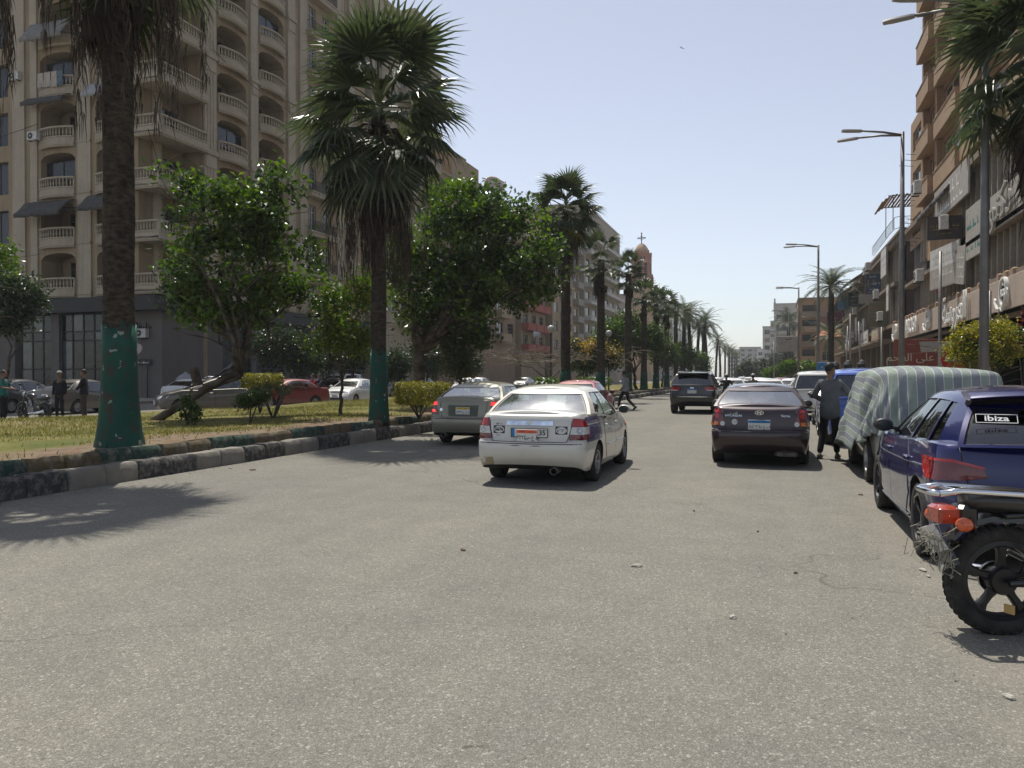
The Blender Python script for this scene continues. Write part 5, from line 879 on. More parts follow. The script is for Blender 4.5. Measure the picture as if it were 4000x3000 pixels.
for i, (px, d, py, rx, rz, lab) in enumerate(((1430, 82, 762, 26, 22, 'small green tree beyond the rounded dark one'), (1466, 95, 770, 24, 26, 'green bushy tree under the first date palms'), (1498, 108, 778, 24, 20, 'green bushy tree under the last date palms of the group'), (1260, 62, 775, 34, 16, 'low leafy tree beside the yellow flowers'))): p = at(px, 845, d); tree(lab, (p.x, p.y, .4), [B(px, py, d, rx, rz), B(px + 12, py + 10, d, rx * .8, rz * .8)], 3600, .26, LF_SYC, .12, 30 + i, extra=(LF_SYCL, .4, 800, .26), spread=.4, group='bushy trees further along the median')
for i, (px, d, py, rx, rz, lab) in enumerate(((1628, 175, 792, 28, 24, 'spreading tree at the far end of the road'), (1655, 200, 800, 26, 18, 'lower tree right of the spreading one'), (1690, 170, 775, 20, 34, 'tall grey green trees before the white tower'), (1610, 260, 806, 14, 10, 'tiny tree where the avenue closes'), (1740, 95, 795, 18, 8, 'small leafy tree under the orange block'), (1712, 82, 793, 20, 6, 'pale green clipped tree under the billboard'), (1675, 110, 806, 16, 6, 'low fan leaved bush on the right verge'))): p = at(px, 820, d); tree(lab, (p.x, p.y, 0), [B(px, py, d, rx, rz), B(px - rx * .5, py + rz * .5, d, rx * .7, rz * .6)], 3000, .004 * d, LF_FAR if i < 4 else LF_SYCL, .1 + d * .001, 50 + i, spread=.003 * d, group='trees along the far right verge')
# dark clipped street trees before the corner house
for i, (px, d, py, rx, rz, lab) in enumerate(((595, 44, 750, 52, 32, 'dark rounded street tree before the shop glazing'), (655, 45, 778, 26, 22, 'dark clipped tree right of the rounded one'), (760, 50, 775, 28, 26, 'dark street tree behind the slim young tree'), (850, 55, 790, 30, 28, 'dark tree before the cream tower base'), (920, 58, 775, 34, 34, 'dark street tree behind the big leafy tree'), (15, 33, 660, 55, 75, 'dark street tree at the left edge'), (700, 47, 770, 26, 24, 'dark street tree between two clipped ones'), (1000, 62, 790, 30, 24, 'dark street tree behind the willowy one'))):
    p = at(px, 850, d); tree(lab, (p.x, p.y, .14), [B(px, py, d, rx, rz), B(px + rx * .3, py - rz * .3, d, rx * .7, rz * .7)], 5200, .2, LF_FICUS, .1, 70 + i, spread=.3, group='dark trees on the far pavement')
p = at(10, 560, 26); tree('small leafy branch tip of a tree at the left edge', (p.x - 1.3, p.y, .4), [(p.x - .2, p.y, p.z, .5, .5, .35)], 420, .17, LF_SYCL, .07, 88, spread=.2)
def shrub(label, px, py, d, blobs, n, size, m, seed, box=False, stems=5, z0=.4, name='shrub', h0=.1, group=None):
    p = at(px, py, d); t = thing(name, label, 'shrub', (p.x, p.y, z0), 0, group); r = random.Random(seed); k = MB(); c = blobs[0]
    for i in range(stems): a = r.uniform(0, 6.28); k.tube([(0, 0, 0), (math.cos(a) * c[3] * .35, math.sin(a) * c[4] * .35, c[2] * .5), (math.cos(a) * c[3] * .7, math.sin(a) * c[4] * .7, c[2])], [.025, .018, .01], 5)
    k.build('stem', [M_BARK], t, smooth=True); link('foliage', leaves(blobs, n, size, m, seed, box, 6, .6, 'foliage', .055), t); return t
shrub('flat topped golden hedge bush on stems beside the second palm', 905, 895, 21, [(.1, 0, .68, .62, .42, .26)], 7000, .055, LF_YEL, 3, True, 7, name='clipped_bush'); shrub('golden flat topped bush in front of the silver estate car', 562, 862, 24.5, [(.05, 0, .98, .52, .4, .2)], 4200, .06, LF_YEL, 5, True, 6, name='clipped_bush')
shrub('small leafy shrub by the leaning trunk', 405, 925, 18.6, [(0, 0, .36, .2, .2, .32), (.1, 0, .2, .25, .2, .15)], 900, .075, LF_SYC, 6); shrub('taller little shrub with a bent stem on the lawn', 540, 920, 18.9, [(.1, 0, .62, .36, .3, .22), (-.15, 0, .5, .2, .2, .15)], 1500, .07, LF_SYC, 7, stems=2); shrub('reddish dry shrub behind the little bent one', 590, 905, 20.5, [(.1, 0, .75, .52, .4, .2)], 1300, .055, LF_GREY, 8, stems=9)
for i, (px, d, lab) in enumerate(((1195, 46, 'low flat clipped shrub left of the third palm trunk'), (1285, 50, 'low flat clipped shrub between two palm trunks'))): shrub(lab, px, 840, d, [(0, 0, .8, 1.0, .6, .22)], 1500, .12, LF_SYCL, 10 + i, True, 4, name='clipped_bush', group='low clipped shrubs')
p = at(2125, 835, 21.5); y2 = tree('spreading yellow green tree behind the blue hatchback', (p.x + .35, p.y, .14), [B(2105, 745, 21.5, 58, 28), B(2150, 718, 21.6, 52, 26), B(2075, 770, 21.5, 26, 22), B(2170, 750, 21.6, 36, 22), B(2125, 775, 21.4, 40, 15)], 9000, .085, leaf_mat('sunny gold leaf', (.13, .135, .02), (.36, .32, .06), .4, .45), .075, 21, cat='tree', spread=.13, cl=8, extra=(LF_SYCL, -.35, 1500, .075))
p = at(2204, 720, 26); shrub('dark red leaved plant at the right edge', 2215, 812, 26, [(0, 0, 2.6, .45, .4, .8)], 900, .14, leaf_mat('red leaf', (.05, .012, .012), (.13, .04, .03)), 77, stems=3, z0=.14)
# ------------------------------------------------------------------ vehicles (local axes: +Y forward, X right, origin on the road between the axles)
M_TYRE = mat('tyre rubber', (.018, .018, .018), .9, var=.3, scale=14, col2=(.035, .033, .03))
M_RIM = mat('wheel alloy', (.38, .38, .39), .35, .85, var=.15, scale=8)
M_RIMD = mat('dark alloy', (.05, .05, .055), .4, .5)
M_UNDER = mat('underbody', (.012, .012, .013), .9)
M_TRIM = mat('black trim', (.02, .02, .022), .5)
M_SEAT = mat('seat cloth', (.10, .10, .10), .95)
M_CHROME = mat('chrome', (.75, .76, .78), .12, 1, var=.05)
M_GLASS = glass_mat('car glass', (.48, .54, .52), .14)
M_GLASSR = glass_mat('rear glass', (.50, .60, .57), .34, .05, .035)
M_GLASSD = glass_mat('dark car glass', (.06, .07, .07), .1)
M_RED = lamp_mat('red lens', (.42, .012, .012)); M_REDON = lamp_mat('lit red lens', (.9, .03, .02), 1.2)
M_AMB = lamp_mat('amber lens', (.75, .2, .02)); M_CLEAR = lamp_mat('clear lens', (.55, .56, .55)); M_REDD = lamp_mat('dark red lens', (.14, .008, .012))
M_PLATE = mat('plate white', (.62, .62, .6), .5, var=.08); M_PBLUE = mat('plate blue', (.03, .18, .42), .5); M_PORANGE = mat('plate orange', (.72, .13, .06), .5); M_PYEL = mat('plate yellow', (.6, .4, .05), .5)


def interp(tab, x):
    if x <= tab[0][0]: return tab[0][1]
    for (a, b), (c, d) in zip(tab, tab[1:]):
        if x <= c: return b + (d - b) * (x - a) / (c - a)
    return tab[-1][1]
def smooth_interp(tab, x):
    if x <= tab[0][0]: return tab[0][1]
    for (a, b), (c, d) in zip(tab, tab[1:]):
        if x <= c: t = (x - a) / (c - a); return b + (d - b) * t * t * (3 - 2 * t)
    return tab[-1][1]

def car_body(P):
    """lower shell as stacked plan rings; wheel arches are let into the lower edge"""
    L, W = P['L'], P['W']; yr, yf = -P['ro'] - P['wb'] / 2, P['wb'] / 2 + P['fo']     # rear and front ends
    zc = P['wr']; RA = zc + P.get('gap', .045); ys = set()
    for yw in (-P['wb'] / 2, P['wb'] / 2):
        for k in (-1.0, -.985, -.93, -.82, -.64, -.42, -.2, 0, .2, .42, .64, .82, .93, .985, 1.0): ys.add(round(yw + k * RA, 4))
        ys.add(round(yw - RA - .004, 4)); ys.add(round(yw + RA + .004, 4))
    rr = P.get('cr', .17); y = yr + rr
    for k in range(26):
        q = yr + rr + (yf - yr - 2 * rr) * k / 25
        if all(abs(abs(q) - P['wb'] / 2) > RA + .02 for _ in (0,)): ys.add(round(q, 4))
    ys = sorted(q for q in ys if yr + rr - 1e-4 <= q <= yf - rr + 1e-4)
    def zbot(q):
        z = P['zb'] + .10 * max(0, (yr + .45 - q) / .45) ** 2 + .04 * max(0, (q - yf + .45) / .45) ** 2
        for yw in (-P['wb'] / 2, P['wb'] / 2):
            d = abs(q - yw)
            if d <= RA + 1e-4: z = max(z, zc + math.sqrt(max(0, RA * RA - d * d)))
        return z
    tr, tf = P.get('tapr', .07), P.get('tapf', .10)
    def hw(q):
        w = W / 2; a = max(0, (-.2 * L - q) / (.3 * L)); b = max(0, (q - .12 * L) / (.38 * L)); return w - tr * a ** 2.2 - tf * b ** 2.2
    we, wf = hw(yr + rr), hw(yf - rr); br, bf = P.get('bowr', .07), P.get('bowf', .16)
    half = []
    for i in range(7): x = (we - rr) * i / 6; half.append((x, yr + br * (x / we) ** 2))
    for a in (18, 36, 54, 72): c = R(a); half.append((we - rr + rr * math.sin(c), yr + br * ((we - rr) / we) ** 2 * (1 - a / 90) + rr * (1 - math.cos(c))))
    half += [(hw(q), q) for q in ys]
    for a in (72, 54, 36, 18): c = R(a); half.append((wf - rr + rr * math.sin(c), yf - bf * ((wf - rr) / wf) ** 2 * (1 - a / 90) - rr * (1 - math.cos(c))))
    for i in range(6, -1, -1): x = (wf - rr) * i / 6; half.append((x, yf - bf * (x / wf) ** 2))
    H = len(half); ring2 = half + [(-x, q) for x, q in half[-2:0:-1]]; N = len(ring2)
    zt = lambda q: smooth_interp(P['top'], q)
    zr = zt(yr); tl = sorted(set([0, 1] + [min(1, max(0, (z - P['zb']) / (zr - P['zb']))) for z in P['lev']]))
    rings = []
    for t in tl:
        ring = []
        for x, q in ring2:
            b = zbot(q); z = b + t * (zt(q) - b); ax = abs(x)
            zz = P['zb'] + t * (zt(q) - P['zb']); ins = interp(P['side'], z / zt(q) * zr)
            nx = x * (1 - ins / (W / 2)); ny = q
            if q < yr + .9: ny = q + interp(P['rear'], zz / zt(q) * zr) * max(0, (yr + .9 - q) / .9) ** 3
            if q > yf - .9: ny = q - interp(P['front'], zz / zt(q) * zr) * max(0, (q - yf + .9) / .9) ** 3
            ring.append((nx, ny, z))
        rings.append(ring)
    top = rings[-1]; cx = 0; ed = P.get('edge', .03)
    rings.append([(x * (1 - ed / (W / 2)), q + (ed if q < yr + .3 else -ed if q > yf - .3 else 0) * .8, z + ed * .5) for x, q, z in top])
    k = MB(); k.loft(rings, True, False, 0); base = len(k.v) - N
    crown = P.get('crown', .035); rows = []
    for i in range(H):
        a = Vector(k.v[base + i]); b = Vector((-a.x, a.y, a.z)); row = []
        if i in (0, H - 1): row = [base + i] * 9
        else:
            for j in range(9):
                u = j / 8
                if j == 0: row.append(base + i)
                elif j == 8: row.append(base + N - i)
                else: row.append(len(k.v)); k.v.append((a.x + (b.x - a.x) * u, a.y, a.z + crown * (1 - (2 * u - 1) ** 2) * min(1, i / 7, (H - 1 - i) / 7)))
        rows.append(row)
    for i in range(H - 1):
        for j in range(8):
            f = []
            for v in (rows[i][j], rows[i][j + 1], rows[i + 1][j + 1], rows[i + 1][j]):
                if v not in f: f.append(v)
            if len(f) > 2: k.f.append(f); k.m.append(0)
    for i in range(H - 1):                                            # dark floor with the arches
        f = [];
        for v in (i, i + 1, (N - i - 1) % N, (N - i) % N):
            if v not in f: f.append(v)
        if len(f) > 2: k.f.append(f); k.m.append(1)
    return k, zt, yr, yf

def greenhouse(P, zt):
    """cabin frame and roof with real window openings; returns frame and the panes"""
    g = P['gh']; bl = P.get('belt', .0)
    fr = g['side']; nr, nf = 8, 8
    tl = [0, .07, .3, .55, .78, .91, 1.0]
    def outline(t):
        tt = min(t, 1); yr = g['rb'] + (g['rt'] - g['rb']) * tt + g.get('rc', 0) * math.sin(math.pi * tt); yf = g['fb'] + (g['ft'] - g['fb']) * tt; w = g['wb'] + (g['wt'] - g['wb']) * tt + .025 * math.sin(math.pi * tt)
        ro, fo = g.get('bowr', .05), g.get('bowf', .14); cr = g.get('cr', .07); xr = w - cr; h = []
        for i in range(nr + 1): x = xr * i / nr; h.append((x, yr - ro * (1 - (x / xr) ** 2)))
        h.append((w - cr * .3, yr + cr * .25))
        y0, y1 = yr + cr, yf - cr - .06
        for s in fr['pts']: h.append((w - .06 * (abs(2 * s - 1) ** 4) * fr.get('pinch', 1), y0 + (y1 - y0) * s))
        h.append((w - cr * .3 - .05, yf - cr * .35 - .02))
        for i in range(nf, -1, -1): x = (xr - .06) * i / nf; h.append((x, yf + fo * (1 - (x / xr) ** 2) - .03))
        tp = g.get('tp', 0); ym = (g['rt'] + g['ft']) / 2
        return [(x * (1 - tp * min(1, max(0, (ym - q) / (ym - g['rb']))) ** 2), q) for x, q in h] if tp else h
    H = len(outline(0)); rings = []
    for t in tl:
        ring = []
        for x, q in outline(t) + [(-x, q) for x, q in outline(t)[-2:0:-1]]:
            z0 = zt(q) if t == 0 else 0
            q0 = q; zb = smooth_interp(P['top'], q0) - .015 + P.get('crown', .035) * .6 * (1 - (x / g['wb']) ** 2) if t < .02 else None
            zlow = smooth_interp(P['top'], outline(0)[min(range(H), key=lambda i: 0)][1])
            ring.append([x, q, zb, t])
        rings.append(ring)
    N = len(rings[0]); ztop = g['h']
    for i in range(N):
        zl = rings[0][i][2]
        for r in rings:
            t = r[i][3]; q = rings[-1][i][1]; arc = g.get('arch', .03) * (1 - ((q - (g['rt'] + g['ft']) / 2) / ((g['ft'] - g['rt']) / 2)) ** 2)
            r[i][2] = zl + (ztop + min(0, arc - g.get('arch', .03)) - zl) * t if t > 0 else zl
    R3 = [[(p[0], p[1], p[2]) for p in r] for r in rings]
    def shrink(ring, d, dz):
        out = []; cy = (g['rt'] + g['ft']) / 2; hl = (g['ft'] - g['rt']) / 2
        for x, q, z in ring: out.append((x * (1 - d / g['wt']), cy + (q - cy) * (1 - d * .8 / hl), z + dz))
        return out
    R3.append(shrink(R3[-1], .045, .026)); R3.append(shrink(R3[-1], .10, .022))
    k = MB(); vs = [p for r in R3 for p in r]; k.v = [tuple(p) for p in vs]
    i0 = nr + 2; wins = {}                                              # name -> list of ring faces
    nP = len(fr['pts'])
    def zone(i):
        h = i if i < H - 1 else N - 1 - i
        if h < nr: return 'rear_window'
        if i0 <= h < i0 + nP - 1:
            for nm, a, b in fr['win']:
                if a <= h - i0 < b: return nm + ('R' if i < H - 1 else 'L')
        if h >= H - 1 - nf: return 'windshield'
        return None
    panes = {}
    for a in range(len(R3) - 1):
        for i in range(N):
            j = (i + 1) % N; f = [a * N + i, a * N + j, (a + 1) * N + j, (a + 1) * N + i]; zn = zone(i)
            if zn and 1 <= a <= 4: panes.setdefault(zn, []).append(f)
            else: k.f.append(f); k.m.append(0)
    base = (len(R3) - 1) * N; rows = []; cw = g.get('crown', .03)
    for i in range(H):
        p = Vector(R3[-1][i]); row = []
        for j in range(9):
            u = j / 8
            if i in (0, H - 1): row.append(base + i); continue
            if j == 0: row.append(base + i)
            elif j == 8: row.append(base + N - i)
            else: row.append(len(k.v)); k.v.append((p.x * (1 - 2 * u), p.y, p.z + cw * (1 - (2 * u - 1) ** 2) * min(1, i / 6, (H - 1 - i) / 6)))
        rows.append(row)
    for i in range(H - 1):
        for j in range(8):
            f = []
            for v in (rows[i][j], rows[i][j + 1], rows[i + 1][j + 1], rows[i + 1][j]):
                if v not in f: f.append(v)
            if len(f) > 2: k.f.append(f); k.m.append(0)
    cy = (g['rb'] + g['fb']) / 2
    out = {}
    for nm, fs in panes.items():
        m = MB(); ids = {}; seal = MB()
        for f in fs:
            g4 = []
            for v in f:
                if v not in ids:
                    x, q, z = vs[v]; ids[v] = len(m.v); m.v.append((x * .985, cy + (q - cy) * .988, z - .004))
                g4.append(ids[v])
            m.f.append(g4); m.m.append(0)
        # rubber seal: border edges of the pane back out to the opening
        cnt = {}
        for f in fs:
            for a, b in zip(f, f[1:] + f[:1]): cnt[(min(a, b), max(a, b))] = cnt.get((min(a, b), max(a, b)), 0) + 1
        for (a, b), c in cnt.items():
            if c == 1:
                A, B = Vector(vs[a]), Vector(vs[b]); a2, b2 = Vector(m.v[ids[a]]), Vector(m.v[ids[b]])
                cen = sum((Vector(vs[v]) for f in fs for v in f), Vector()) / (4 * len(fs)); w = P.get('seal', .022)
                ai = a2 + (cen - a2).normalized() * w; bi = b2 + (cen - b2).normalized() * w; o = Vector(((A.x > 0) - (A.x < 0), 0, 0)) * .002 if nm[-1] in 'RL' else Vector((0, -.002 if nm[0] == 'r' else .002, .001))
                seal.face(A, B, b2, a2); seal.face(a2 + o, b2 + o, bi + o, ai + o)
        out[nm] = (m, seal)
    return k, out

class Car:
    def __init__(s, P, label, cat='car', name='car', group=None, body_mat=None, detail=2):
        s.P = P; s.t = thing(name, label, cat, group=group); s.pm = body_mat or P['paint']; s.detail = detail
        k, s.zt, s.yr, s.yf = car_body(P); s.body = k.build('body', [s.pm, M_UNDER], s.t, sharp=34)
        gk, panes = greenhouse(P, s.zt); s.cabin = gk.build('cabin', [P.get('roofpaint', s.pm)], s.t, sharp=40)
        bm = bmesh.new()
        for src in (k, gk):
            vv = [bm.verts.new(p) for p in src.v]
            for f in src.f:
                try: bm.faces.new([vv[i] for i in f])
                except ValueError: pass
        bm.normal_update(); s.bvh = BVHTree.FromBMesh(bm); bm.free()
        for nm, (m, seal) in panes.items():
            base = nm.rstrip('RL') if nm[-1] in 'RL' else nm
            gm = P.get('glass', {}).get(base, P.get('glass', {}).get('all', M_GLASS))
            w = m.build(base, [gm], s.t, smooth=True)
            if detail > 1 and seal.v: seal.build('seal', [M_TRIM], w)
        s.wheels(); s.interior()
    def wheels(s):
        P = s.P; r, w = P['wr'], P.get('tw', .19); ri = P.get('rim', r * .62); n = 28 if s.detail > 1 else 16
        key = (r, w, ri, s.detail, P.get('spokes', 7), P.get('rimmat', M_RIM).name)
        if key not in _wheel:
            t = MB(); h = w / 2
            t.lathe([(ri * .9, -h * .7), (ri, -h * .92), (r * .9, -h), (r * .975, -h * .86), (r, -h * .6), (r, -h * .25), (r - .008, -h * .22), (r - .008, -h * .12), (r, -h * .1), (r, h * .1), (r - .008, h * .12), (r - .008, h * .22), (r, h * .25), (r, h * .6), (r * .975, h * .86), (r * .9, h), (ri, h * .92), (ri * .9, h * .7)], n)
            q = MB(); q.lathe([(ri * 1.0, h * .9), (ri * .97, h * .97), (ri * .9, h * .9), (ri * .86, h * .1), (ri * .2, h * .0)], n); ns = P.get('spokes', 7)
            q.lathe([(0, h * .62), (ri * .17, h * .6), (ri * .2, h * .5), (ri * .2, 0)], 12)
            for i in range(ns):
                a = 2 * math.pi * i / ns
                for off in ((-.12, .12) if P.get('twin') else (0,)):
                    c, sn = math.cos(a + off), math.sin(a + off); wd_ = ri * (.09 if P.get('twin') else .17); pa = []
                    for rad, wk, zz in ((ri * .14, .8, h * .56), (ri * .5, 1.0, h * .66), (ri * .92, 1.1, h * .82)):
                        c0, s0 = math.cos(a + off * min(1, rad / ri * 1.2)), math.sin(a + off * min(1, rad / ri * 1.2))
                        pa.append([(c0 * rad - s0 * wd_ * wk / 2, s0 * rad + c0 * wd_ * wk / 2, zz), (c0 * rad + s0 * wd_ * wk / 2, s0 * rad - c0 * wd_ * wk / 2, zz), (c0 * rad + s0 * wd_ * wk / 2, s0 * rad - c0 * wd_ * wk / 2, zz - .035), (c0 * rad - s0 * wd_ * wk / 2, s0 * rad + c0 * wd_ * wk / 2, zz - .035)])
                    q.loft(pa)
            d = MB(); d.lathe([(ri * .9, h * .06), (0, h * .05)], n)
            _wheel[key] = (t.mesh('wheel', [M_TYRE], sharp=50), q.mesh('rim', [P.get('rimmat', M_RIM)], sharp=35), d.mesh('brake_disc', [M_UNDER]))
        tm, qm, dm = _wheel[key]; tk = P['W'] / 2 - w / 2 - P.get('tin', .025)
        for y in (-P['wb'] / 2, P['wb'] / 2):
            for sx in (1, -1):
                wh = link('wheel', tm, s.t, (sx * tk, y, r), (R(90), 0, R(90) if sx > 0 else R(-90)))
                link('rim', qm, wh)
                if s.detail > 1: link('brake_disc', dm, wh)
    def interior(s):
        g = s.P['gh']; z0 = s.zt(0) - .12; hh = g['h']; k = MB()
        for x in (-.36, .36):
            k.cbox(x - .24, g['fb'] - 1.25, z0, x + .24, g['fb'] - 1.1, z0 + .34, .05); k.cbox(x - .13, g['fb'] - 1.27, z0 + .36, x + .13, g['fb'] - 1.17, z0 + .54, .04)
        rb = max(g['rb'] + .55, g['rt'] + .05) if g['rt'] - g['rb'] < .5 else g['rt'] + .08
        k.cbox(-.6, rb, z0, .6, rb + .14, z0 + .26, .05)
        for x in (-.38, .38): k.cbox(x - .12, rb, z0 + .26, x + .12, rb + .08, z0 + .4, .03)
        k.build('seat', [M_SEAT], s.t, sharp=40)
        d = MB(); d.cbox(-.62, g['fb'] - .55, z0, .62, g['fb'] - .1, z0 + .12, .05); d.build('dashboard', [M_TRIM], s.t, sharp=40)
        w = MB(); w.tube([(-.36 + .18 * math.cos(a), g['fb'] - .62 + .05 * math.sin(a), z0 + .1 + .18 * math.sin(a)) for a in (2 * math.pi * i / 16 for i in range(17))], .014, 6); w.build('steering_wheel', [M_TRIM], s.t, smooth=True)
        m = MB(); m.cbox(-.11, g['ft'] - .02, hh - .12, .11, g['ft'] + .0, hh - .06, .01); m.build('interior_mirror', [M_TRIM], s.t)
    def hit(s, a, b, axis):
        if axis in ('rear', 'front'):
            sg = 1 if axis == 'rear' else -1; o = Vector((a, -9 * sg, b)); d = Vector((0, sg, 0))
        elif axis in ('cornerR', 'cornerL'):
            sg = 1 if axis == 'cornerR' else -1; q = .70711; o = Vector((sg * q * a, q * a, b)) + Vector((sg * q, -q, 0)) * 9; d = Vector((-sg * q, q, 0))
        elif axis == 'top': o = Vector((a, b, 9)); d = Vector((0, 0, -1))
        else: sg = 1 if axis == 'right' else -1; o = Vector((9 * sg, a, b)); d = Vector((-sg, 0, 0))
        p, n, i, dist = s.bvh.ray_cast(o, d)
        if p is None: return None, None
        if n.dot(d) > 0: n = -n
        return p, n
    def patch(s, name, poly, axis, m, h=.004, step=.06, parent=None, sink=.01, sharp=40, label=None):
        """a panel that follows the shell: polygon in the projection plane, cut into small cells, laid on the body and given thickness"""
        bm = bmesh.new(); vs = [bm.verts.new((a, b, 0)) for a, b in poly]; bm.faces.new(vs)
        xs = [p[0] for p in poly]; zs = [p[1] for p in poly]
        for lo, hi, nrm in ((min(xs), max(xs), (1, 0, 0)), (min(zs), max(zs), (0, 1, 0))):
            q = math.floor(lo / step) * step + step
            while q < hi - 1e-4:
                co = (q, 0, 0) if nrm[0] else (0, q, 0)
                bmesh.ops.bisect_plane(bm, geom=bm.verts[:] + bm.edges[:] + bm.faces[:], plane_co=co, plane_no=nrm); q += step
        k = MB(); bm.verts.index_update(); ok = {}; nv = len(bm.verts); top = []; bot = []; last = None
        for v in bm.verts:
            p, n = s.hit(v.co.x, v.co.y, axis)
            t_ = 1.0
            while p is None and t_ > .8:                              # past the outline: slide inwards to the edge
                t_ -= .01; p, n = s.hit(v.co.x * t_ if axis in ('rear', 'front') else v.co.x, v.co.y * (1 if axis in ('rear', 'front') else t_), axis)
            if p is None: p, n = last if last else (Vector((0, 0, .5)), Vector((0, 0, 1)))
            last = (p, n); top.append(p + n * h); bot.append(p - n * sink)
        k.v = [tuple(p) for p in top + bot]
        flip = None
        for f in bm.faces:
            id_ = [v.index for v in f.verts]; k.f.append(id_); k.m.append(0)
        for e in bm.edges:
            if len(e.link_faces) == 1: a, b = e.verts[0].index, e.verts[1].index; k.f.append([a, b, nv + b, nv + a]); k.m.append(0)
        bm.free(); me = k.mesh(name, [m]); b2 = bmesh.new(); b2.from_mesh(me); bmesh.ops.recalc_face_normals(b2, faces=b2.faces); b2.to_mesh(me); b2.free()
        me.polygons.foreach_set('use_smooth', [True] * len(me.polygons)); me.set_sharp_from_angle(angle=R(sharp))
        o = link(name, me, parent or s.t)
        if label: o['label'] = label
        return o
    def corner(s, name, pts, m, **kw):
        """a lens that wraps the rear corners; pts are (x, y, z) on the right hand side"""
        poly = [((x + y) * .70711, z) for x, y, z in pts]; return [s.patch(name, poly, 'cornerR', m, **kw), s.patch(name, poly, 'cornerL', m, **kw)]
    def both(s, name, poly, axis, m, **kw):
        if axis in ('rear', 'front'): return [s.patch(name, poly, axis, m, **kw), s.patch(name, [(-a, b) for a, b in poly], axis, m, **kw)]
        return [s.patch(name, poly, 'right', m, **kw), s.patch(name, poly, 'left', m, **kw)]
    def strip(s, name, pts, axis, m, w=.008, h=.003, parent=None):
        """a thin line that follows the shell"""
        k = MB(); P3 = []
        for (a, b), (c, d) in zip(pts, pts[1:]):
            n = max(1, int(math.hypot(c - a, d - b) / .06))
            for i in range(n + (1 if (c, d) == tuple(pts[-1]) else 0)):
                p, nn = s.hit(a + (c - a) * i / n, b + (d - b) * i / n, axis)
                if p is not None: P3.append(p + nn * h * .3)
        if len(P3) > 1: k.tube(P3, w / 2, 5); return k.build(name, [m], parent or s.t, smooth=True)
    def seams(s, doors, dm=None):
        """doors: list of side polygons (y, z): dark gap under a panel that stands a hair proud"""
        for poly in doors:
            cy = sum(p[0] for p in poly) / len(poly); cz = sum(p[1] for p in poly) / len(poly)
            big = [(y + (.007 if y > cy else -.007), z + (.007 if z > cz else -.007)) for y, z in poly]
            for ax in ('right', 'left'):
                d = s.patch('door', poly, ax, dm or s.pm, h=.006, step=.08); s.patch('door_gap', big, ax, M_TRIM, h=.0025, step=.08, parent=d)
                p, n = s.hit(min(y for y, z in poly) + .13, s.P.get('hz', .8), ax)
                if p is not None:
                    k = MB(); k.cbox(-.012, -.085, -.018, .022, .085, .018, .008); o = k.build('handle', [s.P.get('handle', s.pm)], d, sharp=40); o.location = p + n * .012; o.rotation_euler = (0, 0, 0 if ax == 'right' else math.pi)
    def mirrors(s, y, z, m=None, glassm=None):
        for sx in (1, -1):
            p, n = s.hit(y, z, 'right' if sx > 0 else 'left'); x = abs(p.x)
            k = MB(); k.tube([(x - .02, 0, 0), (x + .08, .01, .02)], .022, 6); k.ball((x + .13, .02, .045), (.105, .06, .075), 14, 8); k.v = [(a * sx, b, c) for a, b, c in k.v]
            o = k.build('door_mirror', [m or s.pm], s.t, smooth=True); o.location = (0, y, z)
            g = MB(); g.ball((sx * (x + .13), -.037, .045), (.09, .006, .062), 14, 6); g.build('mirror_glass', [glassm or M_PANE], o, smooth=True)
    def plate(s, z, band, digits, letters, w=.33, h=.16, axis='rear', x=0, head=('مصر',), off=.02):
        p, n = s.hit(x, z, axis); p2, _ = s.hit(x, z + h * .45, axis); sg = -1 if axis == 'rear' else 1
        y = min(p.y, p2.y) - off if sg < 0 else max(p.y, p2.y) + off
        k = MB(); k.cbox(-w / 2, -h / 2, 0, w / 2, h / 2, .008, .003); o = k.build('number_plate', [M_PLATE], s.t)
        o.location = (x, y, z); o.rotation_euler = (R(90), 0, 0 if sg < 0 else math.pi)
        b = MB(); b.box(-w / 2 + .004, h * .2, .0085, w / 2 - .004, h / 2 - .004, .0105); b.build('header_band', [band], o)
        for body, size, px, py, mm in ((digits, h * .42, -w * .25, -h * .16, M_INK), (letters, h * .42, w * .25, -h * .16, M_INK), (arab('مصر'), h * .2, w * .2, h * .34, M_INK), ('EGYPT', h * .17, -w * .22, h * .34, M_INK)):
            if body: link('lettering', text_mesh(body, size, .0012, mm, .0), o, (px, py, .0112))
        for a in (-.42, .42):
            for q in (-.42, .42): pass
        return o
    def label_on(s, body, size, x, z, m, axis='rear', bold=0, sx=1.0, lift=.004, parent=None, name='lettering'):
        p, n = s.hit(x, z, axis)
        yaw = {'rear': 0, 'front': math.pi, 'right': R(90), 'left': R(-90)}[axis]
        o = link(name, text_mesh(body, size, .001, m, bold, sx), parent or s.t); tilt = math.asin(max(-1, min(1, n.z)))
        yaw = math.atan2(n.x, -n.y) if axis == 'rear' else yaw
        o.location = p + n * lift; o.rotation_euler = (R(90) - tilt, 0, yaw); return o
    def place(s, x, y, rot=0): s.t.location = (x, y, 0); s.t.rotation_euler = (0, 0, R(rot)); return s
_wheel = {}

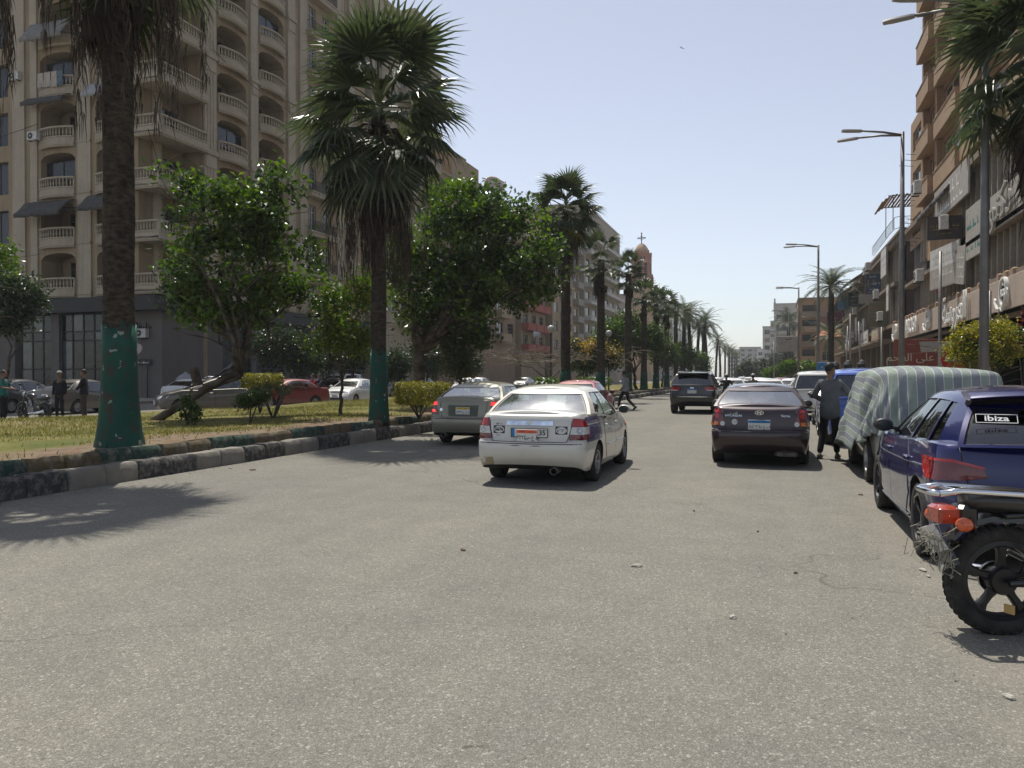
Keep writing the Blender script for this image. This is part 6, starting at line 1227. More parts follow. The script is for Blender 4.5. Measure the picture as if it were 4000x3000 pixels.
LEV = (.26, .32, .40, .46, .54, .585, .60, .615, .68, .76, .84, .90, .95, .985)
def sedan(paintm, **kw):
    P = dict(L=4.26, W=1.68, wb=2.44, ro=.93, fo=.87, wr=.285, zb=.2, cr=.20, paint=paintm, lev=LEV,
             top=[(-2.16, .985), (-2.0, 1.01), (-1.2, 1.015), (-.9, .96), (0, .90), (.75, .92), (.95, .93), (1.5, .82), (1.95, .70), (2.1, .64)],
             side=[(.2, .06), (.32, .02), (.5, .0), (.66, .004), (.8, .02), (.9, .05), (1.0, .10)],
             rear=[(.2, .10), (.3, .03), (.42, .0), (.56, .01), (.592, .03), (.6, .075), (.62, .085), (.8, .10), (.93, .12), (.985, .15), (1.0, .18)],
             front=[(.2, .08), (.35, .02), (.5, 0), (.6, .01), (.75, .06), (.9, .16), (1.0, .3)], crown=.04, edge=.035,
             gh=dict(rb=-1.62, rt=-1.10, fb=1.0, ft=.18, wb=.80, wt=.60, h=1.345, arch=.035, crown=.03, rc=-.03, bowr=.07, bowf=.16,
                     side=dict(pts=[0, .10, .115, .20, .30, .40, .42, .50, .60, .70, .80, .90, 1.0], win=[('side_window', 2, 5), ('side_window', 6, 11)])),
             glass=dict(rear_window=M_GLASSR), hz=.80)
    P.update(kw); return P
# ------------------------------------------------------------------ individual vehicles
PW = paint('taxi white', (.62, .595, .52), dust=.3)
def taxi_paint():
    """white shell with dark blue quarter and wing panels, a scuffed ochre patch on the bumper corner"""
    k = NT('taxi livery'); k.set(.32, 0, .5, .9); v = k.coord('Object'); sx = k.n('SeparateXYZ'); k.l(v, sx.inputs[0])
    def band(sock, a, b):
        m = k.n('MapRange'); m.inputs[1].default_value = a; m.inputs[2].default_value = a + .004; k.l(sock, m.inputs[0]); n = k.n('MapRange'); n.inputs[1].default_value = b; n.inputs[2].default_value = b + .004; n.inputs[3].default_value = 1; n.inputs[4].default_value = 0; k.l(sock, n.inputs[0]); q = k.n('Math', operation='MULTIPLY'); k.l(m.outputs[0], q.inputs[0]); k.l(n.outputs[0], q.inputs[1]); return q.outputs[0]
    def mul(a, b): q = k.n('Math', operation='MULTIPLY'); k.l(a, q.inputs[0]); k.l(b, q.inputs[1]); return q.outputs[0]
    ab = k.n('Math', operation='ABSOLUTE'); k.l(sx.outputs[0], ab.inputs[0]); side = band(ab.outputs[0], .735, 3); sidef = band(ab.outputs[0], .60, 3); Y, Z = sx.outputs[1], sx.outputs[2]
    q1 = mul(mul(side, band(Y, -1.90, -1.0)), band(Z, .62, .965)); q2 = mul(mul(sidef, band(Y, 1.2, 1.95)), band(Z, .5, .86)); mx = k.n('Math', operation='MAXIMUM'); k.l(q1, mx.inputs[0]); k.l(q2, mx.inputs[1])
    gap = band(Z, .855, .872); inv = k.n('Math', operation='SUBTRACT'); inv.inputs[0].default_value = 1; k.l(gap, inv.inputs[1]); blue = mul(mx.outputs[0], inv.outputs[0])
    nz = k.noise(v, 3, 5, .65); c = k.mix(k.ramp(nz, [(.45, (0, 0, 0)), (.8, (.22,) * 3)]), (.585, .575, .525), (.30, .27, .2)); c = k.mix(blue, c, (.012, .016, .115))
    sc_ = mul(mul(band(sx.outputs[0], -1.2, -.53), band(Z, .26, .40)), band(Y, -3, -1.7)); n2 = k.n('Math', operation='MULTIPLY'); k.l(k.ramp(k.noise(v, 5, 4, .6), [(.42, (0, 0, 0)), (.5, (1, 1, 1))]), n2.inputs[0]); k.l(sc_, n2.inputs[1])
    c = k.mix(n2.outputs[0], c, (.27, .20, .10)); lo = k.n('MapRange'); lo.inputs[1].default_value = .2; lo.inputs[2].default_value = .5; lo.inputs[3].default_value = .45; lo.inputs[4].default_value = 0; k.l(Z, lo.inputs[0]); c = k.mix(lo.outputs[0], c, (.25, .22, .17)); k.base(c)
    cr = k.n('MapRange'); cr.inputs[3].default_value = .03; cr.inputs[4].default_value = .12; k.l(nz, cr.inputs[0]); k.l(cr.outputs[0], k.b.inputs['Coat Roughness']); return k.m
DOORS = [[(-.60, .33), (-.74, .52), (-.78, .72), (-.66, .92), (.10, .90), (.10, .28), (-.52, .28)], [(.115, .28), (.115, .90), (.92, .90), (.93, .60), (.86, .40), (.80, .28)]]
def trunk_lines(c, x=.60, ztop=.93, zbot=.63, m=M_TRIM):
    c.strip('lid_seam', [(-x, ztop), (-x * .98, .80), (-x * .9, zbot), (0, zbot - .006), (x * .9, zbot), (x * .98, .80), (x, ztop)], 'rear', m, .011); c.strip('bumper_seam', [(-.80, .605), (0, .60), (.80, .605)], 'rear', m, .012)
def exhaust(c, x, r=.04, z=.235):
    k = MB(); y = c.yr + .06; k.lathe([(r * .82, .12), (r * .82, -.02), (r, -.02), (r, .2)], 14, Matrix.Translation((x, y, z)) @ Matrix.Rotation(R(-90), 4, 'X')); k.build('exhaust_pipe', [mat('sooty steel', (.10, .095, .09), .4, .7)], c.t, smooth=True)
def badge(c, x, z, s=.05, axis='rear'):
    p, n = c.hit(x, z, axis); k = MB(); el = [(s * 1.45 * math.cos(a), s * .8 * math.sin(a)) for a in (2 * math.pi * i / 20 for i in range(20))]; ei = [(a * .84, b * .82) for a, b in el]
    k.loft([[(a, -.012, b) for a, b in el], [(a, -.016, b) for a, b in el], [(a, -.016, b) for a, b in ei], [(a, -.008, b) for a, b in ei]], True, False)
    for sg in (-1, 1): k.loft([[(sg * s * .55 - w_ + .28 * z_ , y_, z_) for w_, y_ in ((-s * .16, -.016), (s * .16, -.016), (s * .16, -.008), (-s * .16, -.008))] for z_ in (-s * .6, s * .6)])
    k.box(-s * .5, -.015, -s * .14, s * .5, -.008, s * .14); o = k.build('badge', [M_CHROME], c.t); o.location = p; return o
def lens(c, name, x, z, r, m, axis='rear', par=None): return c.patch(name, [(x + r * math.cos(a), z + r * math.sin(a)) for a in (2 * math.pi * i / 16 for i in range(16))], axis, m, h=.014, step=.5, parent=par)
def front_dress(c, hz=.64, hx=(.42, .78), gm=M_TRIM, pm=M_PLATE, grille=(.36, .57, .66), hh=.09):
    c.both('headlight', [(hx[0], hz - hh * .6), (hx[1], hz - hh * .3), (hx[1], hz + hh * .8), (hx[0] + .05, hz + hh * .5)], 'front', M_CLEAR, h=.008); c.patch('grille', [(-grille[0], grille[1]), (grille[0], grille[1]), (grille[0], grille[2]), (-grille[0], grille[2])], 'front', gm, h=.006); c.patch('air_intake', [(-.5, .30), (.5, .30), (.45, .40), (-.45, .40)], 'front', M_TRIM, h=.004)
    p, n = c.hit(0, .48, 'front'); k = MB(); k.box(-.17, 0, -.08, .17, .02, .08); o = k.build('number_plate', [pm], c.t); o.location = p
def rear_dress(c, xs=(.58, .80), zs=(.68, .92), m=M_RED, band=M_PBLUE, plate_z=.74, digits='', letters='', w=.33):
    c.both('taillight', [(xs[0], zs[0]), (xs[1], zs[0]), (xs[1], zs[1] - .02), (xs[0] + .03, zs[1])], 'rear', m, h=.008); c.plate(plate_z, band, digits, letters, w)

# white taxi
TX = Car(sedan(taxi_paint(), roofpaint=PW, handle=PW), 'white saloon taxi with dark blue quarter panels and a dented bumper', 'taxi', 'taxi')
TX.seams(DOORS, PW); trunk_lines(TX); TX.mirrors(.74, .94, PW)
for tl, ax in zip(TX.corner('taillight', [(.60, -2.08, .655), (.81, -1.80, .66), (.81, -1.78, .78), (.79, -1.84, .88), (.72, -1.92, .945), (.635, -2.02, .955)], M_REDD, h=.010), ('cornerR', 'cornerL')):
    q = lambda x, y: (x + y) * .70711
    TX.patch('lens', [(q(.62, -2.07), .735), (q(.81, -1.80), .735), (q(.81, -1.81), .835), (q(.632, -2.05), .835)], ax, M_CLEAR, h=.014, parent=tl); lens(TX, 'lens', q(.70, -2.0), .785, .04, mat('lens ring', (.3, .31, .31), .2, .5), ax, par=tl); TX.patch('lens', [(q(.637, -2.045), .845), (q(.80, -1.83), .845), (q(.775, -1.88), .895), (q(.72, -1.93), .935), (q(.645, -2.02), .945)], ax, M_RED, h=.013, parent=tl)
g = TX.patch('chrome_bar', [(-.34, .855), (.34, .855), (.34, .915), (-.34, .915)], 'rear', mat('scuffed chrome', (.62, .68, .78), .2, 1, var=.3, scale=9), h=.014); badge(TX, 0, .885, .034)
pl = TX.plate(.715, M_PORANGE, '٣٣٢٤', arab('ط')[::-1] + ' ع س'[::-1] if False else 'ﺱ ﻉ ﻁ', .30, .165, x=-.03, off=.035)
k = MB(); k.cbox(-.26, -.06, 0, .26, .06, .006, .003); o = k.build('number_plate', [M_PLATE], TX.t); p, n = TX.hit(.02, .72, 'rear'); o.location = (.0, p.y - .012, .752); o.rotation_euler = (R(90), 0, 0); b = MB(); b.box(-.258, -.056, .0065, -.215, .056, .008); b.build('euro_band', [M_PBLUE], o); link('lettering', text_mesh('35', .10, .001, M_INK, .002), o, (.19, 0, .0075)); b = MB(); [b.box(*q) for q in ((-.262, -.064, -.002, .262, -.058, .010), (-.262, .058, -.002, .262, .064, .010), (-.268, -.064, -.002, -.262, .064, .010), (.262, -.064, -.002, .268, .064, .010))]; b.build('plate_frame', [M_TRIM], o)
M_STNAVY = mat('sticker navy', (.035, .02, .07), .5)
for x, txt in ((-.455, '5676'), (.455, '٥٦٧٦')):
    st = TX.patch('sticker', [(x - .085, .735), (x + .085, .735), (x + .085, .845), (x - .085, .845)], 'rear', M_STNAVY, h=.003); TX.patch('sticker_oval', [(x + .076 * math.cos(a), .79 + .048 * math.sin(a)) for a in (2 * math.pi * i / 20 for i in range(20))], 'rear', M_PLATE, h=.005, step=.5, parent=st); TX.label_on(txt, .062, x, .79, M_INK, bold=.002 if x < 0 else 0, lift=.0065, parent=st)
for x, z, w_ in ((-.455, .87, .09), (-.455, .715, .06)): p, n = TX.hit(x, z, 'rear'); o = scribble(TX.t, -w_ / 2, w_ / 2, 0, .022, 0, M_INK, int(z * 100)); o.location = p + n * .004
sk = MB(); [sk.box(-.07 + .028 * i, -.004, -.05, -.05 + .028 * i, 0, .045) for i in range(5)]; [sk.box(-.085, -.004, -.07 + .025 * i, -.075, 0, -.055 + .025 * i) for i in range(5)]; sk.box(-.08, -.004, -.068, .07, 0, -.056); sk.box(-.08, -.004, .05, .07, 0, .058); p, n = TX.hit(.42, 1.24, 'rear')
if p is None: p, n = Vector((.42, -1.2, 1.24)), Vector((0, -.8, .6))
sk_o = sk.build('window_sticker', [mat('sticker violet', (.16, .12, .3), .6)], TX.t); sk_o.location = Vector((.40, -1.17, 1.235)); sk_o.rotation_euler = (R(-50), 0, 0)
TX.strip('side_moulding', [(-.6, .50), (.1, .50)], 'right', PW, .03, .02); TX.strip('side_moulding', [(.14, .50), (.9, .50)], 'right', PW, .03, .02); TX.strip('side_moulding', [(-.6, .50), (.9, .50)], 'left', PW, .03, .02)
lens(TX, 'side_indicator', 1.45, .70, .022, M_AMB, 'right'); exhaust(TX, .36, .055, .225)
for x in (-.2, .1): TX.patch('scratch', [(x - .08, .572), (x - .02, .566), (x + .1, .570), (x + .04, .580), (x - .02, .578)], 'rear', mat('bare plastic', (.1, .095, .09), .8), h=.001)
front_dress(TX); TX.place(-3.28, 12.62, 1.0)
# occupants are hidden by the glare: only the wheel rim and seats show
# sage green silver saloon
PG = paint('sage metallic', (.25, .245, .185), .35, .4)
SV = Car(sedan(PG, top=[(-2.16, 1.0), (-1.95, 1.05), (-1.2, 1.055), (-.9, .98), (0, .92), (.75, .92), (.95, .93), (1.5, .82), (1.95, .70), (2.1, .64)]), 'dusty sage grey saloon with lit brake lights next to the median kerb'); SV.seams(DOORS); trunk_lines(SV, .55, .98, .62)
for tl, ax in zip(SV.corner('taillight', [(.61, -2.08, .69), (.80, -1.88, .69), (.80, -1.88, .97), (.69, -2.0, .99)], M_REDD, h=.010), ('cornerR', 'cornerL')):
    q = lambda x, y: (x + y) * .70711
    for z0, z1 in ((.90, .97), (.75, .80)): SV.patch('lens', [(q(.66, -2.04), z0), (q(.80, -1.89), z0), (q(.79, -1.90), z1), (q(.675, -2.02), z1)], ax, M_REDON, h=.014, parent=tl)
SV.patch('recess_shade', [(-.34, .66), (.34, .66), (.36, .90), (-.36, .90)], 'rear', mat('shaded sage', (.10, .11, .09), .5, .4), h=.003); SV.plate(.78, M_PYEL, '٥٨٩١', 'ﺝ ﻝ ﺩ', .33, .16); exhaust(SV, -.45, .055, .235); lens(SV, 'badge', -.52, .80, .035, M_CHROME); SV.mirrors(.74, .94); front_dress(SV); SV.place(-6.55, 18.2, 1.5)  # flat patch behind the plate: the recess's shade is put into its darker colour
# maroon saloon
PM = paint('maroon metallic', (.019, .004, .008), .28, .25, dust=.03)
MR = Car(sedan(PM, top=[(-2.16, 1.0), (-2.0, 1.03), (-1.2, 1.03), (-.9, .96), (0, .90), (.75, .92), (.95, .93), (1.5, .82), (1.95, .70), (2.1, .64)], glass=dict(rear_window=M_GLASSR)), 'dark maroon saloon with round lensed tail lights and a blue plate'); MR.seams(DOORS); MR.mirrors(.74, .95, M_TRIM); trunk_lines(MR, .60, .96, .60)
for sx in (-1, 1):
    tl = MR.patch('taillight', [(sx * a, b) for a, b in ((.56, .70), (.82, .69), (.83, .86), (.80, .97), (.70, .985), (.62, .975))], 'rear', M_REDD, h=.010); lens(MR, 'lens', sx * .69, .865, .042, M_RED, par=tl); MR.patch('lens', [(sx * a, b) for a, b in ((.67, .705), (.81, .705), (.81, .765), (.66, .765))], 'rear', M_AMB, h=.014, parent=tl); lens(MR, 'lens', sx * .60, .735, .040, M_CLEAR, par=tl); MR.patch('lens', [(sx * a, b) for a, b in ((.64, .92), (.78, .92), (.75, .97), (.66, .968))], 'rear', M_RED, h=.013, parent=tl)
    MR.patch('reflector', [(sx * a, b) for a, b in ((.74, .605), (.83, .61), (.83, .66), (.76, .65))], 'rear', M_CLEAR, h=.006)
badge(MR, 0, .925, .05); MR.plate(.72, M_PBLUE, '٤٥٦٣', 'ﻁ ﻉ ﻑ', .36, .17); MR.label_on('HYUNDAI', .055, -.42, .87, M_CHROME, sx=1.15); scribble(MR.t, -.06, .06, 0, .03, 0, M_CHROME, 2).location = MR.hit(-.42, .92, 'rear')[0] + Vector((0, -.004, 0)); MR.label_on('Verna', .062, .42, .875, M_CHROME)
st = lens(MR, 'sticker', -.40, .765, .048, M_PLATE); scribble(MR.t, -.03, .03, .012, .025, 0, M_INK, 5).location = MR.hit(-.40, .765, 'rear')[0] + Vector((0, -.016, 0)); exhaust(MR, .42, .05, .25); k = MB(); k.cbox(.25, MR.yr + .1, .2, .62, MR.yr + .35, .3, .04); k.build('silencer', [mat('sooty steel', (.10, .095, .09), .4, .7)], MR.t)
k = MB(); k.ball((-.36, -.1, 1.2), (.1, .11, .12), 12, 8); k.ball((-.36, -.15, 1.0), (.2, .12, .16), 12, 8); k.build('driver', [mat('driver dark', (.07, .065, .06), .9)], MR.t, smooth=True); front_dress(MR); MR.place(-.22, 16.0, 0)
# black off-roader
PB = paint('black paint', (.004, .0045, .006), .22, .1, dust=.015)
def suv(pm, **kw):
    P = dict(L=4.8, W=1.92, wb=2.9, ro=.98, fo=.9, wr=.37, tw=.25, zb=.30, cr=.22, paint=pm, lev=(.36, .45, .6, .68, .72, .75, .85, .95, 1.02, 1.1, 1.15),
             top=[(-2.45, 1.17), (-2.2, 1.19), (-1, 1.16), (.8, 1.12), (1.1, 1.13), (1.7, 1.07), (2.2, .98), (2.35, .92)], side=[(.3, .07), (.45, .02), (.7, .0), (.95, .015), (1.1, .05), (1.19, .09)], rear=[(.3, .12), (.5, .0), (.7, .0), (.74, .05), (.95, .07), (1.15, .10)], front=[(.3, .1), (.5, 0), (.8, .02), (1.0, .08), (1.15, .2)], crown=.04, edge=.03,
             gh=dict(rb=-2.38, rt=-2.02, fb=1.05, ft=.2, wb=.90, wt=.70, h=1.66, arch=.05, crown=.03, bowr=.06, bowf=.16, cr=.06, side=dict(pts=[0, .05, .2, .235, .33, .43, .53, .555, .65, .75, .85, .93, 1.0], win=[('side_window', 1, 2), ('side_window', 3, 6), ('side_window', 7, 11)])), glass=dict(all=M_GLASSD), hz=1.0)
    P.update(kw); return P
SDOORS = [[(-.95, .5), (-1.0, .8), (-.95, 1.1), (.05, 1.09), (.05, .42), (-.85, .42)], [(.07, .42), (.07, 1.09), (1.0, 1.07), (1.02, .7), (.95, .42)]]
JP = Car(suv(PB), 'black off-road estate with a chrome strip across its tailgate', 'car'); JP.seams(SDOORS); JP.mirrors(.85, 1.12)
for sx in (-1, 1):
    tl = JP.patch('taillight', [(sx * a, b) for a, b in ((.50, .99), (.62, .95), (.93, .95), (.93, 1.10), (.50, 1.09))], 'rear', M_RED, h=.012); JP.patch('lens', [(sx * a, b) for a, b in ((.53, .975), (.62, .95), (.92, .95), (.92, .985))], 'rear', M_CLEAR, h=.015, parent=tl)
JP.plate(.93, M_PBLUE, '٢٤٦٥', 'ﺱ ﻑ ﻡ', .36, .17); JP.label_on('Jeep', .09, 0, 1.07, M_CHROME, bold=.003); JP.patch('chrome_strip', [(-.62, .69), (.62, .69), (.60, .715), (-.60, .715)], 'rear', M_CHROME, h=.012); k = MB(); k.cbox(-.62, -.14, -.02, .62, .16, .035, .015); o = k.build('roof_spoiler', [PB], JP.t); o.location = (0, -2.08, 1.655)
k = MB(); [k.tube([(x, -1.7, 1.68), (x, -1.6, 1.73), (x, .2, 1.73), (x, .35, 1.67)], .018, 6) for x in (-.6, .6)]; k.build('roof_rail', [M_CHROME], JP.t, smooth=True); k = MB(); k.box(-.2, -.01, -.015, .2, .01, .015); o = k.build('wiper', [M_TRIM], JP.t); o.location = (.05, -2.31, 1.24); front_dress(JP, .9, (.5, .9), grille=(.42, .82, .98)); JP.place(-3.12, 35.0, 0)
# white people carrier
PWV = paint('fleet white', (.60, .60, .58), dust=.2)
VN = Car(suv(PWV, W=1.76, L=4.4, wb=2.7, ro=.9, wr=.31, tw=.19, zb=.24, top=[(-2.3, 1.06), (-2, 1.07), (.8, 1.03), (1.2, 1.02), (1.7, .92), (2.1, .8)], gh=dict(rb=-2.18, rt=-1.92, fb=1.25, ft=.45, wb=.82, wt=.66, h=1.66, arch=.04, crown=.03, bowr=.05, bowf=.16, cr=.06, side=dict(pts=[0, .05, .2, .235, .33, .43, .53, .555, .65, .75, .85, .93, 1.0], win=[('side_window', 1, 2), ('side_window', 3, 6), ('side_window', 7, 11)]))), 'white people carrier with dark rear glass behind the standing man', 'van'); VN.seams([[(y, z - .1) for y, z in d] for d in SDOORS]); VN.both('taillight', [(.70, .80), (.84, .78), (.85, 1.0), (.72, 1.0)], 'rear', M_RED, h=.01); VN.plate(.62, M_PBLUE, '٧٣١٢', 'ﺭ ﻕ ﻩ'); VN.patch('grab_strip', [(-.3, .80), (.3, .80), (.3, .845), (-.3, .845)], 'rear', M_TRIM, h=.01); VN.patch('bumper_strip', [(-.7, .42), (.7, .42), (.7, .47), (-.7, .47)], 'rear', M_TRIM, h=.008); VN.mirrors(1.0, 1.0, M_TRIM); front_dress(VN, .8); VN.place(1.5, 31.2, 0)
# ------------------------------------------------------------------ the blue hatchback close by
PBL = paint('royal blue metallic', (.004, .006, .085), .2, .2, dust=.03); PBL.node_tree.nodes['Principled BSDF'].inputs['Coat Weight'].default_value = 1
BH = Car(dict(L=4.06, W=1.78, wb=2.56, ro=.70, fo=.80, wr=.315, tw=.205, rim=.225, gap=.06, zb=.17, cr=.24, edge=.03, paint=PBL, spokes=5, twin=True, rimmat=M_RIMD, tin=.012, lev=(.24, .32, .42, .5, .56, .60, .64, .70, .78, .86, .92, .95),
              top=[(-2.0, .99), (-1.7, 1.0), (-1.0, .97), (-.2, .93), (.75, .90), (1.05, .91), (1.5, .84), (1.9, .74), (2.1, .66)], side=[(.17, .09), (.26, .04), (.36, .012), (.5, .02), (.58, .0), (.72, .0), (.80, .02), (.9, .03), (1.0, .05)], rear=[(.17, .13), (.28, .03), (.42, 0), (.55, .0), (.62, .03), (.68, .06), (.82, .07), (.95, .11), (1.0, .14)], front=[(.2, .08), (.35, .02), (.5, 0), (.65, .02), (.8, .1), (1.0, .3)], crown=.04, tapr=.06, bowr=.12,
              gh=dict(tp=.13, rb=-1.86, rt=-1.50, fb=1.18, ft=.20, wb=.80, wt=.565, h=1.385, arch=.06, crown=.035, bowr=.10, bowf=.18, cr=.055, rc=-.05, side=dict(pts=[0, .10, .14, .225, .245, .33, .42, .475, .50, .60, .70, .80, .90, .97, 1.0], win=[('side_window', 2, 3), ('side_window', 4, 7), ('side_window', 8, 13)])), glass=dict(all=glass_mat('smoked glass', (.12, .135, .13), .12), windshield=M_GLASS), hz=.80, handle=PBL),
         'shiny royal blue hatchback parked at the right with a smoked rear window')
BD = [[(-.76, .36), (-.90, .58), (-.86, .78), (-.66, .945), (.16, .915), (.16, .24), (-.62, .24)], [(.175, .24), (.175, .915), (1.08, .885), (1.10, .60), (1.02, .38), (.88, .24)]]
BH.seams(BD); BH.mirrors(.92, .955, M_TRIM)
for sx in (-1, 1):
    ax = 'cornerR' if sx > 0 else 'cornerL'; q = lambda x, y: (x + y) * .70711
    tl = BH.patch('taillight', [(q(.52, -1.93), .755), (q(.66, -1.84), .72), (q(.82, -1.62), .715), (q(.85, -1.50), .80), (q(.84, -1.44), .885), (q(.70, -1.82), .885), (q(.56, -1.92), .83)], ax, M_REDD, h=.018, step=.04); BH.patch('lens', [(q(.54, -1.93), .815), (q(.70, -1.82), .865), (q(.84, -1.46), .865), (q(.84, -1.44), .887), (q(.70, -1.82), .887), (q(.55, -1.92), .833)], ax, M_RED, h=.022, step=.04, parent=tl); BH.patch('lens', [(q(.78, -1.70), .72), (q(.82, -1.62), .715), (q(.85, -1.50), .80), (q(.84, -1.46), .862), (q(.80, -1.66), .862)], ax, M_RED, h=.022, step=.04, parent=tl)
    BH.strip('sill_trim', [(-.78, .265), (.85, .265)], 'right' if sx > 0 else 'left', mat('grey trim', (.2, .2, .21), .4, .5), .03, .02); BH.strip('shoulder_crease', [(-1.5, .80), (-.6, .765), (.6, .735), (1.2, .74)], 'right' if sx > 0 else 'left', PBL, .018, .004)
sp = MB(); n = 12; prof = [(-.03, -.03), (-.20, -.035), (-.235, -.015), (-.20, .012), (.06, .045), (.12, .03)]
sp.loft([[( -.55 + 1.10 * i / n, q + .10 * (1 - (2 * i / n - 1) ** 2) * -1 + .03, z + .03 * (1 - (2 * i / n - 1) ** 2)) for q, z in prof] for i in range(n + 1)], True, True); o = sp.build('roof_spoiler', [PBL], BH.t, sharp=35); o.location = (0, -1.47, 1.385); q = MB(); q.loft([[(-.53 + 1.06 * i / n, a - .10 * (1 - (2 * i / n - 1) ** 2) + .03, z + .03 * (1 - (2 * i / n - 1) ** 2)) for a, z in ((-.20, -.037), (.02, -.034), (.10, -.09), (.03, -.10), (-.10, -.07))] for i in range(n + 1)], True, True); q.build('spoiler_underside', [M_TRIM], o)
BH.strip('tailgate_seam', [(-.66, .98), (-.64, .80), (-.58, .62), (0, .60), (.58, .62), (.64, .80), (.66, .98)], 'rear', M_TRIM, .01); BH.strip('bumper_seam', [(-.8, .66), (-.62, .655)], 'rear', M_TRIM, .01); BH.patch('diffuser', [(-.6, .22), (.6, .22), (.52, .36), (-.52, .36)], 'rear', M_TRIM, h=.006); BH.plate(.74, M_PBLUE, '٦١٨٣', 'ﺏ ﻥ ﺱ', .36, .17)
o = link('window_lettering', text_mesh('ibiza', .08, .001, M_WINK, .0012, 1.3), BH.t, (-.40, -1.80, 1.215), (R(53), 0, R(-6)), .92); k = MB(); [k.box(*q) for q in ((-.15, -.045, -.001, .15, -.040, .001), (-.15, .040, -.001, .15, .045, .001), (-.155, -.045, -.001, -.15, .045, .001), (.15, -.045, -.001, .155, .045, .001))]; k.build('frame_line', [M_WINK], o)
k = MB(); k.box(-.28, -.01, -.012, .28, .01, .012); o = k.build('wiper', [M_TRIM], BH.t); o.location = (.1, -1.93, 1.05); BH.patch('fuel_flap', [(-1.5, .74), (-1.34, .74), (-1.34, .88), (-1.5, .88)], 'right', PBL, h=.003); front_dress(BH, .66); BH.place(2.05, 8.86, .5)
for o in BH.t.children:
    if o.name.startswith('wheel'):
        k = MB(); k.tube([(.235 * math.cos(a), .235 * math.sin(a), .088) for a in (2 * math.pi * i / 32 for i in range(33))], .008, 5); k.build('rim_edge', [M_RIM], o, smooth=True)
# ------------------------------------------------------------------ covered car and its cloth
PSI = paint('silver metallic', (.32, .32, .32), .35, .6)
CV = Car(suv(PSI, W=1.7, L=4.0, wb=2.5, ro=.75, fo=.7, wr=.335, tw=.21, zb=.27, tin=-.01, top=[(-2, 1.0), (.8, .98), (1.3, .95), (2, .85)], gh=dict(suv(PSI)['gh'], rb=-1.85, rt=-1.6, wb=.78, wt=.6, h=1.42)), 'silver car hidden under a striped cloth, only wheels and sill showing', 'car', 'covered_car'); CV.place(2.15, 13.85, 0)
def cover():
    t = thing('car_cover', 'green and grey striped cloth cover draped over a parked car', 'car cover', (2.15, 13.85, 0)); k = MB(); N, Lv = 168, 34; rng = random.Random(2); UV = []
    ph = [rng.uniform(0, 6.28) for _ in range(8)]
    rings = []
    for j in range(Lv + 1):
        v = j / Lv; ring = []
        for i in range(N):
            a = 2 * math.pi * i / N; ca, sa = math.cos(a), math.sin(a); sgx = abs(ca) ** (2 / 5.5) * (1 if ca > 0 else -1); sgy = abs(sa) ** (2 / 5.5) * (1 if sa > 0 else -1)
            yy = sgy * 2.25; hood = max(0, min(1, (yy - .75) / .9)); top = 1.70 - .02 * sgx ** 2 - .62 * hood ** .7 * max(0, sgy)
            hem = .42 + .12 * math.sin(2 * a + ph[0]) + .05 * math.sin(7 * a + ph[1]) + (.18 if -2.4 < yy < -.7 and sgx < 0 else 0)
            if v < .3: f = v / .3; rad = .02 + .90 * math.sin(f * math.pi / 2) ** .8; z = top - .11 * f ** 2.4; w = rad
            else: f = (v - .3) / .7; w = .92 + .11 * f ** .8; z = (top - .11) * (1 - f) + hem * f
            x = sgx * .88 * w; y = sgy * 2.25 * w
            if v > .3:
                f = (v - .3) / .7; dn = math.sin(26 * a + 6 * f + 1.2 * math.sin(5 * z + ph[6]) + ph[2]) + .7 * math.sin(43 * a - 5 * f + ph[3]); amp = .028 * f ** 1.3 * (1.5 if sgx < 0 else .8); diag = math.sin((yy * 5.2 + z * 6.5) + ph[4]); amp2 = (.055 if sgx < -.4 else .0) * math.sin(math.pi * min(1, f * 1.1)); tent = (.16 if sgx < -.3 and yy > -.6 else .04) * f
                x += ca * (dn * amp + diag * amp2 + tent + .012 * math.sin(61 * a + 9 * z + ph[5])); y += sa * (dn * amp)
            else: z += .012 * math.sin(4 * x + 3 * y) + .02 * math.cos(3.1 * x + 1) * (1 - v) - .03 * math.exp(-((x) / .5) ** 2)
            ring.append((x, y, z)); wside = max(0, min(1, (abs(sgx) - abs(sgy) * .98 + .12) / .24)) if v > .25 else 0
            uu = x + wside * (1 if x > 0 else -1) * max(0, top - .1 - z); UV.append((uu, v))
        rings.append(ring)
    k.loft(rings, True, False); k.f.append(list(range(N))); k.m.append(0)
    q = NT('striped cloth'); q.set(.95, 0, .1); uv = q.n('UVMap'); sx = q.n('SeparateXYZ'); q.l(uv.outputs[0], sx.inputs[0]); m1 = q.n('Math', operation='MULTIPLY'); m1.inputs[1].default_value = 4.6; q.l(sx.outputs[0], m1.inputs[0]); fr = q.n('Math', operation='FRACT'); q.l(m1.outputs[0], fr.inputs[0])
    c = q.ramp(fr.outputs[0], [(0, (.45, .48, .45)), (.04, (.245, .285, .25)), (.5, (.45, .48, .46)), (.54, (.2, .217, .232))]); 
    for nd in q.t.nodes:
        if nd.type == 'VALTORGB': nd.color_ramp.interpolation = 'CONSTANT'
    q.base(q.mix(1, c, q.ramp(q.noise(q.coord('Object'), 5, 4), [(.3, (.85,) * 3), (.7, (1.1,) * 3)]), 'MULTIPLY')); q.bump(q.noise(q.coord('Object', (1, 1, .25)), 9, 4, .6), .5, .03)
    me = k.mesh('cloth', [q.m], smooth=True); ul = me.uv_layers.new(name='UVMap')
    for lp in me.loops: ul.data[lp.index].uv = UV[lp.vertex_index]
    o = link('cloth', me, t); md = o.modifiers.new('thick', 'SOLIDIFY'); md.thickness = .006
cover()
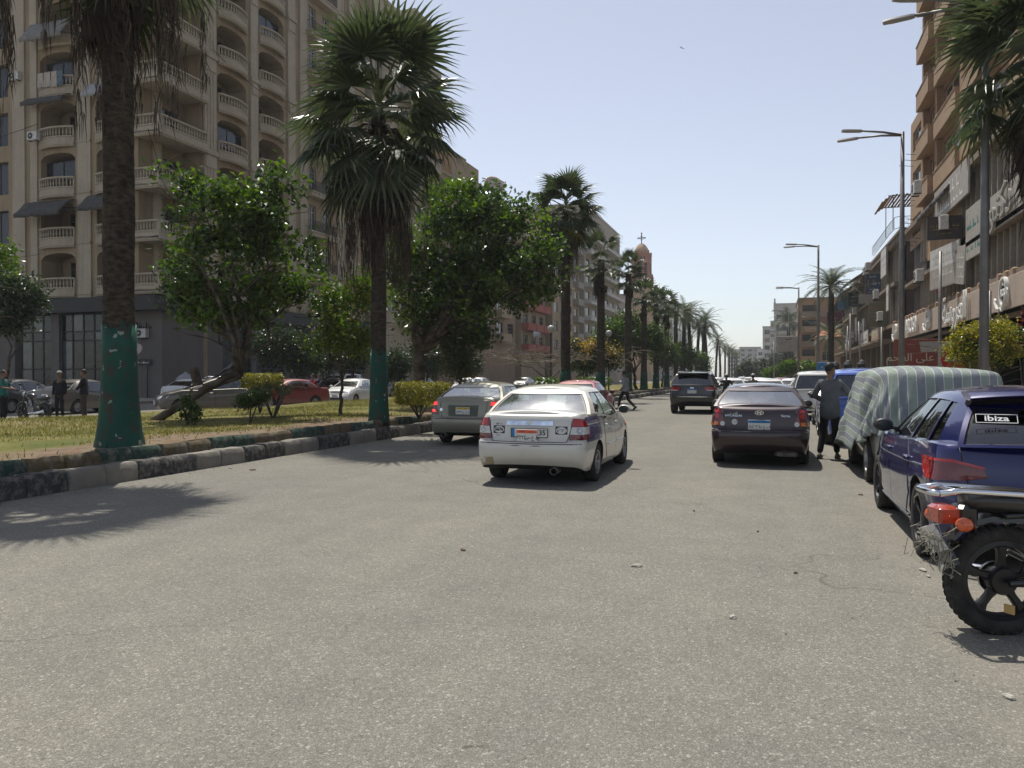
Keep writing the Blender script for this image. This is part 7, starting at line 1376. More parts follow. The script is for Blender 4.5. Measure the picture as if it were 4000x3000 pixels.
# ------------------------------------------------------------------ generic traffic
def generic(pm, label, front=True, boxy=False, detail=1, glass=None, **kw):
    P = sedan(pm, **kw) if not boxy else sedan(pm, W=1.6, cr=.14, bowr=.03, bowf=.06, edge=.02, top=[(-2.1, .95), (-1.2, .97), (0, .90), (1, .93), (1.9, .86), (2.1, .80)], front=[(.2, .05), (.35, 0), (.8, .02), (1, .05)], rear=[(.2, .05), (.4, 0), (.6, 0), (.8, .03), (1, .05)], tapf=.05)
    if glass: P['glass'] = dict(all=glass)
    c = Car(P, label, detail=detail); c.both('taillight', [(.58, .68), (.80, .68), (.80, .90), (.60, .92)], 'rear', M_RED, h=.008, step=.2)
    if detail > 1: c.seams(DOORS)
    p, n = c.hit(0, .74, 'rear'); k = MB(); k.box(-.16, -.015, -.08, .16, .01, .08); o = k.build('number_plate', [M_PLATE], c.t); o.location = p; front_dress(c, grille=(.5, .58, .72) if boxy else (.36, .57, .66)); c.mirrors(.74, .94); return c
PDK = paint('dark grey metallic', (.035, .036, .04), .35, .4); PRD = paint('old red paint', (.20, .022, .02), .4); PBR = paint('brown grey metallic', (.10, .092, .08), .35, .5); PBLT = paint('bright blue', (.02, .08, .35), .3, .3)
ES = Car(suv(PBR, W=1.8, L=4.6, wb=2.65, ro=.95, wr=.32, zb=.23, lev=(.3, .4, .5, .58, .7, .8, .9, .98, 1.02), top=[(-2.3, 1.05), (-1, 1.03), (.8, .97), (1.2, .97), (1.8, .86), (2.15, .74)], gh=dict(rb=-2.2, rt=-1.7, fb=1.2, ft=.2, wb=.82, wt=.62, h=1.46, arch=.07, crown=.03, bowr=.06, bowf=.18, cr=.06, side=dict(pts=[0, .05, .2, .235, .33, .43, .53, .555, .65, .75, .85, .93, 1.0], win=[('side_window', 1, 2), ('side_window', 3, 6), ('side_window', 7, 11)])), glass=dict(all=M_GLASSD, windshield=M_GLASS), hz=.86), 'brown grey estate car crossing behind the leaning tree trunk'); ES.seams([[(y, z - .13) for y, z in d] for d in SDOORS]); ES.mirrors(.95, .98); front_dress(ES, .70, (.45, .84)); ES.both('taillight', [(.66, .8), (.83, .78), (.84, 1.0), (.68, 1.02)], 'rear', M_RED, h=.01); k = MB(); [k.tube([(x, -1.7, 1.47), (x, -1.6, 1.52), (x, .1, 1.52), (x, .25, 1.47)], .016, 6) for x in (-.58, .58)]; k.build('roof_rail', [M_CHROME], ES.t, smooth=True); ES.place(-21.9, 26.9, 138)
RS = generic(PRD, 'old boxy dark red saloon on the far carriageway', boxy=True, detail=2); RS.place(-22.2, 32.3, 156)
WS = generic(PWV, 'white saloon facing the camera beyond the second palm', detail=2, handle=PWV); WS.place(-21.9, 38.2, 184)
DS = generic(PDK, 'dark grey saloon facing the camera between the riders and the white saloon', glass=M_GLASSD); DS.place(-25.1, 41.6, 180)
def cp(src, x, y, rot, label, pairs, s=None, group='cars in the traffic and parked along the street'): o = copy_tree(src.t, None, (x, y, 0), R(rot), label, s); o['group'] = group; repaint(o, pairs); return o
GR = 'cars in the traffic and parked along the street'; DS.t['group'] = GR
n0 = PDK.name
RH = cp(DS, -6.35, 27.2, 0, 'red car whose roof shows over the white taxi', {n0: paint('faded red', (.30, .03, .035), .35)});
cp(DS, -30.7, 25.6, 0, 'dark car parked farthest left across the far carriageway', {}); cp(DS, -27.6, 26.0, 0, 'dark car parked behind the thick palm trunk', {n0: PBR}); cp(DS, -28.5, 34, 0, 'small white car behind the brown estate roof', {n0: PWV}); cp(DS, -30.6, 47, 180, 'dark blue car parked behind the white saloon', {n0: paint('navy paint', (.015, .02, .05))}); cp(DS, -27.4, 51, 182, 'black car seen between the second palm and the clipped hedge', {})
LW = copy_tree(VN.t, None, (-28.2, 47.5, 0), R(180), 'light grey people carrier roof behind the motorbike riders'); repaint(LW, {PWV.name: PSI})
bc = copy_tree(VN.t, None, (1.95, 20.6, 0), 0, 'blue roofed small van parked beyond the cloth covered car'); repaint(bc, {PWV.name: PBLT})
for x, y, rot, lab, pm in ((2.0, 25.6, 0, 'silver car parked between the blue van and the white carrier', PSI), (1.4, 38, 0, 'grey car parked past the white carrier', PBR), (-.2, 44, 0, 'white car directly beyond the maroon roof', PWV), (-2.4, 52, 0, 'white car following the black off-roader', PWV), (-.6, 57, 2, 'silver car in the far lane right of centre', PSI), (1.1, 50, 0, 'white car parked by the thin pole', PWV), (-3.6, 68, 0, 'distant dark car past the off-roader', PDK), (-1.2, 74, 0, 'distant white car in the middle of the road', PWV), (.6, 66, 0, 'distant red car by the right kerb', PRD), (-5.6, 88, 0, 'distant silver car near the median kerb', PSI), (-2.6, 100, 0, 'far white car in the centre lane', PWV), (-.8, 122, 0, 'far grey car before the spreading tree', PBR), (-5, 140, 0, 'farthest white car near the palms', PWV), (-24.5, 62, 180, 'white car between the third and fourth palm trunks', PWV), (-27.5, 72, 180, 'white car behind the crossing man', PWV), (-24, 84, 182, 'white car beyond the crossing man', PWV), (-29, 92, 180, 'silver car past the middle palms', PSI), (-25, 112, 180, 'white car under the first date palms', PWV), (-27, 130, 180, 'far white car on the far carriageway', PWV), (-30.8, 58, 180, 'dark car parked before the cream tower', PDK), (-30.8, 66, 180, 'brown car parked past the cream tower corner', PBR)): cp(DS, x, y, rot, lab, {n0: pm})
kk = thing('kiosk', 'small white domed booth behind the brown estate car', 'kiosk', (-32.2, 37.2, .14), scale=.58); k = MB(); k.lathe([(.7, 0), (.7, 1.9)], 8); k.build('body', [SB_W], kk); k = MB(); k.lathe([(.95, 1.9), (.9, 2.1), (.6, 2.45), (.15, 2.7), (.05, 2.85), (.0, 2.9)], 16); k.build('dome', [mat('booth white', (.25, .25, .27), .6)], kk, smooth=True)
# ------------------------------------------------------------------ motorcycles
M_BLK = mat('black enamel', (.014, .014, .015), .3, 0, .5, coat=.4); M_STEEL = mat('dull steel', (.25, .25, .25), .4, .8, var=.25, scale=8); M_ORLENS = lamp_mat('orange lens', (.62, .10, .02)); M_BRLENS = lamp_mat('brake lens', (.38, .055, .03)); M_NET = mat('old cord', (.25, .235, .19), .9)
def moto(label, detail=2, loc=(0, 0, 0), rot=0):
    t = thing('motorcycle', label, 'motorcycle', loc, rot); WB = 1.25; r = .325
    def wheel(y, w, det):
        q = MB(); n = 40 if det else 20; h = w / 2; q.lathe([(.235, -h * .7), (.255, -h * .95), (.29, -h), (.314, -h * .75), (r, -h * .3), (r + .002, 0), (r, h * .3), (.314, h * .75), (.29, h), (.255, h * .95), (.235, h * .7), (.225, 0), (.235, -h * .7)], n)
        if det:
            for i in range(46):
                a = 2 * math.pi * i / 46
                for s in (-1, 1): M = Matrix.Rotation(a, 4, 'Z') @ Matrix.Translation((.318, 0, s * h * .52)) @ Matrix.Rotation(R(-34 * s), 4, 'Y') @ Matrix.Rotation(R(20 * s), 4, 'X'); q.obox(M, .016, .028, h * .62)
        o = link('wheel', q.mesh('wheel', [M_TYRE], sharp=45), t, (0, y, r), (R(90), 0, R(90)))
        m = MB(); m.lathe([(.245, -.04), (.245, .04), (.215, .045), (.205, .03), (.205, -.03), (.215, -.045), (.245, -.04)], n)
        for i in range(5):
            a = 2 * math.pi * i / 5 + .3; c, s = math.cos(a), math.sin(a); m.loft([[(c * d - s * u * w_, s * d + c * u * w_, z) for u, z in ((-1, .014), (-.6, .026), (.6, .026), (1, .014), (1, -.014), (.6, -.026), (-.6, -.026), (-1, -.014))] for d, w_ in ((.06, .034), (.12, .022), (.17, .024), (.212, .042))])
        m.lathe([(.0, .055), (.075, .055), (.085, .04), (.085, -.04), (.075, -.055), (0, -.055)], 20); link('rim', m.mesh('rim', [mat('rim enamel', (.025, .025, .027), .35, .3)], sharp=35), o); return o
    rw = wheel(0, .105, detail > 1); wheel(WB, .09, False)
    hb = MB(); hb.lathe([(0, .09), (.06, .09), (.095, .07), (.10, .04)], 18, Matrix.Rotation(R(-90), 4, 'Y')); o = hb.build('brake_drum', [M_STEEL], t, smooth=True); o.location = (-.01, 0, r)
    k = MB()
    for x in (-.10, .10): k.tube([(x, 0, r), (x, .25, r + .02), (x * .8, .52, .36)], .022, 6); k.tube([(x * 1.15, .06, r + .06), (x * 1.15, .19, .72)], .018, 6); k.tube([(x * .9, -.02, .72), (x * .9, .2, .74), (x * .85, .6, .70), (x * .6, .95, .86)], .018, 6); k.tube([(x * .85, .6, .7), (x * .8, .5, .36), (x * .8, .75, .26), (x * .5, .98, .55)], .018, 6); k.tube([(x * .7, WB, r), (x * .7, WB - .22, .85), (x * .7, WB - .30, 1.02)], .024, 8)
    k.build('frame', [M_BLK], t, smooth=True); k = MB(); [k.tube([(x + .032 * math.cos(a), .06 + .13 * s + .0, r + .06 + (.72 - r - .06) * s + .0) for s, a in ((i / 60, i * 1.05) for i in range(6, 56))], .008, 4) for x in (-.115, .115)]; k.build('spring', [M_CHROME], t, smooth=True)
    k = MB(); [k.loft([[(-.06, y, z), (.06, y, z), (.065, y, z - .03), (-.065, y, z - .03)] for y, z in ((-.30, .60), (-.22, .68), (-.08, .715), (.15, .70), (.3, .62))])]; k.build('rear_mudguard', [M_BLK], t, sharp=40)
    k = MB(); rings = []
    for y, z, w_, h_ in ((-.22, .80, .07, .05), (-.16, .81, .11, .075), (.05, .80, .13, .085), (.3, .775, .13, .08), (.55, .76, .10, .07)): rings.append([(w_ * math.cos(a), y, z + h_ * math.sin(a)) for a in (2 * math.pi * i / 14 for i in range(14))])
    k.loft(rings); k.build('seat', [M_BLK], t, smooth=True)
    k = MB(); rings = [[(w_ * math.cos(a), y, z + h_ * math.sin(a)) for a in (2 * math.pi * i / 14 for i in range(14))] for y, z, w_, h_ in ((.52, .82, .06, .05), (.6, .84, .12, .10), (.78, .87, .15, .12), (.92, .88, .11, .10), (.98, .88, .05, .06))]; k.loft(rings); k.build('fuel_tank', [M_BLK], t, smooth=True)
    k = MB(); k.cbox(-.13, .5, .27, .13, .82, .52, .04); k.tube([(0, .68, .5), (0, .78, .72)], .085, 12); [k.lathe([(.095, z), (.095, z + .012)], 12, Matrix.Translation((0, .70, .52)) @ Matrix.Rotation(R(-24), 4, 'X')) for z in (.02, .06, .1, .14)]; k.build('engine', [M_STEEL], t, sharp=40)
    k = MB(); k.tube([(-.12, .85, .3), (-.17, .6, .27), (-.19, .2, .29), (-.19, -.25, .36)], [.022, .03, .05, .045], 10); k.build('exhaust_pipe', [M_CHROME], t, smooth=True)
    k = MB(); k.tube([(-.36, WB - .42, 1.02), (-.2, WB - .34, 1.05), (0, WB - .3, 1.0), (.2, WB - .34, 1.05), (.36, WB - .42, 1.02)], .013, 6); [k.tube([(x, WB - .36, 1.05), (x * 1.15, WB - .36, 1.22)], .008, 5) for x in (-.26, .26)]; k.build('handlebar', [M_CHROME], t, smooth=True); k = MB(); [k.ball((x * 1.15, WB - .36, 1.26), (.06, .015, .045), 10, 6) for x in (-.26, .26)]; k.build('mirror', [M_BLK], t, smooth=True)
    k = MB(); k.ball((0, WB - .12, .92), (.09, .08, .09), 12, 8); k.build('headlight', [M_CLEAR], t, smooth=True); k = MB(); k.loft([[(-.05, WB + .33 * math.sin(a), r + .35 * math.cos(a)), (.05, WB + .33 * math.sin(a), r + .35 * math.cos(a)), (.055, WB + .32 * math.sin(a), r + .33 * math.cos(a)), (-.055, WB + .32 * math.sin(a), r + .33 * math.cos(a))] for a in (R(-60 + 12 * i) for i in range(11))]); k.build('front_mudguard', [M_BLK], t, sharp=40)
    if detail < 2: return t
    # luggage rail, lamps, bagged number plate
    k = MB(); k.tube([(-.13, -.42, .86), (-.13, -.3, .875), (-.125, .05, .855), (-.12, .16, .80), (-.115, .2, .72)], .019, 8); k.tube([(.13, -.42, .86), (.13, -.3, .875), (.125, .05, .855), (.12, .16, .80)], .019, 8); k.tube([(-.13, -.2, .87), (-.125, -.12, .80), (-.12, .08, .66), (-.118, .14, .62)], .011, 6); k.tube([(-.13, -.3, .87), (.13, -.3, .87)], .012, 6); k.tube([(.13, -.42, .86), (.08, -.445, .86), (-.08, -.445, .86), (-.13, -.42, .86)], .019, 8); k.build('luggage_rail', [M_CHROME], t, smooth=True)
    k = MB(); k.tube([(-.14, .05, .70), (-.145, -.03, .61), (-.14, .06, .5), (-.15, .22, .42), (-.16, .34, .40)], .017, 8); k.tube([(-.13, .02, .83), (-.135, .12, .76), (-.13, .16, .66)], .012, 6); k.build('grab_loop', [M_STEEL], t, smooth=True)
    k = MB(); k.cbox(-.085, -.40, .675, .085, -.27, .775, .018); k.build('taillight', [M_BRLENS], t, sharp=40); k = MB(); k.cbox(-.075, -.28, .66, .075, -.16, .78, .02); k.build('lamp_housing', [M_BLK], t)
    for x in (-.2, .17): k = MB(); k.ball((x, -.30, .685), (.045, .05, .042), 14, 9); o = k.build('indicator', [M_ORLENS], t, smooth=True); q = MB(); q.tube([(x, -.27, .685), (x * .4, -.2, .70)], .012, 6); q.build('stalk', [M_BLK], o)
    k = MB(); k.ball((-.14, -.02, .63), (.045, .06, .045), 14, 8); k.build('side_reflector', [M_STEEL], t, smooth=True); k = MB(); k.ball((-.16, -.05, .615), (.02, .045, .04), 12, 8); k.build('reflector_lens', [M_ORLENS], t, smooth=True)
    M = Matrix.Translation((-.02, -.385, .565)) @ Matrix.Rotation(R(24), 4, 'X') @ Matrix.Rotation(R(-18), 4, 'Y'); k = MB(); k.obox(M, .25, .012, .165); k.build('number_plate', [M_PLATE], t); k = MB(); k.obox(M @ Matrix.Translation((0, .02, -.1)), .2, .02, .16); k.build('plate_bracket', [M_BLK], t)
    k = MB(); g = random.Random(6)                                    # tangled cord net round the plate
    for i in range(78):
        a = M @ Vector((g.gauss(.03, .09), -.015 + g.uniform(-.02, .02), g.gauss(-.045, .085))); b_ = a + Vector((g.gauss(0, .06), g.gauss(0, .03), g.gauss(0, .06))); c = (a + b_) / 2 + Vector((g.gauss(0, .03), -abs(g.gauss(0, .02)), g.gauss(-.015, .03))); k.tube([a, c, b_], .0028, 4, False)
    stuff(k.build('cord_net', [M_NET], t)); k = MB(); k.obox(Matrix.Translation((-.06, -.12, .2)) @ Matrix.Rotation(.4, 4, 'Y'), .012, .05, .06); k.build('sticker', [mat('tan paper', (.5, .33, .12), .7)], rw)
    k = MB(); k.tube([(-.12, .0, r), (-.14, .12, r + .18), (-.13, .3, r + .16)], .01, 5); k.build('brake_rod', [M_CHROME], t, smooth=True); k = MB(); k.cbox(-.15, .12, .52, -.1, .42, .68, .03); k.build('side_cover', [M_BLK], t, sharp=40); k = MB(); k.tube([(-.12, .42, .2), (-.2, .40, .02)], .012, 6); k.build('side_stand', [M_STEEL], t)
    return t
p = at(2163, 1252, 4.72); moto('black motorcycle at the right edge with a bagged number plate', 2, (p.x, p.y, 0), R(-74))
moto('dark scooter with a white leg shield among the men at the far left', 1, (-23.4, 20.3, 0), R(80)); moto('dark motorbike carrying two riders behind the red saloon', 1, (-22.2, 35.6, 0), R(150))
moto('motorbike of a helmeted rider beyond the maroon roof', 1, (-2.2, 40, 0), 0); moto('motorbike of a capped rider right of the other', 1, (-.9, 38.5, 0), 0)

# ------------------------------------------------------------------ people
SKIN = mat('skin', (.20, .115, .075), .6, var=.08); HAIR = mat('black hair', (.012, .010, .009), .6)
def skin_mesh(name, V, E_, rad, m, sub=2):
    me = bpy.data.meshes.new(name); ks = list(V); ix = {k: i for i, k in enumerate(ks)}; me.from_pydata([V[k] for k in ks], [(ix[a], ix[b]) for a, b in E_], []); o = bpy.data.objects.new(name, me); COL.objects.link(o); o.modifiers.new('s', 'SKIN')
    for i, k in enumerate(ks): q = rad[k]; me.skin_vertices[0].data[i].radius = q if hasattr(q, '__len__') else (q, q)
    me.skin_vertices[0].data[0].use_root = True; d = o.modifiers.new('u', 'SUBSURF'); d.levels = sub; bpy.context.view_layer.update(); r = bpy.data.meshes.new_from_object(o.evaluated_get(bpy.context.evaluated_depsgraph_get())); bpy.data.objects.remove(o); r.materials.clear(); r.materials.append(m); r.polygons.foreach_set('use_smooth', [True] * len(r.polygons)); r.name = name; return r
STAND = dict(pelvis=(0, 0, .93), spine=(0, -.01, 1.12), chest=(0, 0, 1.30), neck=(0, -.015, 1.45), head=(0, .015, 1.56), shL=(-.165, -.01, 1.385), elL=(-.215, -.03, 1.12), wrL=(-.21, .05, .88), shR=(.165, -.01, 1.385), elR=(.215, -.03, 1.12), wrR=(.21, .05, .88), hipL=(-.085, 0, .88), knL=(-.095, .02, .49), anL=(-.10, -.02, .09), hipR=(.085, 0, .88), knR=(.095, .02, .49), anR=(.10, -.02, .09))
def person(label, loc, rot, shirt, trousers, pose=None, s=1.0, sleeve='long', hat=None, shoe=None, look=0, tails=0, toe=None):
    J = {k: Vector(v) for k, v in dict(STAND, **(pose or {})).items()}; t = thing('person', label, 'person', loc, rot, None, s); top = J['head'] + Vector((0, 0, .09))
    V = dict(J); E_ = [('pelvis', 'spine'), ('spine', 'chest'), ('chest', 'neck'), ('neck', 'head')] + [(a + s_, b + s_) for s_ in 'LR' for a, b in (('sh', 'el'), ('el', 'wr'), ('hip', 'kn'), ('kn', 'an'))] + [(a, b + s_) for s_ in 'LR' for a, b in (('chest', 'sh'), ('pelvis', 'hip'))]
    rad = dict(pelvis=(.13, .10), spine=(.12, .09), chest=(.13, .10), neck=.05, head=.055)
    for s_ in 'LR': rad.update({'sh' + s_: .052, 'el' + s_: .04, 'wr' + s_: .026, 'hip' + s_: .082, 'kn' + s_: .055, 'an' + s_: .038})
    body = skin_mesh('body', V, E_, rad, SKIN, 1); k = MB(); k.v = [tuple(v.co) for v in body.vertices]; k.f = [list(p.vertices) for p in body.polygons]; k.m = [0] * len(k.f)
    M = Matrix.Translation(J['head']) @ Matrix.Rotation(look, 4, 'Z'); h = MB(); h.ball((0, 0, .07), (.076, .098, .118), 16, 12); h.ball((0, .03, .0), (.055, .07, .06), 12, 8); h.loft([[(-.012, .092, .075), (.012, .092, .075), (.0, .1, .08)], [(-.018, .09, .035), (.018, .09, .035), (0, .122, .04)]]); [h.ball((sx * .078, -.005, .06), (.012, .022, .034), 8, 6) for sx in (-1, 1)]; h.tube([(-.026, .094, .005), (0, .1, .004), (.026, .094, .005)], .007, 5)
    k.add([M @ Vector(v) for v in h.v], h.f)
    for s_ in 'LR':                                                    # hands: palm, four bent fingers, a thumb
        w, d = J['wr' + s_], (J['wr' + s_] - J['el' + s_]).normalized(); sd = Vector((0, 1, 0)) - d * d.y; sd = sd.normalized() if sd.length > .2 else Vector((1, 0, 0)); nn = d.cross(sd) * (1 if s_ == 'L' else -1)
        k.tube([w - d * .01, w + d * .04, w + d * .085], [.024, .03, .028], 8, True, 0, .8)
        for i, (o_, L) in enumerate(((.026, .062), (.009, .072), (-.009, .068), (-.026, .052))): b = w + d * .085 + sd * o_; k.tube([b, b + d * L * .5, b + d * L * .85 + nn * L * .25, b + d * L * .98 + nn * L * .5], [.0095, .0088, .008, .006], 6)
        b = w + d * .03 + sd * .028; k.tube([b, b + sd * .025 + d * .025, b + sd * .03 + d * .055 + nn * .012], [.011, .010, .008], 6)
    me = k.mesh('body', [SKIN], smooth=True); link('body', me, t)
    ey = MB(); [ey.ball(M @ Vector((sx * .03, .088, .075)), .011, 8, 5) for sx in (-1, 1)]; ey.build('eye', [M_INK], t, smooth=True)
    hr = MB(); hr.ball((0, -.012, .092), (.083, .098, .108), 16, 10); hv = [M @ Vector((x, y, max(z, .07 - max(0, -y) * .9 + max(0, y) * .6))) for x, y, z in hr.v]; hr.v = [tuple(v) for v in hv]; hr.build('hair', [HAIR], t, smooth=True)
    if hat: q = MB(); q.ball((0, -.005, .115), (.092, .112, .085), 16, 9); q.v = [(x, y, max(z, .10)) for x, y, z in q.v]; q.loft([[(.07 * math.cos(a) * w_, .06 + .1 * math.sin(a) * w_, .105) for a in (math.pi * i / 8 for i in range(9))] for w_ in (.5, 1.0)], False, False); q.v = [tuple(M @ Vector(v)) for v in q.v]; q.build('hat', [hat], t, smooth=True)
    low = J['pelvis'] + Vector((0, 0, -.10 - tails)); SV_ = dict(chest=J['chest'], spine=J['spine'], low=J['pelvis'] + Vector((0, 0, .0)), hem=low, nk=J['neck'] - Vector((0, 0, .03))); se = [('chest', 'spine'), ('spine', 'low'), ('low', 'hem'), ('chest', 'nk')]; sr = dict(chest=(.155, .125), spine=(.15, .115), low=(.195, .155), hem=(.215, .17), nk=.07)
    for s_ in 'LR':
        a, b, c = J['sh' + s_], J['el' + s_], J['wr' + s_]; SV_['s' + s_] = a; SV_['e' + s_] = b if sleeve == 'long' else a.lerp(b, .85); se += [('chest', 's' + s_), ('s' + s_, 'e' + s_)]; sr['s' + s_] = .068; sr['e' + s_] = .056
        if sleeve == 'long': SV_['c' + s_] = c; se.append(('e' + s_, 'c' + s_)); sr['c' + s_] = .042
    link('shirt', skin_mesh('shirt', SV_, se, sr, shirt), t)
    TV = dict(p=J['pelvis'] + Vector((0, 0, .05))); te = []; tr_ = dict(p=(.12, .09))
    for s_ in 'LR':
        for n_, j, q in (('h', 'hip', .096), ('k', 'kn', .07), ('a', 'an', .056)): TV[n_ + s_] = J[j + s_]; tr_[n_ + s_] = q
        TV['a' + s_] = J['kn' + s_].lerp(J['an' + s_], .97); te += [('p', 'h' + s_), ('h' + s_, 'k' + s_), ('k' + s_, 'a' + s_)]
    link('trousers', skin_mesh('trousers', TV, te, tr_, trousers), t)
    for s_ in 'LR':
        a = J['an' + s_]; sh_d = J['kn' + s_] - a; f = MB(); fw = (toe or {}).get(s_, Vector((.02 if s_ == 'R' else -.02, 1, 0))).normalized(); sdv = Vector((fw.y, -fw.x, 0)).normalized(); upv = sdv.cross(fw); f.loft([[a + fw * y + sdv * (w_ * math.cos(q)) + upv * (-.05 + max(-.035, h_ * math.sin(q))) for q in (2 * math.pi * i / 12 for i in range(12))] for y, w_, h_ in ((-.085, .02, .03), (-.07, .036, .06), (0, .042, .085), (.08, .046, .05), (.15, .044, .03), (.185, .02, .015))]); f.build('shoe', [shoe or M_BLK], t, smooth=True)
    return t
CL = lambda n, c: mat(n, c, .95, var=.22, scale=7, bump=.25)
p = at(1793, 812, 14.7); p.z = 0
person('man in a grey shirt seen from behind, reaching for the cloth covered car', p, R(-12), CL('grey shirt', (.115, .12, .125)), CL('black jeans', (.014, .014, .016)), dict(elR=(.33, .10, 1.17), wrR=(.50, .28, 1.06), elL=(-.27, .0, 1.15), wrL=(-.16, .20, 1.05), knL=(-.12, .05, .49), anL=(-.16, -.10, .09), anR=(.12, .04, .09)), 1.03, tails=.15, shoe=mat('worn trainers', (.10, .09, .07), .8), look=R(-35))
p = at(1352, 812, 35.5); p.z = 0
person('man in a pale shirt striding across the road towards the median', p, R(62), CL('pale striped shirt', (.25, .25, .29)), CL('dark trousers', (.018, .018, .022)), dict(pelvis=(0, .02, .90), hipL=(-.08, .02, .86), hipR=(.08, .02, .86), knL=(-.09, .26, .52), anL=(-.09, .34, .10), knR=(.09, -.06, .46), anR=(.09, -.42, .16), chest=(0, .06, 1.29), neck=(0, .07, 1.44), head=(0, .11, 1.55), shL=(-.17, .05, 1.37), shR=(.17, .05, 1.37), elL=(-.2, -.08, 1.12), wrL=(-.19, .08, .95), elR=(.2, .12, 1.13), wrR=(.19, .3, 1.0)), 1.03, toe=dict(R=Vector((0, .8, -.6)), L=Vector((0, 1, .15))))
person('man in a green shirt at the left edge beyond the lawn', (-24.9, 20.0, 0), R(-70), CL('green shirt', (.02, .13, .11)), CL('black jeans', (.014, .014, .016)), dict(elR=(.24, .12, 1.15), wrR=(.12, .3, 1.12), elL=(-.24, .1, 1.15), wrL=(-.1, .3, 1.1)), 1.0, 'short')
person('man in dark clothes and a pale cap by the scooter', (-24.2, 21.6, 0), R(200), CL('black shirt', (.016, .016, .018)), CL('dark trousers', (.018, .018, .022)), None, .99, hat=mat('pale cap', (.32, .3, .28), .9)); person('bareheaded man in brown trousers standing left of the thick palm', (-23.4, 21.9, 0), R(120), CL('black shirt', (.016, .016, .018)), CL('brown trousers', (.055, .045, .035)), dict(elL=(-.24, .08, 1.14), wrL=(-.1, .22, 1.05)), 1.02)
SIT = dict(pelvis=(0, -.05, .86), spine=(0, -.03, 1.04), chest=(0, .03, 1.21), neck=(0, .05, 1.36), head=(0, .08, 1.47), shL=(-.165, .03, 1.30), shR=(.165, .03, 1.30), elL=(-.28, .22, 1.10), elR=(.28, .22, 1.10), wrL=(-.30, .44, 1.06), wrR=(.30, .44, 1.06), hipL=(-.09, -.02, .84), hipR=(.09, -.02, .84), knL=(-.18, .36, .72), knR=(.18, .36, .72), anL=(-.16, .22, .30), anR=(.16, .22, .30))
def rider(label, bx, by, rot, off_y, shirt, hat=None, tr_=None): person(label, (bx + math.sin(-rot) * off_y, by + math.cos(rot) * off_y, 0), rot, shirt, tr_ or CL('dark trousers', (.018, .018, .022)), SIT, 1.0, hat=hat)
HEL = mat('helmet pale', (.42, .41, .38), .4); rider('front rider in a red shirt behind the red saloon', -22.2, 35.6, R(150), .42, CL('red shirt', (.2, .02, .025))); rider('pillion rider in a navy shirt behind the red shirted one', -22.2, 35.6, R(150), .05, CL('navy shirt', (.02, .022, .04)))
rider('rider with a pale helmet just beyond the maroon roof', -2.2, 40, 0, .40, CL('black shirt', (.016, .016, .018)), HEL); rider('rider with a pale cap right of the helmeted one', -.9, 38.5, 0, .40, CL('olive shirt', (.09, .08, .06)), HEL); rider('man in a white cap seated past the white saloon', -25.4, 49, R(150), .4, CL('black shirt', (.016, .016, .018)), HEL)
# ------------------------------------------------------------------ birds, litter, wires
def bird(label, loc, rot, s, flying=False):
    t = thing('bird', label, 'bird', loc, rot, None, s); k = MB(); k.loft([[Vector((w_ * math.cos(a), y, z + h_ * math.sin(a))) for a in (2 * math.pi * i / 12 for i in range(12))] for y, z, w_, h_ in ((-.20, -.10, .012, .006), (-.12, -.05, .03, .02), (-.04, 0, .05, .045), (.05, .06, .052, .05), (.11, .12, .035, .035), (.14, .155, .034, .034), (.175, .16, .02, .02), (.19, .155, .004, .004))]); k.build('body', [mat('crow grey', (.16, .155, .15), .8)], t, smooth=True)
    k = MB(); k.loft([[(.0, .185, .16), (.006, .185, .15), (-.006, .185, .15)], [(0, .235, .145), (.001, .235, .143), (-.001, .235, .143)]]); k.build('beak', [M_INK], t)
    for sx in (-1, 1): k = MB(); P = [(sx * .03, .08, .06), (sx * .28, .12, .16), (sx * .55, .0, .1), (sx * .27, -.06, .12), (sx * .03, -.04, .03)] if flying else [(sx * .05, .08, .08), (sx * .055, .0, .02), (sx * .03, -.2, -.10), (sx * .045, -.1, -.04), (sx * .052, -.02, .05)]; k.loft([[Vector(p_) for p_ in P], [Vector(p_) + Vector((sx * .006, 0, .008)) for p_ in P]]); k.build('wing', [HAIR], t)
    if not flying: k = MB(); [k.tube([(x, .02, .0), (x, .03, -.09), (x, .06, -.1)], .006, 5) for x in (-.02, .02)]; k.build('leg', [M_INK], t)
bird('grey crow perched on the leaning tree limb', at(484, 806, 20.6), R(-35), 1.5); bird('small dark bird flying in the open sky', at(1472, 108, 46), R(60), .45, True)
p = at(485, 815, 20.6); k = MB(); k.tube([at(440, 838, 20.5), at(470, 826, 20.6), p, at(520, 806, 20.8)], [.10, .09, .08, .07], 8); o = k.build('tree_limb', [M_BARK], smooth=True); tag(o, 'low bare limb under the perched crow', 'branch')
r = random.Random(12); PAP = mat('paper litter', (.36, .34, .295), .9); STN = mat('brown litter', (.13, .09, .06), .9)
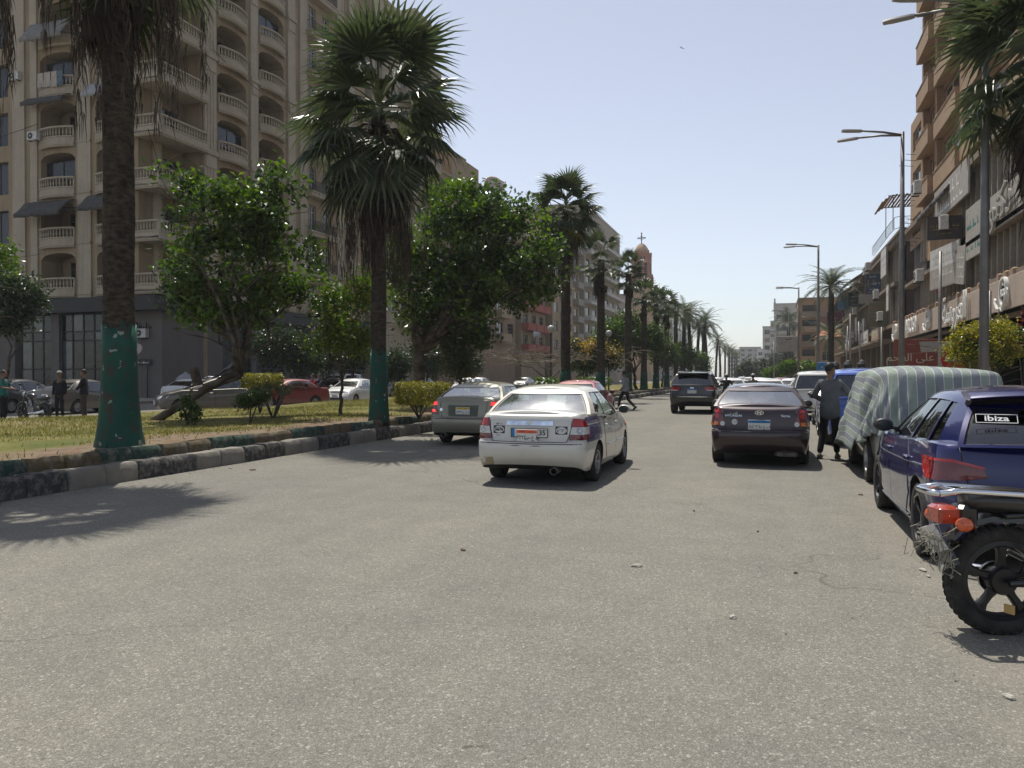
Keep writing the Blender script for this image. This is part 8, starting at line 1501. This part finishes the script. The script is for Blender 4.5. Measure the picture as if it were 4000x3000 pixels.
for i, (px, py, s, m, lab) in enumerate(((1377, 1225, .07, PAP, 'pale flattened scrap lying in the middle of the road'), (1995, 1234, .06, PAP, 'white lump of rubble by the blue hatchback rear tyre'), (2008, 1248, .03, PAP, 'smaller white crumb beside the rubble lump'), (497, 1012, .05, PAP, 'white scrap at the kerb foot'), (546, 1016, .08, STN, 'brown dry leaf at the kerb foot'), (2186, 1512, .05, PAP, 'crumpled scrap near the lower right edge'), (1638, 1150, .025, STN, 'small dark pebble on the right half of the road'), (1000, 1190, .05, STN, 'dark smear of dirt on the road below the taxi'), (1860, 1070, .06, STN, 'thin stick by the parked cars'), (1585, 1337, .05, PAP, 'pale stone chip on the road'), (1500, 1105, .03, STN, 'dark crumb on the road behind the maroon saloon'), (1720, 1240, .03, STN, 'dark crumb near the hatchback side'))):
    d = CAM_H * FPX / (py - 812); p = at(px, py, d); k = MB(); n = 9; s *= .62; k.loft([[(s * (1 + .3 * r.uniform(-1, 1)) * math.cos(a) * w_, s * .6 * (1 + .3 * r.uniform(-1, 1)) * math.sin(a) * w_, z) for a in (2 * math.pi * j / n for j in range(n))] for w_, z in ((1, .003), (1.05, .008 + s * .1), (.6, .012 + s * .22))]); o = k.build('litter', [m]); o.location = (p.x, p.y, 0); o.rotation_euler.z = r.uniform(0, 3); tag(o, lab, 'litter', 'scraps of litter on the road')
def scatter(name, label, n, fx, fy, size, m, flat, seed):
    g = np.random.default_rng(seed); x, y = fx(g, n), fy(g, n); s = size * g.uniform(.4, 1.3, n); v = np.empty((n, 5, 3)); a = g.uniform(0, 6.28, n)
    for j in range(4): b = a + j * 1.57 + g.uniform(-.4, .4, n); v[:, j] = np.stack([x + np.cos(b) * s, y + np.sin(b) * s * .7, np.full(n, .002) + flat * s * g.uniform(0, .6, n)], 1)
    v[:, 4] = np.stack([x, y, .004 + s * g.uniform(.25, .8, n) * (.5 if flat else 1)], 1); q = np.arange(n * 5).reshape(-1, 5); f = np.concatenate([q[:, [0, 1, 4]], q[:, [1, 2, 4]], q[:, [2, 3, 4]], q[:, [3, 0, 4]]]); me = bpy.data.meshes.new(name); me.from_pydata(v.reshape(-1, 3), [], f); me.materials.append(m); tag(link(name, me), label, name, kind='stuff')
scatter('gravel', 'loose grit and small stones along the parked cars', 900, lambda g, n: 3.4 - np.abs(g.normal(0, 1.3, n)), lambda g, n: g.uniform(3.5, 24, n), .008, mat('grit', (.21, .18, .14), .95), 0, 3)
scatter('leaves', 'dry fallen leaf scraps along the foot of the median kerb', 420, lambda g, n: -8.95 + np.abs(g.normal(0, .28, n)), lambda g, n: g.uniform(4.5, 34, n), .02, leaf_mat('dry leaf', (.09, .06, .03), (.22, .16, .08), .8, .1), 1, 5)
k = MB(); [k.tube([a.lerp(b, i / 12) - Vector((0, 0, sag * math.sin(math.pi * i / 12))) for i in range(13)], .012, 4) for a, b, sag in ((at(1066, 768, 60), at(1235, 768, 72), .5),)]; o = k.build('cable', [M_PLATE]); tag(o, 'pale slack cable strung over the bare vines', 'cable')
for px, d, lab in ((1190, 56, 'globe topped park lamp left of the sparse palm'), (1315, 62, 'globe topped park lamp behind the sparse palm')):
    p = at(px, 840, d); t = thing('park_lamp', lab, 'street lamp', (p.x, p.y, .4), 0, 'globe park lamps'); k = MB(); k.tube([(0, 0, 0), (0, 0, 4.2)], .06, 8); k.build('post', [M_IRON], t); k = MB(); k.ball((0, 0, 4.5), .26, 12, 8); k.build('globe', [mat('globe glass', (.4, .4, .38), .3)], t, smooth=True)
for i, (px, d) in enumerate(((1832, 34), (1862, 33), (1805, 37))):
    p = at(px, 812, d); t = thing('bollard_lamp', ('middle', 'nearest', 'farthest')[i] + ' of three dark lantern posts before the shopfronts', 'bollard lamp', (p.x, p.y, .14), 0, 'lantern posts'); k = MB(); k.tube([(0, 0, 0), (0, 0, 1.55)], .05, 8); k.build('post', [M_IRON], t); k = MB(); k.lathe([(.07, 1.55), (.15, 1.6), (.16, 1.85), (.2, 1.9), (.1, 2.05), (.0, 2.1)], 10); k.build('lantern', [M_IRON], t)
# ------------------------------------------------------------------ summer haze over the avenue
k = MB(); k.box(-702, -202, -1.2, 702, 1502, 47); hz = NT('haze air'); hz.t.nodes.remove(hz.b); pv = hz.n('VolumePrincipled'); pv.inputs['Color'].default_value = (.86, .92, 1, 1); pv.inputs['Density'].default_value = .00033; pv.inputs['Anisotropy'].default_value = .2; hz.l(pv.outputs[0], hz.o.inputs['Volume']); o = stuff(k.build('haze', [hz.m])); o['label'] = 'pale summer haze over the far avenue'; o['category'] = 'haze'
